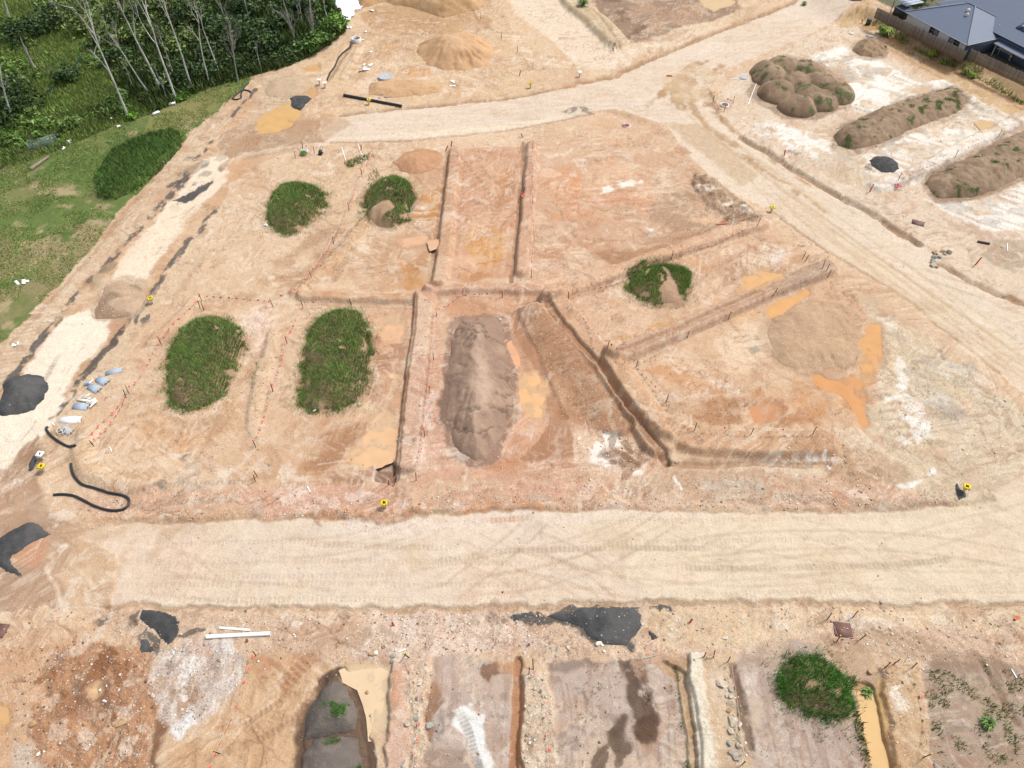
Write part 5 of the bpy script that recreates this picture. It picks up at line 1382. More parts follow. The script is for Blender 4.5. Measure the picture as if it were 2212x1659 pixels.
TR = [((278, 255), (196, 44), 'forked white gum at the grass edge, nearest the mown grass', .24, 4, 260, .45),
      ((325, 206), (229, 62), 'slender white gum with a bent top, second from the grass edge', .18, 3, 160, .55),
      ((352, 203), (262, 0), 'tall mottled gum with a bare side limb, left of the tallest pair', .24, 4, 300, .5),
      ((382, 218), (305, 10), 'tall pale gum rising from the corner of the mown grass', .24, 3, 300, .55),
      ((414, 188), (352, 0), 'tall white gum with a forked head right of the mown grass corner', .22, 3, 300, .6),
      ((452, 182), (420, 30), 'slim bright white gum in front of the dark thicket', .17, 2, 160, .6),
      ((476, 161), (424, 26), 'thin grey gum leaning left in front of the dark thicket', .15, 2, 160, .6),
      ((540, 50), (516, -40), 'twin stemmed pale gum cut off by the top edge', .2, 3, 160, .5),
      ((27, 264), (0, 140), 'pale multi stemmed gum at the left edge', .22, 4, 220, .25),
      ((130, 37), (106, -20), 'grey gum trunk at the top left', .24, 2, 250, .6),
      ((22, 45), (0, -30), 'grey gum trunk in the top left corner', .24, 2, 250, .6),
      ((378, 172), (344, 70), 'thin dark sapling between the tall gums', .1, 2, 160, .5),
      ((292, 194), (268, 140), 'short thin sapling behind the forked gum', .08, 2, 120, .4),
      ((360, 212), (336, 148), 'short pale sapling at the foot of the tall gums', .08, 2, 90, .4),
      ((712, 62), (698, -10), 'thin grey gum beside the white sheeting', .14, 2, 120, .6),
      ((565, 157), (558, 100), 'bare thin sapling left of the dead trees', .07, 2, 0, .5),
      ((490, 60), (470, -20), 'pale thin gum inside the thicket near the top edge', .14, 2, 220, .5),
      ((330, 60), (300, -20), 'pale gum deep in the forest left of the thicket', .16, 3, 300, .5),
      ((230, 40), (200, -40), 'leafy gum deep in the forest at the top', .2, 4, 500, .4)]
for n, (b, t, lab, r, fk, cr, fa) in enumerate(TR):
    gum_tree(b, t, lab, 400+n, r, None, fk, cr, fork_at=fa)
gum_tree((72, 145), (40, 88), 'thick broken grey trunk standing in the wild grass', 430, .38, M_DEAD, 1, 0, twigs=0, group='dead grey trees', name='dead_tree')
for n, (b, t, lab, r) in enumerate([((514, 176), (490, 42), 'bare twiggy grey tree at the forest corner', .14), ((640, 98), (612, 0), 'big bare grey tree behind the green bushes', .24), ((682, 96), (664, -6), 'bare grey tree with a wide twig crown beside the green bushes', .2), ((652, 60), (640, -30), 'bare grey tree at the top edge left of the white sheeting', .2)]):
    gum_tree(b, t, lab, 440+n, r, M_DEAD, 7, 0, group='dead grey trees', name='dead_tree', twigs=3, fork_at=.25)
def bush(px, py, rad, h, label, seed, cols, n=500, size=.3, group='bushes in the forest', name='bush', gap=.5):
    g = np.random.default_rng(seed); b = at(px, py)
    root = thing(name, label, 'bush', tuple(b), 0, group)
    mb = MB()
    for k in range(5):
        a = g.random()*6.28; e = np.array([math.cos(a)*rad*.5, math.sin(a)*rad*.5, h*.8])
        mb.tube([np.array([0, 0, -.1]), e*.5+g.normal(0, .1, 3), e], [.06, .045, .02], 4, False)
    mb.build('stem', [M_DARKBARK], root)
    cl = []
    for k in range(9):
        a = g.random()*6.28; rr = rad*math.sqrt(g.random())*.8
        cl.append((math.cos(a)*rr, math.sin(a)*rr, h*(.35+.6*g.random())*(1-.5*(rr/rad)**2)))
    cl = np.array(cl); k = g.integers(0, len(cl), n)
    d = g.normal(size=(n, 3)); d /= np.linalg.norm(d, axis=1)[:, None]; d *= (g.random(n)**(1/2.2))[:, None]*rad*.48
    c0 = cl[k]+d*np.array([1, 1, .7]); c0[:, 2] = np.maximum(c0[:, 2], .05)
    v, f, c = leaves(c0, size, cols, g, .5)
    c = c*np.repeat((.7+.6*g.random(len(cl)))[k], 4)[:, None]
    link('foliage', mesh_np('foliage', v, f, [M_LEAF], False, c), root)
    return root
DK = [(42, 62, 28), (52, 74, 34), (34, 52, 24), (66, 84, 42)]
MID = [(62, 92, 34), (78, 106, 42), (50, 78, 30), (92, 112, 52)]
BR_ = [(84, 122, 40), (104, 138, 54), (70, 104, 34), (122, 144, 70)]
BUSH = [(35, 225, 5.2, 4.5, 'big dark green bush at the left edge of the wild grass', DK, 1500), (10, 265, 3.5, 3, 'dark bush at the left edge below the big bush', DK, 700),
        (150, 172, 2.4, 2.6, 'dark narrow shrub left of the forked gum', DK, 500), (265, 135, 3, 3.4, 'grey green shrub behind the forked gum', DK, 600),
        (105, 55, 5, 3.5, 'broad dark bush near the top left trunks', DK, 1100), (60, 90, 4, 3, 'dark low bush beside the broken trunk', DK, 800),
        (390, 196, 2.5, 2.4, 'brown green shrub at the feet of the tall gums', DK, 500), (440, 168, 3, 3, 'dark shrub behind the slim white gum', DK, 600),
        (394, 213, 1.2, 1.2, 'small bright green shrub at the corner of the mown grass', BR_, 260), (282, 256, 1.0, 1.2, 'small bright shrub at the foot of the forked gum', BR_, 200),
        (735, 66, 2.8, 3, 'bright green bush in front of the white sheeting', BR_, 700), (715, 85, 2.6, 3, 'green bush second from the white sheeting', MID, 650),
        (692, 98, 2.6, 2.8, 'leafy green bush at the bend of the forest edge', MID, 650), (668, 112, 2.6, 2.6, 'green bush at the foot of the wide dead tree', MID, 600),
        (640, 118, 2.4, 2.2, 'grey green bush left of the wide dead tree', DK, 500), (612, 132, 2.2, 1.6, 'low olive bush near the forest fence posts', DK, 400),
        (580, 120, 4, 4, 'dense dark bush inside the forest behind the fence posts', DK, 900), (540, 110, 4.5, 5, 'tall dark bush left of the dead trees', DK, 1000),
        (600, 70, 4.5, 4.5, 'dense dark bush under the dead trees', DK, 1000), (500, 90, 5, 5, 'broad dark thicket bush right of the twiggy tree', DK, 1100),
        (470, 130, 4, 4, 'dark bush between the thin gums', DK, 900), (440, 70, 5, 5, 'tall dark bush in the thicket near the top', DK, 1100), (550, 30, 5, 5, 'dark bush at the top edge of the thicket', DK, 1100),
        (400, 110, 4, 4, 'olive bush behind the tall white gum', OLIVE_L, 900), (360, 40, 5, 5, 'olive bush near the top edge between tall gums', OLIVE_L, 1100), (300, 90, 4, 3.5, 'olive bush behind the slender gum', OLIVE_L, 900),
        (180, 60, 5, 4, 'olive bush left of the forked gum top', OLIVE_L, 1000), (230, 90, 4, 3, 'pale olive bush in the wild grass', OLIVE_L, 800), (700, 30, 3, 4, 'green bush at the top edge by the white sheeting', MID, 700), (660, 30, 4, 5, 'dark leafy bush behind the big dead tree', DK, 900)]
for n, (x, y, r, h, lab, cols, nn) in enumerate(BUSH):
    bush(x, y, r, h, lab, 500+n, cols, nn, .34)
def tussock(px, py, r, h, label, seed, cols, n=120, group='tussocks by the timber fence', name='tussock'):
    g = np.random.default_rng(seed); b = at(px, py)
    a = g.random(n)*6.28; rr = .15*r*np.sqrt(g.random(n))
    p = np.stack([rr*np.cos(a), rr*np.sin(a), np.full(n, -.03)], 1)
    L_ = h*(.6+.6*g.random(n)); out = r*(.4+.8*g.random(n))
    mid = p+np.stack([np.cos(a)*out*.5, np.sin(a)*out*.5, L_], 1); tip = p+np.stack([np.cos(a)*out, np.sin(a)*out, L_*.55], 1)
    w = .05+.03*r; d = np.stack([-np.sin(a)*w, np.cos(a)*w, np.zeros(n)], 1)
    v = np.stack([p-d*.6, p+d*.6, mid+d, mid-d, tip], 1).reshape(-1, 3)
    k = np.arange(n)*5
    mb = MB(); cc = np.array([CG(*c) for c in cols])[g.integers(0, len(cols), n)]*(.75+.5*g.random(n))[:, None]
    mb.add(v, np.stack([k, k+1, k+2, k+3], 1), np.repeat(cc, 5, 0))
    f3 = np.stack([k+3, k+2, k+4], 1)
    me = mesh_np(name, v, [np.stack([k, k+1, k+2, k+3], 1), f3], [M_GRASS], False, np.repeat(cc, 5, 0))
    return tag(link(name, me, None, tuple(b)), label, 'plant', group)
YG = [(96, 122, 40), (120, 140, 54), (80, 106, 34), (140, 146, 70)]
tussock(1914, 76, 1.5, 1.2, 'big strappy green tussock against the timber fence', 601, YG, 150)
tussock(1908, 56, .9, 1.3, 'upright green tussock above the big strappy one', 602, YG, 80)
tussock(2014, 118, .9, 1.0, 'yellow green spiky plant alone on the bank', 603, [(150, 160, 60), (170, 170, 80)], 80)
tussock(2042, 128, .9, .7, 'low green clump where the two fences meet', 604, YG, 90)
tussock(2096, 138, 1.0, .9, 'yellow green clump at the start of the second fence', 605, YG, 110)
tussock(2110, 145, .9, .7, 'second clump along the second fence', 606, YG, 90)
tussock(1736, 11, .7, .6, 'dark green weed beside the far asphalt heap', 607, GREENS, 70)
tussock(1259, 12, 1.2, 1.2, 'dark green weed clump on the brown lot at the top', 608, DGREENS, 120)
tussock(656, 334, .6, .5, 'green weed tuft around the covered manhole', 609, GREENS, 90)
tussock(2132, 1564, .6, .5, 'leafy weed on the lower right bare lot', 610, GREENS, 90)
tussock(759, 1546, .35, .25, 'bright weed on the dark heap by the cream puddle', 611, [(96, 134, 60)], 50)
tussock(1872, 1498, .5, .4, 'weed at the head of the yellow puddle', 612, GREENS, 50)
# ---------------------------------------------------------------- flagged string lines on steel pickets
M_STEEL = mat('black_steel', C(46, 44, 44), .6, .2)
M_YCAP = mat('yellow_plastic', C(240, 196, 40), .5)
M_YEL = mat('yellow_paint', C(246, 214, 36), .5, noise=.08)
M_WHITE = mat('white_plastic', (.80, .80, .79), .45, noise=.05)
M_CREAM = mat('cream_plastic', C(232, 226, 206), .5, noise=.06)
M_FLAG = mat('pink_flag', C(250, 92, 84), .6, noise=.08)
M_ROPE = mat('white_cord', C(225, 215, 205), .8)
M_ORANGE = mat('orange_plastic', C(226, 92, 40), .5, noise=.1)
M_BLACKP = mat('black_plastic', C(44, 46, 50), .45, noise=.15, scale=3)
M_CONC = mat('concrete', C(186, 190, 192), .85, noise=.16, scale=2.5, bump=.2)
M_CONCW = mat('pale_concrete', C(228, 226, 218), .8, noise=.1, scale=2.5)
M_CONCB = mat('blue_grey_concrete', C(178, 192, 206), .8, noise=.18, scale=2.0)
M_RUST = mat('rusty_steel', C(132, 96, 88), .7, .2, noise=.22, scale=1.5)
M_HOLE = mat('hole_shade', C(60, 52, 46), .4)  # near-black colour stands in for the shade inside hollows
M_PINK = mat('pink_tape', C(250, 110, 120), .6)
M_WOOD = mat('weathered_timber', C(146, 132, 114), .9, noise=.25, scale=2)

PK_POST = MB().box((0, 0, .62), (.075, .02, 1.4)).box((0, .03, .62), (.02, .055, 1.4)).mesh('post', [M_STEEL])
PK_CAP = MB().tube([(0, 0, 1.28), (0, 0, 1.36), (0, 0, 1.40)], [.07, .075, .04], 6).mesh('cap', [M_YCAP])
def picket(p, label, tilt=None, group='black steel pickets along the flagged strings', h=1.0):
    root = thing('steel_picket', label, 'picket', tuple(p), random.random()*6, group)
    t = tilt if tilt is not None else (random.gauss(0, .07), random.gauss(0, .07))
    root.rotation_euler = (t[0], t[1], random.random()*6)
    root.scale = (1, 1, h)
    link('post', PK_POST, root); link('cap', PK_CAP, root)
    return root
fv = np.array([(-.16, 0, 0), (.16, 0, 0), (0, .06, -.32), (0, .03, -.12)])
FLAG = mesh_np('flag', fv, np.array([(0, 3, 2), (0, 1, 3), (1, 2, 3)]), [M_FLAG])
def flag_line(label, pts, pick, rope_h=1.12, gap=.8, pick_labels=None, flag0=.4, low=.2):
    """pts: picture points of picket feet; pick: which have a picket"""
    g3 = [at(*p) for p in pts]
    top = [p+Vector((0, 0, rope_h if k else low)) for p, k in zip(g3, pick)]
    root = thing('flag_line', label, 'flag line', tuple(g3[0]), 0, 'strings of pink flags')
    o = g3[0]; path = []
    for a, b in zip(top[:-1], top[1:]):
        L_ = (b-a).length; n = max(3, int(L_/1.2))
        for k in range(n):
            t = k/n; q = a.lerp(b, t); q.z -= .05*L_*.5*math.sin(math.pi*t)
            q.z = max(q.z, float(gz(q.x, q.y))+.12)
            path.append(q-o)
    path.append(top[-1]-o)
    MB().tube(path, .016, 4).build('rope', [M_ROPE], root)
    acc = 0; nxt = flag0
    for a, b in zip(path[:-1], path[1:]):
        L_ = (b-a).length
        while nxt < acc+L_:
            q = a.lerp(b, (nxt-acc)/L_); d = b-a
            f = link('flag', FLAG, root, tuple(q+Vector((0, 0, -.01))), (random.gauss(.25, .35), random.gauss(0, .3), math.atan2(d.y, d.x)+random.gauss(0, .25)))
            nxt += gap*(.85+.3*random.random())
        acc += L_
    n = 0; tot = sum(pick)
    names = pick_labels or []
    for p, k in zip(g3, pick):
        if not k: continue
        lab = names[n] if n < len(names) else f"{ORD[n]} black picket with yellow cap along the {label.split(' of pink flags ')[-1]}"
        picket(p, lab); n += 1
ORD = ['first', 'second', 'third', 'fourth', 'fifth', 'sixth', 'seventh', 'eighth']
T, F = True, False
flag_line('string of pink flags curving past the concrete pipe shells', [(590, 663), (565, 650), (500, 644), (436, 650), (410, 668), (378, 695), (349, 745), (330, 765), (300, 820), (279, 850)], [T, F, F, T, F, F, T, F, F, T], 1.0, .95,
          ['picket at the east end of the flag curve above the oval grass mounds', 'leaning picket at the bend of the flag curve north of the grass mounds', 'picket left of the large oval grass mound', 'leaning picket beside the topmost concrete pipe shells'])
picket(at(432, 666), 'black picket standing left of the flag curve bend'); picket(at(441, 670), 'black and white picket right of the flag curve bend'); picket(at(272, 859), 'second leaning picket beside the topmost concrete pipe shells')
flag_line('left string of pink flags lying beside the pipe shells', [(272, 859), (250, 890), (220, 915), (189, 950)], [F, F, F, F], gap=.95, low=.4)
flag_line('right string of pink flags lying beside the pipe shells', [(274, 852), (262, 885), (235, 925), (203, 964)], [F, F, F, T], .9, .95, ['picket at the lower end of the two flag strings by the pipe shells'], low=.4)
flag_line('string of pink flags running down between the grass mounds on the upper left', [(807, 339), (782, 381), (754, 455), (721, 527), (673, 599), (640, 625), (606, 640)], [T, T, T, T, T, F, F], 1.0, .95,
          ['picket nearest the upper road on the upper left flag string', 'second picket down the upper left flag string above the scooped mound', 'picket left of the scooped grass mound', 'picket in the brown stain below the scooped mound', 'picket at the lower end of the upper left flag string'])
flag_line('string of pink flags over the bund behind the upright oval grass mound', [(655, 665), (757, 653), (785, 668), (800, 700)], [T, T, F, F], 1.0, .95, ['picket at the corner above the upright oval grass mound', 'picket on the bund above the upright oval grass mound'])
flag_line('string of pink flags running down left of the upright oval grass mound', [(655, 665), (635, 700), (620, 742), (604, 790), (590, 846), (570, 900), (553, 966)], [F, F, T, F, T, F, T], 1.0, .95, ['picket left of the top of the upright oval mound', 'picket left of the middle of the upright oval mound', 'picket below and left of the upright oval mound'])
flag_line('string of pink flags along the left ridge of the centre lot', [(1000, 638), (975, 655), (943, 683), (937, 777), (927, 850), (917, 943), (899, 1038)], [T, F, T, T, T, T, T], 1.1, .85,
          ['picket on the bund below the narrow lot', 'picket at the top of the centre lot ridge', 'picket on the centre lot ridge level with the heap top', 'picket on the centre lot ridge level with the heap middle', 'picket on the centre lot ridge level with the heap foot', 'picket at the bottom left corner of the centre lot'])
flag_line('string of pink flags up the ridge right of the narrow lot', [(1000, 638), (1085, 643), (1148, 600), (1154, 525), (1151, 440), (1151, 319)], [F, T, T, T, T, T], 1.1, .85,
          ['picket on the bund at the foot of the narrow lot', 'picket at the lower end of the ridge right of the narrow lot', 'second picket up the ridge right of the narrow lot', 'third picket up the ridge right of the narrow lot', 'picket at the upper end of the ridge right of the narrow lot'])
flag_line('string of pink flags on the ridge behind the wedge lot mound', [(1228, 645), (1330, 615), (1452, 552), (1550, 520), (1635, 488)], [T, F, T, F, T], 1.1, .85,
          ['picket at the left point of the wedge lot', 'picket behind the wedge lot grass mound', 'picket at the right end of the ridge behind the wedge lot'])
flag_line('string of pink flags along the short left side of the wedge lot', [(1228, 645), (1265, 695), (1311, 761), (1374, 793)], [F, F, T, T], 1.1, .85,
          ['picket on the ridge left of the wedge lot', 'corner picket where three flag strings meet in the right lots'])
flag_line('string of pink flags on the ridge below the wedge lot', [(1374, 793), (1484, 730), (1576, 682), (1672, 636), (1788, 599)], [F, T, T, T, T], 1.1, .85,
          ['first picket up the ridge below the wedge lot', 'second picket up the ridge below the wedge lot', 'third picket up the ridge below the wedge lot', 'last picket at the top of the ridge below the wedge lot'])
for q, lb in (((1733, 560), 'left one of a pair of flagged pickets near the diagonal road'), ((1739, 565), 'right one of a pair of flagged pickets near the diagonal road'), ((1777, 579), 'picket just behind the top of the ridge string'), ((1785, 585), 'flag wrapped picket beside the top of the ridge string')):
    picket(at(*q), lb)
flag_line('string of pink flags along the front edge of the right lot', [(1374, 793), (1438, 870), (1500, 930), (1622, 939), (1755, 938)], [F, T, T, T, T], 1.1, .85,
          ['picket on the shoulder left of the orange stain', 'picket at the front left corner of the right lot', 'picket midway along the front of the right lot', 'picket at the front right end of the right lot'])
flag_line('string of pink flags beside the cross street at the top', [(1015, 15), (1038, 41), (1060, 62), (1083, 84), (1092, 92)], [F, T, F, T, F], 1.1, .9, ['picket at the top of the cross street bank', 'picket at the foot of the cross street bank'])
flag_line('string of pink flags at the lower end of the cross street', [(1118, 113), (1130, 125), (1151, 150)], [T, F, T], .9, .9, ['picket on the corner of the cross street', 'picket behind the yellow marker of the upper road'])
flag_line('string of pink flags across the brown lot at the top', [(1240, -10), (1275, 22), (1300, 50), (1313, 75), (1324, 108)], [F, F, F, F, T], .9, .85, ['picket at the tripod by the brown lot'], low=.9)
flag_line('string of pink flags along the rim of the white lots', [(1940, 390), (2000, 363), (2063, 341), (2154, 298), (2230, 262)], [T, F, T, T, F], 1.1, .85,
          ['picket at the low end of the white lot rim', 'second picket along the white lot rim', 'third picket along the white lot rim'])
flag_line('string of pink flags dropping across the tan slope at the lower left', [(553, 1416), (525, 1478), (502, 1548), (475, 1628), (445, 1680)], [T, F, F, T, F], 1.1, 1.0, ['picket at the top of the tan slope string', 'picket at the foot of the tan slope string'])
flag_line('string of pink flags on the stony bund right of the cream puddle', [(871, 1422), (905, 1500), (906, 1550), (898, 1610), (890, 1680)], [F, F, F, F, F], gap=1.1, low=.45)
picket(at(871, 1422), 'left flagged picket at the head of the stony bund', (.3, .1)); picket(at(884, 1420), 'right flagged picket at the head of the stony bund', (-.1, .25))
flag_line('string of pink flags on the white stony bund right of the red trench', [(1143, 1456), (1172, 1480), (1176, 1545), (1181, 1600), (1186, 1680)], [T, F, F, F, F], .8, 1.2, ['picket at the head of the white stony bund'], low=.4)
picket(at(1152, 1446), 'bent picket at the head of the white stony bund', (.35, -.2))
flag_line('string of pink flags on the rocky bund right of the pale cut', [(1572, 1430), (1585, 1475), (1595, 1545), (1602, 1652)], [T, F, F, T], 1.1, 1.0, ['picket at the head of the rocky bund', 'picket at the foot of the rocky bund'])
flag_line('short string of pink flags at the head of the pale cut', [(1521, 1420), (1541, 1421)], [T, T], .5, .4, ['left leaning picket at the head of the pale cut', 'right leaning picket at the head of the pale cut'])
flag_line('string of pink flags along the bund right of the yellow puddle', [(1970, 1444), (1985, 1500), (1995, 1570), (1995, 1635), (2010, 1690)], [T, F, F, T, F], 1.1, 1.0, ['picket at the head of the bund right of the yellow puddle', 'picket at the foot of the bund right of the yellow puddle'])
flag_line('short string of pink flags above the yellow puddle', [(1910, 1444), (1929, 1435)], [T, T], .9, .35, ['tall picket above the yellow puddle', 'short picket above the yellow puddle'])
flag_line('square of pink flags around the brown steel plate', [(1786, 1339), (1841, 1335), (1859, 1381), (1806, 1388), (1786, 1339)], [T, T, T, T, F], .8, .9,
          ['upper left picket of the plate square', 'upper right picket of the plate square', 'lower right picket of the plate square', 'lower left picket of the plate square'], low=.8)
flag_line('string of pink flags around the covered manhole at the upper left', [(639, 342), (654, 322), (679, 332)], [T, T, T], 1.0, .8,
          ['picket left of the covered manhole', 'picket behind the covered manhole', 'picket right of the covered manhole'])
flag_line('short string of pink flags by the square mud sump', [(840, 1048), (848, 1040), (856, 1030)], [T, F, F], .4, .4, ['leaning picket at the square mud sump'])
flag_line('short string of pink flags low on the left lots', [(552, 1040), (556, 1030)], [T, T], .7, .3, ['left picket of a pair low on the left lots', 'right picket of a pair low on the left lots'])

# ---------------------------------------------------------------- valve markers: square frames on short pipe posts
def marker(px, py, label, m, rz=0, h=.75, s=.62):
    b = at(px, py); root = thing('valve_marker', label, 'marker', tuple(b), rz, 'square framed valve markers')
    root.rotation_euler = (random.gauss(0, .06), random.gauss(0, .06), rz)
    MB().tube([(0, 0, -.1), (0, 0, h)], [.14, .14], 10).build('post', [M_CREAM], root)
    t = .17; f = MB()
    for c, sz in (((s/2-t/2, 0, h+.1), (t, s, .2)), ((-s/2+t/2, 0, h+.1), (t, s, .2)), ((0, s/2-t/2, h+.098), (s-2*t, t, .196)), ((0, -s/2+t/2, h+.098), (s-2*t, t, .196))):
        f.box(c, sz)
    f.build('frame', [m], root)
    MB().box((0, 0, h+.04), (s-2*t, s-2*t, .03)).build('plate', [M_HOLE], root)  # dark panel painted as the shaded hollow inside the frame
marker(797, 225, 'yellow square marker beside the long black pipe', M_YEL, .1)
marker(1147, 190, 'yellow square marker at the corner of the cross street', M_YEL, .2)
marker(1665, 459, 'yellow square marker on the edge of the diagonal road', M_YEL, .3)
marker(331, 655, 'yellow square marker beside the left street', M_YEL, .6)
marker(97, 1018, 'yellow square marker at the lower left corner, below the white one', M_YEL, -.2)
marker(834, 1096, 'yellow square marker in front of the centre lot', M_YEL, 0)
marker(2081, 1062, 'yellow square marker in black metal at the lower right', M_YEL, -.5)
marker(94, 992, 'white square marker at the lower left corner, above the yellow one', M_WHITE, -.2)
marker(691, 183, 'left white square marker of the pair by the pipe trench', M_WHITE, 0)
marker(703, 190, 'right white square marker of the pair by the pipe trench', M_WHITE, .2)
marker(1252, 166, 'white square marker at the upper road junction', M_WHITE, .4)

# ---------------------------------------------------------------- manholes and lids
def ring_mesh(mb, r0, r1, z0, z1, n=24):
    a = np.arange(n)*2*math.pi/n; c = np.stack([np.cos(a), np.sin(a), 0*a], 1)
    v = np.concatenate([c*r1+(0, 0, z0), c*r1+(0, 0, z1), c*r0+(0, 0, z1), c*r0+(0, 0, z0)])
    j = np.arange(n); k = (j+1) % n
    mb.add(v, np.concatenate([np.stack([q*n+j, q*n+k, (q+1)*n+k, (q+1)*n+j], 1) for q in range(3)]))
    return mb
def disc(mb, r, z, n=24):
    a = np.arange(n)*2*math.pi/n
    v = np.concatenate([np.stack([np.cos(a)*r, np.sin(a)*r, np.full(n, z)], 1), [[0, 0, z]]]); j = np.arange(n)
    return mb.add(v, np.stack([j, (j+1) % n, np.full(n, n)], 1))
def lid(px, py, r, label, m, hole=None, ring=None, z=.12, name='manhole'):
    b = at(px, py); root = thing(name, label, 'manhole', tuple(b), 0, None)
    if ring:
        ring_mesh(MB(), r-ring, r, -.2, z).build('ring', [m], root, smooth=False)
        disc(MB(), r-ring+.01, z*.4).build('cover', [hole], root)
    else:
        disc(ring_mesh(MB(), r*.985, r, -.2, z), r*.99, z).build('slab', [m], root)
        ring_mesh(MB(), r*.30, r*.36, z, z+.02).build('rim', [M_CONCW], root)
    return root
lid(833, 170, 1.25, 'round grey concrete lid on the eroded earth shelf', M_CONC, z=.5)
lid(1606, 168, .75, 'round grey concrete lid beside the weedy soil loads', M_CONC, z=.15)
lid(770, 90, .95, 'concrete manhole ring at the head of the pipe trench', M_CONCW, M_RUST, .2, .7, 'concrete_ring')
MB().box((0, 0, .1), (1.0, .35, .15), .3).build('collar_slab', [M_CONCW], None, tuple(at(781, 88))).name = 'concrete_offcut'
tag(bpy.data.objects['concrete_offcut'], 'pale concrete offcut right of the manhole ring', 'concrete')
lid(1565, 228, .75, 'white manhole ring with brown lid ringed by pink flags', M_CONCW, M_RUST, .16, .2, 'concrete_ring')
lid(1353, 272, .7, 'white manhole ring with a red tape on it beside the upper road bend', M_CONCW, M_RUST, .16, .15, 'concrete_ring')
q = at(1351, 271, .16); tp = MB()
for k in range(5): tp.box((random.gauss(0, .2), random.gauss(0, .25), .03+.02*k), (.5, .14, .05), random.random()*3)
tag(tp.build('red_tape', [M_PINK], None, tuple(q)), 'bundle of red tape lying on the white manhole ring', 'tape')
flag_line('ring of pink flags around the white manhole ring', [(1540, 221), (1552, 240), (1564, 241), (1578, 236), (1583, 224), (1570, 217)], [T, F, T, F, T, F], .5, .5, ['left picket of the flagged manhole', 'front picket of the flagged manhole', 'right picket of the flagged manhole'], low=.4)

# ---------------------------------------------------------------- pipes and hoses
def pipe(a, b, r, label, m, name, cat='pipe', hollow=True, z=None, sides=12, group=None):
    A = at(*a); B = at(*b); A.z += r*.9; B.z += r*.9
    d = (B-A).normalized(); root = thing(name, label, cat, tuple(A), 0, group)
    mb = MB(); L_ = (B-A).length
    mb.tube([(0, 0, 0), tuple(d*L_*.5), tuple(d*L_)], r, sides, False).build('barrel', [m], root, smooth=True)
    if hollow:
        e = MB(); e.tube([tuple(d*.0), tuple(d*.02)], [r*.98, r*.72], sides, False).tube([tuple(d*L_), tuple(d*(L_-.02))], [r*.98, r*.72], sides, False)
        e.build('rim', [m], root)
        h = MB(); h.tube([tuple(d*.03), tuple(d*.031)], r*.74, sides, True).tube([tuple(d*(L_-.031)), tuple(d*(L_-.03))], r*.74, sides, True)  # dark discs just inside both ends, painted as the shaded bore
        h.build('bore', [M_HOLE], root)
    return root
pipe((743, 208), (868, 232), .24, 'long straight black pipe lying above the upper road', M_BLACKP, 'black_pipe')
pipe((447, 1377), (585, 1370), .17, 'longer thick white pipe below the bottom road', M_WHITE, 'white_pipe')
pipe((475, 1357), (541, 1362), .10, 'shorter thin white pipe below the bottom road', M_WHITE, 'white_pipe')
pipe((2111, 523), (2137, 528), .15, 'short black pipe on the right verge', M_BLACKP, 'black_pipe')
pipe((2372-553, 0), (2373-553, 0), .01, 'x', M_WHITE, 'white_pipe') if False else None
WS = [((738, 319), (747, 347), 'left white conduit standing by the weed strip'), ((773, 311), (783, 340), 'right white conduit standing by the weed strip'), ((1637, 172), (1616, 226), 'long white conduit leaning by the soil loads'), ((1575, 172), (1601, 170), 'white pipe offcut beside the round lid'),
      ((1326, 92), (1329, 115), 'white conduit standing at the tip of the brown lot'), ((237, 966), (242, 976), 'short white conduit on the lower left lot'), ((860, 1409), (876, 1403), 'short white conduit at the head of the stony bund'), ((2184, 1446), (2196, 1466), 'white conduit at the right edge of the weedy lot'),
      ((2175, 526), (2176, 543), 'white conduit standing on the right verge'), ((192, 829), (202, 820), 'white conduit near the pipe shells'), ((112, 913), (119, 920), 'white conduit beside the black hose'), ((664, 1052), (671, 1064), 'white conduit lying below the left lots'), ((1391, 1423), (1422, 1414), 'grey plank like conduit at the top of the burnt lot'), ((1034, 1444), (1042, 1432), 'grey conduit sticking out of the bare lot corner')]
for n, (a, b, lb) in enumerate(WS):
    pipe(a, b, .055, lb, M_WHITE if n not in (12, 13) else M_CONC, 'conduit', 'conduit', False, sides=6, group='loose white conduits')
for n, (px, py, h, lb) in enumerate([(1879, 414, 1.3, 'leaning orange riser pipe on the verge of the diagonal road'), (2107, 572, 1.3, 'orange riser pipe on the right verge'), (1490, 1345, .5, 'orange riser stub below the wide black spill'), (1404, 1414, .0, ''), (1142, 1393, .3, 'orange riser stub on the stony strip'), (851, 1351, .4, 'orange riser stub above the stony bund'), (1694, 336, .9, 'orange riser pipe left of the long weedy ridge'), (1946, 405, .0, ''), (975, 316, .9, 'orange riser pipe at the end of the narrow lot'), (963, 325, .9, 'orange riser pipe by the brown soil heap'), (780, 325, .9, 'orange riser pipe by the weed strip'), (534, 1386, .3, 'orange riser stub near the white pipes'), (1698, 73, .0, ''), (1320, 52, .0, ''), (1122, 164, .9, 'orange riser pipe by the yellow corner marker'), (1683-123, 88-73, .0, ''), (1320+52, 0, 0, ''), (1313+7, 1, 0, ''), (1129, 296, .7, 'orange riser pipe at the top of the ridge'), (1319, 47, 0, ''), (1866, 39, .8, 'orange riser pipe by the end of the timber fence')]):
    if not lb: continue
    b = at(px, py); root = thing('riser_pipe', lb, 'pipe', tuple(b), 0, 'orange riser pipes')
    d = Vector((random.gauss(0, .22), random.gauss(0, .15), 1)).normalized()
    MB().tube([tuple(d*-.2), tuple(d*h)], .09, 9, False).build('barrel', [M_ORANGE], root, smooth=True)
    MB().tube([tuple(d*(h-.04)), tuple(d*(h-.03))], .085, 9, True).build('bore', [M_HOLE], root)  # dark disc near the mouth stands in for shade down the riser
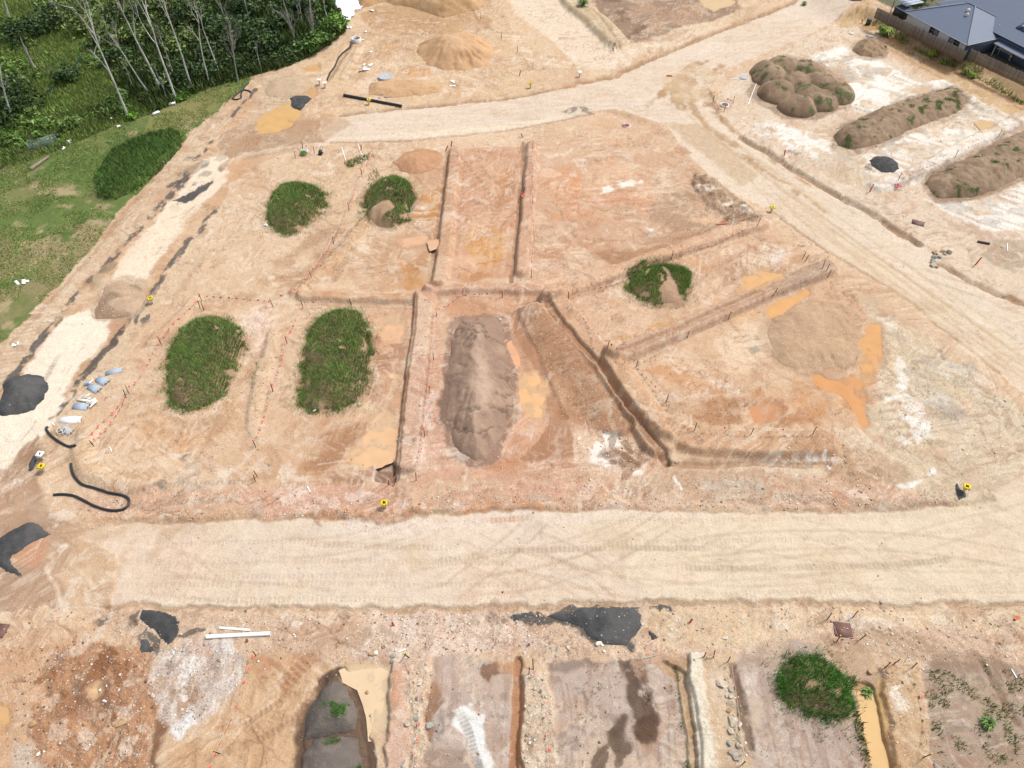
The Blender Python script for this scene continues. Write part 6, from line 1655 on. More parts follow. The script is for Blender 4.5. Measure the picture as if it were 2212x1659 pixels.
for a, b, lb in (((1563, 117), (1580, 119), 'orange pipe offcut lying on the brown lot verge'),):
    pass
pipe((1446-6, 166-2), (1452, 165), .1, 'orange pipe offcut on the upper verge', M_ORANGE, 'orange_pipe')
pipe((1548, 486), (1570, 484), .09, 'orange pipe offcut in the broken bank of the upper right lot', M_ORANGE, 'orange_pipe')
pipe((2190, 1340), (2200, 1333), .1, 'orange pipe offcut at the right end of the stony strip', M_ORANGE, 'orange_pipe')
def hose(pts, r, label, m=M_BLACKP, ribs=True):
    g3 = [at(*p) for p in pts]; P3 = []
    for i in range(len(g3)-1):
        p0, p1, p2, p3 = g3[max(i-1, 0)], g3[i], g3[i+1], g3[min(i+2, len(g3)-1)]
        for k in range(8):
            t = k/8; t2, t3 = t*t, t*t*t
            q = .5*((2*p1)+(-p0+p2)*t+(2*p0-5*p1+4*p2-p3)*t2+(-p0+3*p1-3*p2+p3)*t3)
            q.z = float(gz(q.x, q.y))+r*.85; P3.append(q)
    P3.append(g3[-1]+Vector((0, 0, r*.85)))
    o = g3[0]; n = len(P3)
    rad = np.full(n, r)
    ob = MB().tube([tuple(p-o) for p in P3], rad, 8).build('drain_hose', [m], None, tuple(o), smooth=True)
    return tag(ob, label, 'hose', 'ribbed black drainage hoses')
hose([(104, 923), (101, 929), (112, 943), (130, 956), (145, 964), (155, 965), (164, 964)], .13, 'short black drainage hose by the pipe shells, bent at its end')
hose([(154, 1003), (157, 1020), (165, 1035), (180, 1048), (205, 1055), (235, 1065), (262, 1070), (276, 1076), (280, 1084), (276, 1095), (265, 1102), (248, 1104), (230, 1102), (205, 1094), (180, 1081), (160, 1072), (140, 1069), (117, 1070)], .13, 'long black drainage hose looped on the lower left corner')
hose([(537, 180), (530, 187), (524, 195), (508, 208), (503, 214), (512, 216), (521, 212), (521, 204), (526, 196), (537, 197), (542, 200)], .12, 'black drainage hose curled at the head of the left street')
hose([(760, 95), (752, 107), (740, 118), (731, 132), (722, 148), (713, 162), (707, 174)], .14, 'black service pipe laid in the trench below the manhole ring')
# half pipe shells and plastic bits beside the left street
def shell(px, py, L_, w, rz, label, m, group='split concrete pipe shells'):
    b = at(px, py); root = thing('pipe_shell', label, 'pipe shell', tuple(b), rz, group)
    n = 10; a = np.linspace(-.05*math.pi, 1.05*math.pi, n)*.9+.05*math.pi
    v = []
    for r, x in ((w/2, 0), (w/2, L_), (w/2-.07, 0), (w/2-.07, L_)):
        for t in a: v.append((x-L_/2, math.cos(t)*r, math.sin(t)*r*.62))
    f = []
    for i in range(n-1):
        f += [(i, i+1, n+i+1, n+i), (2*n+i+1, 2*n+i, 3*n+i, 3*n+i+1), (i+1, i, 2*n+i, 2*n+i+1), (n+i, n+i+1, 3*n+i+1, 3*n+i)]
    f += [(0, n, 3*n, 2*n), (n-1, 2*n-1, 4*n-1, 3*n-1)]
    MB().add(v, f).build('shell', [m], root, smooth=False)
    k = []
    for x in (L_*.36, L_*.42):
        v2 = [];
        for r in (w/2+.015,):
            for t in a: v2.append((x-.02, math.cos(t)*r, math.sin(t)*r*.62)); v2.append((x+.02, math.cos(t)*r, math.sin(t)*r*.62))
        k.append(v2)
    mb = MB()
    for v2 in k: mb.add(v2, [(2*i, 2*i+1, 2*i+3, 2*i+2) for i in range(n-1)])
    mb.build('band', [M_CONC if m is not M_WHITE else M_STEEL], root)
    MB().tube([(L_/2-.05, 0, w*.28), (L_/2+.12, 0, w*.3)], .07, 6).build('spigot', [M_CREAM], root)
shell(247, 803, 1.75, .72, .38, 'long narrow blue grey pipe shell, topmost of the row', M_CONCB)
shell(222, 824, 1.45, .95, -.5, 'blue grey pipe shell, second of the row from the top', M_CONCB)
shell(205, 840, 1.45, .95, -.5, 'blue grey pipe shell, third of the row from the top', M_CONCB)
shell(176, 879, 1.65, .95, -.1, 'blue grey pipe shell with white battens beside it', M_CONCB)
shell(154, 907, 2.2, .85, .05, 'white pipe shell with two dark bands', M_WHITE)
shell(146, 932, 1.2, .8, -.35, 'grey pipe shell under the white wheel', M_CONC)
shell(138, 928, 1.0, .8, .9, 'grey broken pipe shell under the white wheel, lying crosswise', M_CONC)
b = at(137, 934, .42); root = thing('spoked_wheel', 'white plastic spoked wheel resting on the grey shells', 'wheel', tuple(b), .3)
root.rotation_euler = (.25, -.15, .3)
a = np.linspace(0, 2*math.pi, 21)
MB().tube(np.stack([.5*np.cos(a), .42*np.sin(a), 0*a], 1), .045, 6, False).build('rim', [M_CREAM], root, smooth=True)
for t in (.3, 1.9, 3.4, 5.0):
    MB().tube([(0, 0, 0), (.5*math.cos(t), .42*math.sin(t), 0)], .04, 5).build('spoke', [M_CREAM], root)
disc(ring_mesh(MB(), .1, .12, -.03, .05, 12), .12, .05, 12).build('hub', [M_CREAM], root)
for n, (px, py, L_, w, rz, lb) in enumerate([(187, 858, 1.0, .28, .9, 'cream broken plastic channel above the battened shell'), (193, 862, .55, .35, -.2, 'short cream plastic plate above the battened shell'), (180, 867, 1.5, .16, -.15, 'white batten lying behind the battened shell'), (199, 869, 1.0, .16, .6, 'white batten leaning right of the battened shell'), (204, 873, .9, .14, .5, 'second white batten right of the battened shell'), (204, 878, .8, .14, 1.2, 'white batten pointing down right of the battened shell')]):
    b = at(px, py, .12+.05*n)
    mb = MB().box((0, 0, 0), (L_, w, .06)).box((0, w/2-.02, .05), (L_, .04, .06))
    tag(mb.build('plastic_batten', [M_CREAM if n < 2 else M_WHITE], None, tuple(b), (random.gauss(0, .08), random.gauss(0, .08), rz)), lb, 'batten', 'plastic battens by the pipe shells')
b = at(189, 832, .18); mb = MB()
for k in range(3): mb.tube([(k*.12-.1, .05*k, -.1), (k*.12-.1, .05*k, .18), (k*.12-.1, .05*k, .26)], [.13, .13, .04], 8)
tag(mb.build('plastic_jug', [mat('pale_blue_plastic', C(170, 205, 232), .4)], None, tuple(b)), 'pale blue plastic jugs beside the third pipe shell', 'jug')

# ---------------------------------------------------------------- steel plates, sump, equipment
def plate(px, py, w, d, rz, label, m=M_RUST, z=.05):
    b = at(px, py, z); root = thing('steel_plate', label, 'steel plate', tuple(b), rz)
    MB().box((0, 0, 0), (w, d, .05)).build('sheet', [m], root)
    MB().box((w*.25, d*.12, .035), (w*.14, .05, .03)).build('lifting_lug', [M_CONCW], root)
plate(1820, 1361, 1.5, 1.3, -.12, 'brown steel plate inside the square of flags')
plate(1983, 482, 1.6, 1.1, -.45, 'brown steel plate lying on the right verge')
plate(3, 1363, .9, 1.2, -.1, 'brown steel plate at the left edge below the road')
mb = MB().box((0, 0, .02), (1.4, .9, .05), .2)
tag(mb.build('sheet_offcut', [M_CONC], None, tuple(at(2044-2, 34+100))), 'x', 'sheet') if False else None
for (px, py, w, d, rz, lb) in [(1944-1+0, 79, 1.6, 1.0, -.5, 'grey sheet offcut lying at the foot of the bank'), (1925-23, 73, .9, .6, .3, 'small cream block left of the grey sheet offcut')]:
    tag(MB().box((0, 0, .05), (w, d, .12)).build('sheet_offcut', [M_CONC if w > 1 else M_CONCW], None, tuple(at(px-63, py, 0)), (0, 0, rz)), lb, 'offcut')
b = at(693, 333); root = thing('plate_compactor', 'small dark plate compactor near the covered manhole', 'compactor', tuple(b), -.2)
MB().box((0, 0, .08), (.55, .8, .14)).build('base_plate', [M_STEEL], root)
MB().box((0, .05, .38), (.42, .5, .42)).box((0, .05, .62), (.3, .34, .1)).build('engine', [mat('engine_grey', C(84, 84, 86), .5, .3)], root)
MB().tube([(-.18, .3, .4), (-.18, .75, .9), (.18, .75, .9), (.18, .3, .4)], .03, 6).build('handle', [M_BLACKP], root)
b = at(657, 326); root = thing('manhole_cover', 'pale manhole cover half hidden by weeds', 'manhole', tuple(b))
ring_mesh(MB(), .5, .62, -.1, .12, 16).build('ring', [M_CONCW], root); disc(MB(), .52, .06, 16).build('cover', [M_CONC], root)
b = at(1327, 108); root = thing('tripod', 'dark survey tripod at the tip of the brown lot', 'tripod', tuple(b), .2)
for k in range(3):
    t = k*2.094; MB().tube([(0, 0, 1.4), (.5*math.cos(t), .5*math.sin(t), -.03)], [.03, .03], 5).build('leg', [M_STEEL], root)
disc(ring_mesh(MB(), .08, .1, 1.36, 1.44, 8), .1, 1.44, 8).build('head', [M_CONC], root)
tp = MB()
for k in range(9): tp.box((random.gauss(0, .25), random.gauss(0, .45), .05+.03*k), (.4, .16, .06), random.random()*3)
tag(tp.build('pink_tape', [M_PINK], None, tuple(at(1938, 398))), 'heap of pink tape on the white lot rim', 'tape')
tp = MB()
for k in range(6): tp.box((random.gauss(0, .15), random.gauss(0, .3), .05+.03*k), (.4, .18, .06), random.random()*3)
tag(tp.build('pink_tape', [M_PINK], None, tuple(at(1130, 422))), 'bundle of pink tape on the ridge right of the narrow lot', 'tape')
pipe((1133, 406), (1131, 418), .1, 'short black pipe next to the pink tape bundle', M_BLACKP, 'black_pipe')
# concrete box sump walls
b = at(830, 1020)
pts_ = [at(*p) for p in ((806, 1000), (846, 990), (850, 1048), (806, 1038))]

# ---------------------------------------------------------------- rocks
M_ROCK = mat('pale_rock', C(206, 192, 172), .9, noise=.25, scale=2.5, bump=.4)
M_ROCKG = mat('grey_rock', C(172, 168, 158), .9, noise=.25, scale=2.5, bump=.4)
M_ROCKT = mat('tan_rock', C(188, 152, 112), .9, noise=.25, scale=2.5, bump=.4)
M_ROCKW = mat('white_rock', C(238, 230, 216), .9, noise=.12, scale=2.5, bump=.3)
def rock_mesh(seed, m, flat=.7):
    bm = bmesh.new(); bmesh.ops.create_icosphere(bm, subdivisions=2, radius=1)
    g = np.random.default_rng(seed); pl = g.normal(size=(10, 3)); pl /= np.linalg.norm(pl, axis=1)[:, None]; off = .38+.4*g.random(10)
    for v in bm.verts:
        p = np.array(v.co)
        for n_, o_ in zip(pl, off):
            d = p@n_-o_
            if d > 0: p -= n_*d
        v.co = (p[0], p[1], p[2]*flat)
    me = bpy.data.meshes.new('rock'); bm.to_mesh(me); bm.free(); me.materials.append(m); return me
RK = {k: [rock_mesh(700+10*i+j, m, .55+.1*j) for j in range(3)] for i, (k, m) in enumerate((('p', M_ROCK), ('g', M_ROCKG), ('t', M_ROCKT), ('w', M_ROCKW)))}
def rock(px, py, r, label, kind='p', group='loose rocks', el=1.0):
    b = at(px, py); o = link('rock', random.choice(RK[kind]), None, (b.x, b.y, b.z+r*.25), (random.random()*.4, random.random()*.4, random.random()*6))
    o.scale = (r*el, r, r*.9); return tag(o, label, 'rock', group)
for n, (px, py, r, k, lb) in enumerate([(2052, 545, .62, 'w', 'largest pale boulder of the rock row by the diagonal road'), (2018, 546, .45, 't', 'tan rock at the upper left of the rock row'), (2034, 543, .4, 't', 'tan rock left of the largest pale boulder'), (2040, 550, .3, 'g', 'small grey rock below the largest pale boulder'), (2025, 548, .3, 'p', 'small pale rock between the tan rocks of the row'), (2020, 557, .5, 'g', 'grey rock in the middle of the rock row'), (2030, 555, .35, 'g', 'grey rock right of the middle of the rock row'), (2016, 563, .42, 'g', 'grey rock third from the bottom of the rock row'), (2015, 574, .42, 'p', 'pale rock near the bottom of the rock row'), (2023, 577, .3, 't', 'bottom tan rock of the rock row'), (2013, 573-6, .4, 'g', 'flat grey rock at the left of the rock row')]):
    rock(px, py, r, lb, k, 'row of rocks beside the diagonal road', 1.2)
BIG = [(1294, 1390, .42, 'w', 'white rock at the lower edge of the wide black spill'), (1300, 1394, .25, 'w', 'small white rock touching the one below the black spill'), (1206, 1401, .4, 'p', 'pale rock left of the black spill on the stony strip'), (1228, 1400, .36, 'p', 'pale rock second left of the black spill'), (1181, 1393, .3, 'p', 'small pale rock near an orange stub'), (1203, 1414, .32, 'p', 'pale rock at the head of the burnt lot'), (1133, 1411, .3, 'w', 'white rock by the red trench head'), (1305, 1408, .26, 'w', 'white rock above the burnt lot'),
       (1450, 1361, .28, 'w', 'white rock right of the small black spill'), (1567, 1378, .3, 'w', 'white rock on the stony strip above the pale cut'), (804, 1413, .5, 't', 'big tan rock on the rim of the cream puddle'), (812, 1412, .34, 'w', 'white rock on the rim of the cream puddle'), (850, 1418, .42, 'g', 'grey rock at the right rim of the cream puddle'), (848, 1428, .34, 'g', 'grey rock at the right shore of the cream puddle'), (792, 1497, .3, 't', 'dark rock standing in the cream puddle'), (801, 1546, .2, 't', 'dark rock low in the cream puddle'),
       (901, 1554, .5, 'g', 'big grey rock on the stony bund'), (925, 1567, .52, 'g', 'flat grey rock at the right edge of the stony bund'), (880, 1565, .42, 'p', 'pale rock in the middle of the stony bund'), (895, 1600, .36, 'w', 'white rock low on the stony bund'), (900, 1540, .3, 'p', 'pale rock above the big grey rock of the bund'), (873, 1652, .4, 'p', 'pale rock at the foot of the stony bund'), (906, 1478, .3, 'w', 'white rock in the upper part of the stony bund'),
       (1558, 1478, .62, 'p', 'big slab rock at the top of the rocky bund'), (1577, 1492, .5, 'g', 'grey rock second on the rocky bund'), (1580, 1505, .34, 'p', 'pale rock third on the rocky bund'), (1580, 1558, .62, 'p', 'big pale rock midway on the rocky bund'), (1597, 1565, .36, 'w', 'white rock right of the big pale rock of the bund'), (1578, 1580, .42, 'p', 'pale rock below the big pale rock of the bund'), (1575, 1608, .46, 'g', 'long grey rock low on the rocky bund'), (1591, 1635, .6, 'p', 'big cream rock at the foot of the rocky bund'), (1580, 1624, .42, 'g', 'grey rock beside the big cream rock'), (1575, 1535, .34, 't', 'tan rock left of the middle of the rocky bund'), (1598, 1610, .44, 'p', 'pale slab right of the long grey rock'),
       (1880, 1452, .5, 't', 'tan rock above the yellow puddle'), (1916, 1451, .34, 't', 'tan block at the foot of the tall picket'), (1927, 1370, .22, 'w', 'white rock right of the steel plate'), (1903, 1302, .3, 'g', 'grey rock on the road edge above the plate'), (1864, 1315, .26, 'w', 'white rock on the verge above the plate'),
       (262, 1564, .5, 't', 'big tan rock in the red broken ground'), (248, 1566, .38, 't', 'tan rock beside the big tan rock of the red ground'), (71, 1565, .5, 't', 'tan rock at the left edge of the red ground'), (182, 1566, .36, 't', 'tan rock in the lower red ground'), (227, 1515, .28, 'w', 'white rock in the middle of the red ground'), (330, 1504, .3, 'p', 'rock on the right edge of the red ground'), (85, 1628, .3, 'w', 'white rock at the lower left of the red ground'), (375, 1411, .3, 'w', 'white rock at the top of the white gravel'), (394, 1533, .26, 'w', 'white rock low on the white gravel'), (126, 1396, .3, 't', 'tan rock at the top left of the red ground'), (234, 1640, .4, 't', 'tan rock at the bottom of the red ground'),
       (826, 205, .6, 'g', 'grey rubble rock above the long black pipe'), (833, 210, .5, 'g', 'second grey rubble rock above the long black pipe'), (821, 211, .42, 'w', 'white rubble rock above the long black pipe'), (1738, 612, .22, 'w', 'white stone on the ridge below the wedge lot'), (1480, 703, .2, 'w', 'white stone on the far ridge'), (1080, 690, .34, 'w', 'round pale stone at the top of the centre heap'), (776, 874, .3, 'p', 'pale stone at the foot of the upright oval mound'), (180, 700, .3, 'w', 'white stone on the left verge'), (385, 440, .3, 'w', 'white rock on the mown grass edge'), (362, 437, .24, 'w', 'small white rock on the mown grass'), (1893, 316, .3, 't', 'tan stone at the foot of the long weedy ridge'), (2035-2, 305, .3, 'w', 'white stone behind the long weedy ridge')]
for px, py, r, k, lb in BIG: rock(px, py, r*.68, lb, k, 'loose rocks', 1+.5*random.random())
# broken stone too small to count
def chips(name, polys, dens, r0, r1, cols, seed):
    g = np.random.default_rng(seed); Q = []
    for pl, dn in polys:
        q = sample_poly(pl, dn*dens, g); q = q[fbm(q[:, 0], q[:, 1], 1.6, 3, seed) > -.35+.7*(g.random(len(q))-.5)]; Q.append(q)
    q = np.concatenate(Q); n = len(q)
    q = q[np.abs(q[:, 0]) < np.interp(q[:, 1], yrow, hw)*.92]; n = len(q)
    octa = np.array([(1, 0, 0), (0, 1, 0), (-1, 0, 0), (0, -1, 0), (0, 0, .8), (0, 0, -.5)])
    s_ = r0*(r1/r0)**(g.random(n)**2.2)
    v = octa[None]*(.6+.7*g.random((n, 6, 1)))*s_[:, None, None]*np.stack([.8+.6*g.random(n), .8+.6*g.random(n), .5+.4*g.random(n)], 1)[:, None, :]
    a = g.random(n)*6.28; ca, sa = np.cos(a)[:, None], np.sin(a)[:, None]
    x = v[..., 0]*ca-v[..., 1]*sa; y = v[..., 0]*sa+v[..., 1]*ca
    v = np.stack([x+q[:, :1], y+q[:, 1:], v[..., 2]+gz(q[:, 0], q[:, 1])[:, None]+.2*s_[:, None]], -1).reshape(-1, 3)
    f0 = np.array([(0, 1, 4), (1, 2, 4), (2, 3, 4), (3, 0, 4), (1, 0, 5), (2, 1, 5), (3, 2, 5), (0, 3, 5)])
    f = (f0[None]+(np.arange(n)*6)[:, None, None]).reshape(-1, 3)
    c = np.array([C(*c) for c in cols])[g.integers(0, len(cols), n)]*(.8+.35*g.random(n))[:, None]
    return tag(link(name, mesh_np(name, v, f, [M_LEAF], False, np.repeat(np.clip(c, 0, .85), 6, 0))), kind='stuff')
ST = [(244, 238, 228), (226, 212, 194), (206, 186, 164), (238, 226, 206), (172, 150, 130)]
chips('broken_stone', [("888,1430 945,1440 930,1520 915,1640 900,1720 872,1720 880,1560", 9), ("1135,1460 1185,1450 1195,1540 1205,1720 1125,1720 1130,1560", 8), ("1560,1460 1590,1470 1610,1560 1630,1640 1590,1640 1575,1560", 14),
     ("335,1420 380,1395 480,1380 530,1410 520,1470 470,1540 400,1582 355,1570 338,1500", 9), ("80,1470 130,1395 230,1390 330,1420 345,1500 320,1600 340,1720 70,1720 80,1600", 4.5), (BS, 1.6), ("850,1320 1200,1320 1200,1400 900,1420 760,1420 800,1350", 7),
     ("150,1060 400,1062 840,1050 1450,1030 1600,1010 1900,1040 2000,1070 1900,1098 1600,1102 1300,1092 1000,1102 740,1114 300,1122 190,1120", 2.2), ("1540,1068 1700,1065 1900,1082 2060,1078 2060,1095 1900,1100 1600,1103", 7), ("690,1110 740,1100 850,1105 900,1095 900,1110 740,1120", 6),
     ("1915,1460 1990,1460 2010,1720 1950,1720 1925,1600", 3), ("1860,1350 1960,1360 2040,1420 1960,1430 1880,1400", 5), (LR, .7), ("1760,960 1840,970 1830,1015 1750,1010", 3), (VR, .5), (VL, .5), ("1500,380 1600,430 1640,480 1560,480 1520,430", 2.5), ("520,790 600,770 560,900 510,940", 3), ("430,960 560,940 600,1040 440,1040", 1.4), ("920,650 950,650 920,1030 880,1030", 2.5), ("1235,935 1370,950 1400,1020 1250,1025", 2)],
     1.0, .03, .15, ST, 801)
chips('scattered_stone', [(LG, .35), (LA, .35), (LC, .35), (LD, .35), (LE, .4), (LF, .4), (R1, .22), (R2, .12), ("740,240 700,105 1060,20 1240,148", .3), (WL, .25), (GRASSF, .05)], 1.0, .03, .11, ST+[(150, 124, 100), (130, 104, 84)], 802)
chips('soil_clods', [(LL, 3.5), ("930,1430 1105,1450 1110,1720 905,1720", .8), ("1195,1430 1470,1450 1490,1720 1205,1720", .9), ("150,1060 900,1060 1450,1040 2000,1070 1900,1098 740,1114 300,1122", 1.5), (BS, 1.2), ("1500,380 1640,480 1560,480", 2), (M0, .5), ("640,1700 660,1560 690,1480 770,1500 795,1720", 1)], 1.0, .035, .12, [(160, 120, 88), (146, 108, 80), (186, 148, 114), (132, 104, 84)], 803)

# clods of the local earth lying everywhere on the bare ground
g = np.random.default_rng(804)
w_area = np.gradient(yrow)[np.arange(X.size)//NC]*(hw[np.arange(X.size)//NC]*2/NC)
pk_ = np.nonzero(((ZONE == 0) | (ZONE == 2)) & (g.random(X.size) < np.clip(w_area*3.2*(.35+STONE*1.2)*(.4+.9*(NB+.5)), 0, .5)) & (WET < .2))[0]
n = len(pk_)
octa = np.array([(1, 0, 0), (0, 1, 0), (-1, 0, 0), (0, -1, 0), (0, 0, .8)]); s_ = .03*(4.2)**(g.random(n)**2)
v = octa[None]*(.6+.7*g.random((n, 5, 1)))*s_[:, None, None]
v += np.stack([X[pk_]+g.normal(0, .05, n), Y[pk_]+g.normal(0, .05, n), Z[pk_]+.1*s_], 1)[:, None, :]
f = (np.array([(0, 1, 4), (1, 2, 4), (2, 3, 4), (3, 0, 4)])[None]+(np.arange(n)*5)[:, None, None]).reshape(-1, 3)
c = COLR[pk_]*(.72+.5*g.random(n))[:, None]
tag(link('earth_clods', mesh_np('earth_clods', v.reshape(-1, 3), f, [M_LEAF], False, np.repeat(np.clip(c, .004, .85), 5, 0))), kind='stuff')

# ---------------------------------------------------------------- debris near the forest
M_SHEET = mat('white_sheeting', (.82, .83, .84), .6, noise=.04)
i_ = P("700,-60 800,-60 790,0 783,22 768,24 762,40 755,52 748,66 740,48 732,24 712,2")
lo, hi = i_.min(0), i_.max(0); nx, ny = 60, 60
gx, gy = np.meshgrid(np.linspace(lo[0], hi[0], nx), np.linspace(lo[1], hi[1], ny)); gx, gy = gx.ravel(), gy.ravel()
s = sdf(i_, gx+.8*fbm(gx, gy, 2, 3, 9), gy+.8*fbm(gx, gy, 2, 3, 10))
idx = np.arange(nx*ny).reshape(ny, nx); qd = np.stack([idx[:-1, :-1], idx[:-1, 1:], idx[1:, 1:], idx[1:, :-1]], -1).reshape(-1, 4)
qd = qd[(s[qd] > 0).all(1)]; us, inv = np.unique(qd, return_inverse=True)
vz = gz(gx, gy)+.25+.25*fbm(gx, gy, 1.5, 4, 11)
v = np.stack([gx, gy, vz], 1)[us]; o = v.mean(0)
tag(link('plastic_sheet', mesh_np('plastic_sheet', v-o, inv.reshape(qd.shape), [M_SHEET], True), None, tuple(o)), 'large crumpled white plastic sheet at the top edge beside the forest', 'sheeting')
def scrap(px, py, w, d, label, m=M_SHEET, n=3, seed=0):
    g = np.random.default_rng(seed); mb = MB()
    for k in range(n):
        R = np.array(Matrix.Rotation(g.normal(0, .25), 3, 'X') @ Matrix.Rotation(g.normal(0, .25), 3, 'Y') @ Matrix.Rotation(g.random()*3, 3, 'Z'))
        mb.box((g.normal(0, w*.3), g.normal(0, d*.3), .08+.04*k), (w*(.5+.5*g.random()), d*(.4+.4*g.random()), .04), R=R)
    return tag(mb.build('scrap', [m], None, tuple(at(px, py))), label, 'scrap', 'scraps of white waste')
for n, (x, y, w, d, lb) in enumerate([(106+0, 110, .0, 0, ''), (245, 111, 1.2, .9, 'white scrap deep in the wild grass'), (348, 223, .8, .4, 'pale scrap at the corner of the mown grass'), (256, 274, .9, .5, 'white scrap at the foot of the forked gum'), (147, 308, 1.0, .5, 'grey scrap by the panel fence'), (242, 256, .5, .4, 'small pale scrap in the grass behind the forked gum'), (138, 321, .3, .6, 'white scrap in front of the panel fence'), (303, 205, .4, .4, 'white scrap among the gum trunks'),
       (783, 150, 1.6, .9, 'white broken sheets lying on the earth shelf'), (795, 142, 1.2, .5, 'white sheet strip above the broken sheets'), (803, 113, .7, .4, 'white scrap left of the big stockpile'), (751, 60, 1.2, .8, 'white scraps at the tip of the plastic sheet'), (800, 24, 1.4, .5, 'white scrap above the earth bank'), (979, 179, .5, .7, 'white scrap pair on the upper verge'), (978, 186, .4, .4, 'small white scrap below the pair on the upper verge'), (788, 70, .5, .4, 'small white scrap near the manhole ring'), (48, 611, 1.3, .5, 'white bag on the dry grass at the left edge'), (35, 744, .7, .4, 'grey scrap on the left verge'), (577, 488, .6, .3, 'white scrap by the farthest grass mound'), (685, 433, .4, .6, 'white bag on the flank of the farthest grass mound'), (680, 887, .4, .6, 'white scrap at the foot of the upright oval mound'), (1495, 936-2, .0, 0, '')]):
    if lb: scrap(x, y, w, d, lb, seed=n)
# crash barrier like white rails near the mown grass
for a, b, lb in (((331, 250), (345, 244), 'white plastic rail lying at the edge of the mown grass, left one'), ((365, 228), (380, 225), 'white plastic rail lying at the edge of the mown grass, right one')):
    A, B = at(*a), at(*b); L_ = (B-A).length; ang = math.atan2(B.y-A.y, B.x-A.x); root = thing('plastic_rail', lb, 'rail', tuple((A+B)/2), ang)
    MB().box((0, 0, .3), (L_, .5, .14)).build('bar', [M_WHITE], root)
    for k in range(5): MB().box((L_*(-.42+.21*k), 0, .12), (.12, .3, .24)).build('foot', [M_WHITE], root)
# temporary fence panel
A, B = at(69, 330), at(128, 310); L_ = (B-A).length; ang = math.atan2(B.y-A.y, B.x-A.x)
root = thing('temporary_fence', 'grey temporary mesh fence panel leaning in the grass', 'fence panel', tuple(A), ang); root.rotation_euler = (-.5, 0, ang)
M_GALV = mat('galvanised_steel', C(170, 188, 184), .45, .5)
for c, sz, nm in (((L_/2, 0, 1.5), (L_, .06, .06), 'rail'), ((L_/2, 0, .1), (L_, .06, .06), 'rail'), ((0, 0, .8), (.06, .06, 1.46), 'post'), ((L_, 0, .8), (.06, .06, 1.46), 'post')):
    MB().box(c, sz).build(nm, [M_GALV], root)
mb = MB()
for k in range(1, 22): mb.box((L_*k/22, 0, .8), (.025, .02, 1.34))
for k in range(1, 9): mb.box((L_/2, .022, .1+1.4*k/9), (L_-.1, .02, .025))
w_ = mb.build('mesh_wires', [M_GALV], root); w_['kind'] = 'stuff'
A, B = at(68, 368), at(106, 341); L_ = (B-A).length; d = (B-A)/L_
root = thing('fallen_log', 'grey fallen log lying in the grass at the left', 'log', tuple(A+Vector((0, 0, .2))))
MB().tube([(0, 0, 0), tuple(d*L_*.4+Vector((0, .05, 0))), tuple(d*L_)], [.3, .26, .18], 8, False).build('wood', [M_WOOD], root, smooth=True)
MB().tube([(0, 0, 0), tuple(d*-.01)], [.29, .28], 8, True).build('cut_end', [mat('cut_wood', C(190, 168, 130), .9)], root)
for n, (pts, lb) in enumerate([(((150, 165), (158, 153), (177, 128)), 'green silt fence strip in the wild grass, upper one'), (((100, 205), (108, 200), (118, 192)), 'green silt fence strip in the wild grass, lower one'), (((15, 285), (25, 282), (42, 274)), 'green silt fence strip at the left edge')]):
    g3 = [at(*p) for p in pts]; o = g3[0]; root = thing('silt_fence', lb, 'silt fence', tuple(o))
    vv = []; 
    for p in g3: vv += [tuple(p-o), tuple(p-o+Vector((.1, .05, .6)))]
    vv += [(x+.02, y+.03, z) for x, y, z in vv]; m_ = len(g3)*2
    ff = [(2*k, 2*k+2, 2*k+3, 2*k+1) for k in range(len(g3)-1)]+[(m_+2*k+2, m_+2*k, m_+2*k+1, m_+2*k+3) for k in range(len(g3)-1)]
    MB().add(vv, ff).build('cloth', [mat('green_cloth', C(38, 96, 76), .8)], root)
    for p in g3: MB().box(tuple(p-o+Vector((0, .06, .3))), (.05, .05, .9)).build('stake', [M_WOOD], root)
for n, (x, y) in enumerate([(583, 150), (597, 146), (612, 142), (663, 122), (570, 152), (505, 174), (527, 168), (480, 180), (440, 196), (465, 189)]):
    ob = MB().box((0, 0, .5), (.09, .09, 1.3)).box((0, 0, 1.18), (.1, .1, .08)).build('fence_post', [M_WOOD], None, tuple(at(x, y)), (random.gauss(0, .05), random.gauss(0, .05), random.random()))
    tag(ob, 'weathered post at the forest edge, '+['behind the low olive bush', 'between the olive bush and the wide dead tree foot', 'right of the olive bush', 'at the feet of the green bushes', 'at the corner by the orange run-off', 'under the twiggy grey tree', 'beside the coiled hose', 'at the foot of the thin grey gum', 'under the slim white gum', 'between the slim gums'][n], 'post', 'posts along the forest edge')

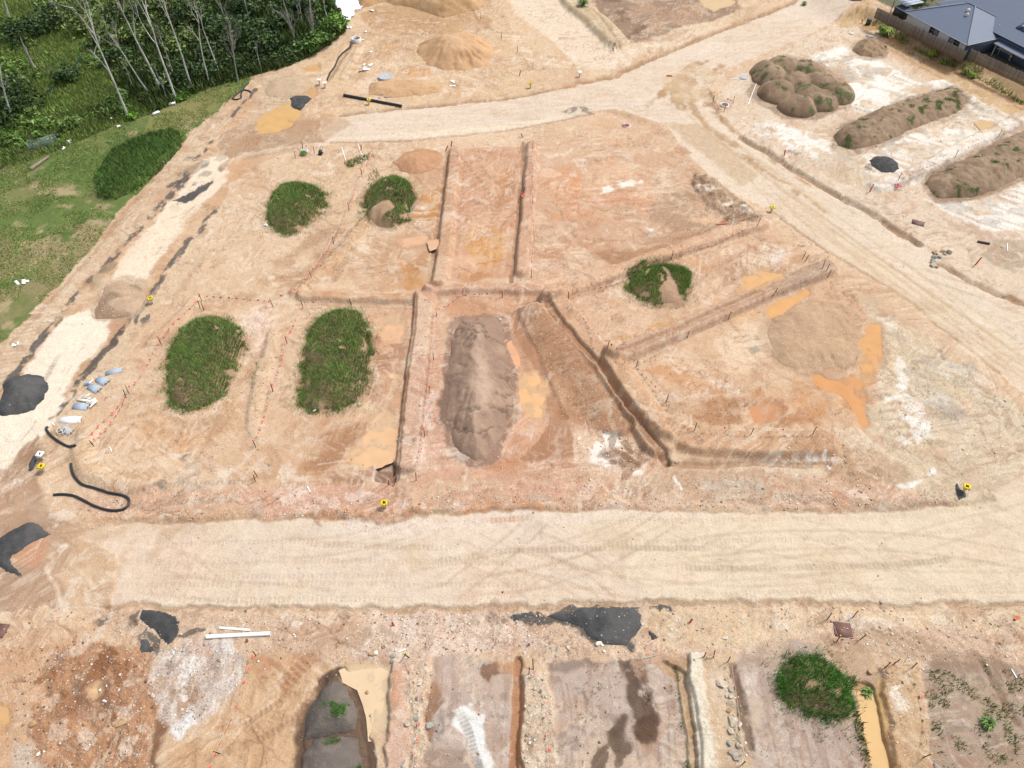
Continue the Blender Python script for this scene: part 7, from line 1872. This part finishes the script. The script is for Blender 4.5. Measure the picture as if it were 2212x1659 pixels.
# ---------------------------------------------------------------- houses behind the timber fence
ZT = 2.0          # terrace level
def atz(px, py, z): x, y = unproj(px, py, z); return Vector((x, y, z))
M_PALE = mat('grey_palings', C(128, 116, 106), .9, noise=.22, scale=1.4)
def timber_fence(a, b, zb, h, label, n_posts):
    A = atz(*a, zb); B = atz(*b, zb); L_ = (B-A).length; ang = math.atan2(B.y-A.y, B.x-A.x)
    root = thing('timber_fence', label, 'fence', tuple(A), ang, None)
    n = int(L_/.145); pm = MB().box((0, 0, h/2), (.125, .02, h)).mesh('paling', [M_PALE])
    pm2 = MB().box((0, 0, h/2), (.125, .02, h)).mesh('paling', [mat('pale_palings', C(148, 136, 124), .9, noise=.2, scale=1.4)])
    for k in range(min(n, 300)):
        o = link('paling', pm if random.random() < .6 else pm2, root, (.07+k*L_/n, -.03-.008*random.random(), random.gauss(0, .02)-.05), (0, random.gauss(0, .008), random.gauss(0, .02)))
    for z in (.3, h*.5, h-.25): MB().box((L_/2, .03, z), (L_, .05, .08)).build('rail', [M_PALE], root)
    for k in range(n_posts): MB().box((L_*k/(n_posts-1), .1, h/2), (.1, .09, h+.05)).build('post', [M_PALE], root)
    return root, A, B, ang
f1, FA, FB, fang = timber_fence((1888, 38), (2077, 133), ZT, 1.9, 'long grey timber paling fence below the white walled house', 14)
f2, FC, FD, _ = timber_fence((2088, 128), (2225, 192), ZT, 1.9, 'shorter grey timber paling fence running off the right edge', 10)
# short return of the fence
A = FB; B = FC
u = (FB-FA).normalized(); v_ = Vector((-u.y, u.x, 0))
if v_.y < 0: v_ = -v_
M_ROOF = mat('slate_blue_roofing', C(104, 116, 138), .6, noise=.12, scale=9, bump=.15)
M_ROOF2 = mat('grey_roofing', C(130, 138, 154), .6, noise=.1, scale=9, bump=.1)
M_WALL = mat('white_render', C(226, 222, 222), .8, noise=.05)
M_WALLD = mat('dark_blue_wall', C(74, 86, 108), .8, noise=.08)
M_FASC = mat('cream_fascia', C(206, 206, 204), .5)
M_GLASS = mat('dark_window', C(40, 44, 52), .12, noise=.1, spec=.6)
M_FRAME = mat('black_frame', C(36, 38, 42), .5)
M_SCREEN = mat('grey_screen', C(134, 140, 146), .6)
EH = ZT+2.5
EA = atz(1956, 25, EH); EB = atz(2090, 97, EH); EC = atz(2186, 54, EH)
e1 = (EB-EA); L1 = e1.length; ux = e1.normalized(); vx = Vector((-ux.y, ux.x, 0))
if vx.dot(EC-EB) < 0: vx = -vx
W1 = abs((EC-EB).dot(vx))
house = thing('house', 'white walled house with a slate blue hip roof behind the long fence', 'house', (EB.x, EB.y, ZT), math.atan2(ux.y, ux.x))
# local frame: x along the eave (EB at 0, EA at -L1), y inwards, z up from the terrace
sgn = 1 if Vector((-math.sin(house.rotation_euler.z), math.cos(house.rotation_euler.z), 0)).dot(vx) > 0 else -1
def LY(y): return sgn*y
RP = W1/2*math.tan(math.radians(23))
ez = 2.5; th2 = .06
rv = [(-L1, LY(0), ez), (0, LY(0), ez), (0, LY(W1), ez), (-L1, LY(W1), ez), (-L1+W1/2, LY(W1/2), ez+RP), (-W1/2, LY(W1/2), ez+RP)]
def slab(name, pts, m, parent, t=.05):
    p = np.array(pts, float); n = len(p); b = p-np.array([0, 0, t])
    mb = MB(); mb.add(np.concatenate([p, b]), [tuple(range(n))]); mb.add(np.concatenate([p, b]), [tuple(range(2*n-1, n-1, -1))])
    mb.add(np.concatenate([p, b]), [(i, i+n, (i+1) % n+n, (i+1) % n) for i in range(n)])
    return mb.build(name, [m], parent)
slab('roof', [rv[0], rv[1], rv[5], rv[4]], M_ROOF, house); slab('roof', [rv[1], rv[2], rv[5]], M_ROOF, house)
slab('roof', [rv[2], rv[3], rv[4], rv[5]], M_ROOF, house); slab('roof', [rv[3], rv[0], rv[4]], M_ROOF, house)
for a, b in ((rv[4], rv[5]), (rv[5], rv[1]), (rv[5], rv[2]), (rv[4], rv[0]), (rv[4], rv[3])):
    a, b = np.array(a)+(0, 0, .03), np.array(b)+(0, 0, .03); MB().tube([a, b], .11, 6).build('ridge_cap', [M_ROOF2], house)
for a, b in ((rv[0], rv[1]), (rv[1], rv[2]), (rv[2], rv[3]), (rv[3], rv[0])):
    a, b = np.array(a)-(0, 0, .09), np.array(b)-(0, 0, .09)
    MB().tube([a, b], .08, 5).build('gutter', [M_FASC], house)
ins = .5
def wall_box(p, q, z0, z1, t, m, name, parent):
    p, q = np.array(p, float), np.array(q, float); c = (p+q)/2; d = q-p
    return MB().box((c[0], c[1], (z0+z1)/2), (np.hypot(*d), t, z1-z0), math.atan2(d[1], d[0])).build(name, [m], parent)
wf = wall_box((-L1+ins, LY(ins)), (-ins, LY(ins)), -.5, 2.45, .2, M_WALL, 'wall', house)
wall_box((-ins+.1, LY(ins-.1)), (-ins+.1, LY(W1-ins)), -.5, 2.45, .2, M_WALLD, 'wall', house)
wall_box((-L1+ins, LY(ins+.1)), (-L1+ins, LY(W1-ins)), -.5, 2.45, .2, M_WALL, 'wall', house)
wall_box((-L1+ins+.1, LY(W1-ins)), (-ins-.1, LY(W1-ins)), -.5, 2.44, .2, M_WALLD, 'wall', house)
def window(xc, w, z0, z1, panes, parent=house):
    f = MB(); h = z1-z0; y = LY(ins-.12)
    for c, s_ in (((xc-w/2, y, (z0+z1)/2), (.08, .1, h)), ((xc+w/2, y, (z0+z1)/2), (.08, .1, h)), ((xc, y, z0), (w-.08, .1, .08)), ((xc, y, z1), (w-.08, .1, .08))): f.box(c, s_)
    fo = f.build('window', [M_FRAME], parent)
    for k, mm in enumerate(panes):
        ww = (w-.1)/len(panes); MB().box((xc-w/2+.05+ww*(k+.5), LY(ins-.11), (z0+z1)/2), (ww-.03, .04, h-.1)).build('pane', [mm], fo)
fx = lambda t: -L1+L1*t
window(fx(.485), 2.0, .55, 2.25, [M_GLASS, M_SCREEN]); window(fx(.80), 2.3, .8, 2.2, [M_SCREEN, M_GLASS])
MB().tube([(fx(.34), LY(ins-.16), -.4), (fx(.34), LY(ins-.16), 2.3), (fx(.335), LY(.0), 2.42)], .05, 6).build('downpipe', [M_WHITE], house)
def on_roof(x, y):   # height of the eave-side or far plane
    return ez+min(y, W1-y, -x, x+L1)*math.tan(math.radians(23))
for x, y in ((-L1*.45, W1*.40), (-L1*.40, W1*.34)):
    z = on_roof(x, y); v0 = MB().tube([(x, LY(y), z-.05), (x, LY(y), z+.2), (x, LY(y), z+.34), (x, LY(y), z+.42)], [.3, .3, .26, .1], 10); v0.build('roof_vent', [M_CONCW], house, smooth=True)
x, y = -1.9, W1*.62; z = on_roof(x, y); MB().tube([(x, LY(y), z-.1), (x, LY(y), z+.6)], .06, 6).build('vent_pipe', [M_WHITE], house)
# the deeper rear wing of the same house
wy0, wy1, wx0, wx1 = W1*.5, W1*.5+15, -L1, 11.0
wr = (wy1-wy0)/2*math.tan(math.radians(23)); wm = (wy0+wy1)/2; wz = ez+.6
wv = [(wx0, LY(wy0), wz), (wx1, LY(wy0), wz), (wx1, LY(wy1), wz), (wx0, LY(wy1), wz), (wx0+7.5, LY(wm), wz+wr), (wx1-7.5, LY(wm), wz+wr)]
for fc in ((0, 1, 5, 4), (1, 2, 5), (2, 3, 4, 5), (3, 0, 4)): slab('roof', [wv[i] for i in fc], M_ROOF, house)
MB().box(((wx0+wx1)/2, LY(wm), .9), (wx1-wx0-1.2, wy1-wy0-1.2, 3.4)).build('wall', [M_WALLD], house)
M_PV = mat('solar_blue', C(44, 62, 112), .2, .1, noise=.1)
for k in range(3):
    x = 1.2+1.05*k; y = wy0+3.2
    sl = math.radians(23)*sgn
    z = wz+(y-wy0)*math.tan(math.radians(23))+.12
    Rm = np.array(Matrix.Rotation(sl, 3, 'X'))
    p_ = MB().box((x, LY(y), z), (1.0, 1.65, .05), R=Rm).build('solar_panel', [M_PV], house)
    MB().box((x, LY(y), z+.03), (.98, .03, .02), R=Rm).box((x, LY(y), z+.031), (.03, 1.6, .02), R=Rm).build('panel_bar', [M_FASC], p_)
# second house with patio at the right edge
EA2 = atz(2164, 66, EH+.1)
h2 = thing('house', 'second house with pale fascia and a dark patio at the right edge', 'house', (EA2.x, EA2.y, ZT), house.rotation_euler.z)
def roof2(x0, x1, y0, y1, z0, z1, nm='roof', m=M_ROOF2):
    slab(nm, [(x0, LY(y0), z0), (x1, LY(y0), z0), (x1, LY(y1), z1), (x0, LY(y1), z1)], m, h2, .08)
roof2(0, 9, 0, 4.2, 2.7, 4.3); roof2(0, 9, 4.25, 8.5, 4.29, 2.7)
MB().box((4.5, LY(-.04), 2.6), (9, .06, .24)).build('fascia', [M_FASC], h2)
MB().box((-.04, LY(4.2), 2.72), (.06, 8.4, .22)).build('fascia', [M_FASC], h2)
MB().box((.35, LY(.35), 1.0), (.5, .5, 3.2)).build('pillar', [M_WALL], h2)
wall_box((2.2, LY(2.2)), (9, LY(2.2)), -.5, 2.6, .2, M_WALL, 'wall', h2); wall_box((2.2, LY(2.3)), (2.2, LY(8)), -.5, 2.6, .2, M_WALLD, 'wall', h2)
MB().box((4.2, LY(2.05), .9), (2.4, .06, 2.1)).build('sliding_door', [M_GLASS], h2)
roof2(2.6, 9, -4.2, -.6, 2.2, 2.55, 'patio_roof', M_ROOF); MB().box((2.9, LY(-3.8), .7), (.14, .14, 3)).build('patio_post', [M_FASC], h2); MB().box((5.8, LY(-4.24), 2.1), (6.4, .06, .2)).build('fascia', [M_FASC], h2)
# back yard things
b = atz(2146, 108, ZT); root = thing('water_tank', 'green slimline water tank at the corner of the white walled house', 'water tank', tuple(b), house.rotation_euler.z)
M_TANK = mat('green_tank', C(46, 124, 100), .45, noise=.12)
bm = bmesh.new(); bmesh.ops.create_cube(bm, size=1)
for v in bm.verts: v.co = (v.co.x*1.0, v.co.y*1.9, v.co.z*2.0+1.0)
bmesh.ops.bevel(bm, geom=[e for e in bm.edges if abs(e.verts[0].co.z-e.verts[1].co.z) > .5], offset=.35, segments=4, affect='EDGES')
me = bpy.data.meshes.new('body'); bm.to_mesh(me); bm.free(); me.materials.append(M_TANK); link('body', me, root)
for z in (.5, 1.0, 1.5): MB().box((0, 0, z), (1.04, 1.3, .07)).box((0, 0, z+.005), (.5, 1.94, .06)).build('rib', [M_TANK], root)
disc(ring_mesh(MB(), .2, .22, 2.0, 2.07, 12), .22, 2.07, 12).build('lid', [M_TANK], root)
b = atz(2184, 132, ZT); root = thing('air_conditioner', 'white twin fan air conditioner behind the shorter fence', 'air conditioner', tuple(b), house.rotation_euler.z+.2)
MB().box((0, 0, .75), (.95, .4, 1.35)).build('case', [M_WHITE], root)
for z in (.45, 1.05):
    q0 = ring_mesh(MB(), .2, .27, -.01, .03, 14); disc(q0, .21, .005, 14)
    o_ = q0.build('fan_grille', [M_FRAME], root, (-.1, LY(-.215), z), (math.pi/2*sgn, 0, 0))
for k in range(2): MB().box((-.3+.6*k, 0, .04), (.08, .44, .08)).build('foot', [M_FRAME], root)
b = atz(2153, 121, ZT); root = thing('clothes_line', 'white wire clothes line beside the green tank', 'clothes line', tuple(b), house.rotation_euler.z)
for k in range(5): MB().tube([(0, LY(-.2*k), 1.5), (2.6, LY(-.2*k), 1.5)], .012, 4).build('wire', [M_WHITE], root)
for x in (0, 2.6): MB().tube([(x, 0, 0), (x, 0, 1.5), (x, LY(-.9), 1.5)], .03, 5).build('arm', [M_WHITE], root)
PA = atz(1960, 14, ZT+2.3); root = thing('carport', 'small carport with a striped metal roof left of the white walled house', 'carport', (PA.x, PA.y, ZT), house.rotation_euler.z)
M_ZINC = mat('pale_metal_roof', C(190, 200, 214), .45, .2, noise=.08); M_ZIN2 = mat('grey_metal_roof', C(150, 158, 172), .5, .2, noise=.08)
for k in range(14):
    MB().box((-.4-.25*k, LY(2.3), 2.3+(.012 if k % 2 else 0)), (.235, 4.2, .05)).build('roof_sheet', [M_ZINC if k % 4 < 2 else M_ZIN2], root)
for x in (-.4, -3.6):
    for y in (.35, 4.2): MB().box((x, LY(y), .9), (.1, .1, 2.7)).build('post', [M_FRAME], root)
MB().box((-2, LY(.2), 2.2), (3.5, .08, .14)).build('beam', [M_FASC], root)
b = atz(1945, 36, ZT); root = thing('garden_shed', 'low dark shed under the carport behind the fence', 'shed', tuple(b), house.rotation_euler.z)
MB().box((0, 0, .7), (2.6, 1.8, 1.5)).build('wall', [M_FRAME], root); slab('roof', [(-1.4, -1, 1.5), (1.4, -1, 1.5), (1.4, 1, 1.75), (-1.4, 1, 1.75)], M_WALLD, root)
b = at(1882, 33); root = thing('green_bin', 'dark green bin at the end of the timber fence', 'bin', tuple(b), .3)
M_BIN = mat('dark_green_plastic', C(62, 82, 76), .5)
MB().box((0, 0, .55), (.6, .7, 1.0)).build('body', [M_BIN], root); MB().box((0, 0, 1.09), (.66, .78, .08)).build('lid', [M_BIN], root)
for x in (-.25, .25): MB().tube([(x-.04, .36, .12), (x+.04, .36, .12)], .12, 10).build('wheel', [M_FRAME], root)
for n, (px, py, r, h) in enumerate([(1975, 12, 1.6, 1.6), (1990, 4, 1.8, 2.0), (2170, 118, 1.2, .6)]):
    b_ = atz(px, py, ZT); o_ = bush(px, py, r, h, ['green garden bush behind the carport', 'garden bush at the far end of the white walled house', 'low garden plants by the clothes line'][n], 560+n, MID, 300, .25, 'garden bushes behind the fence'); o_.location = b_
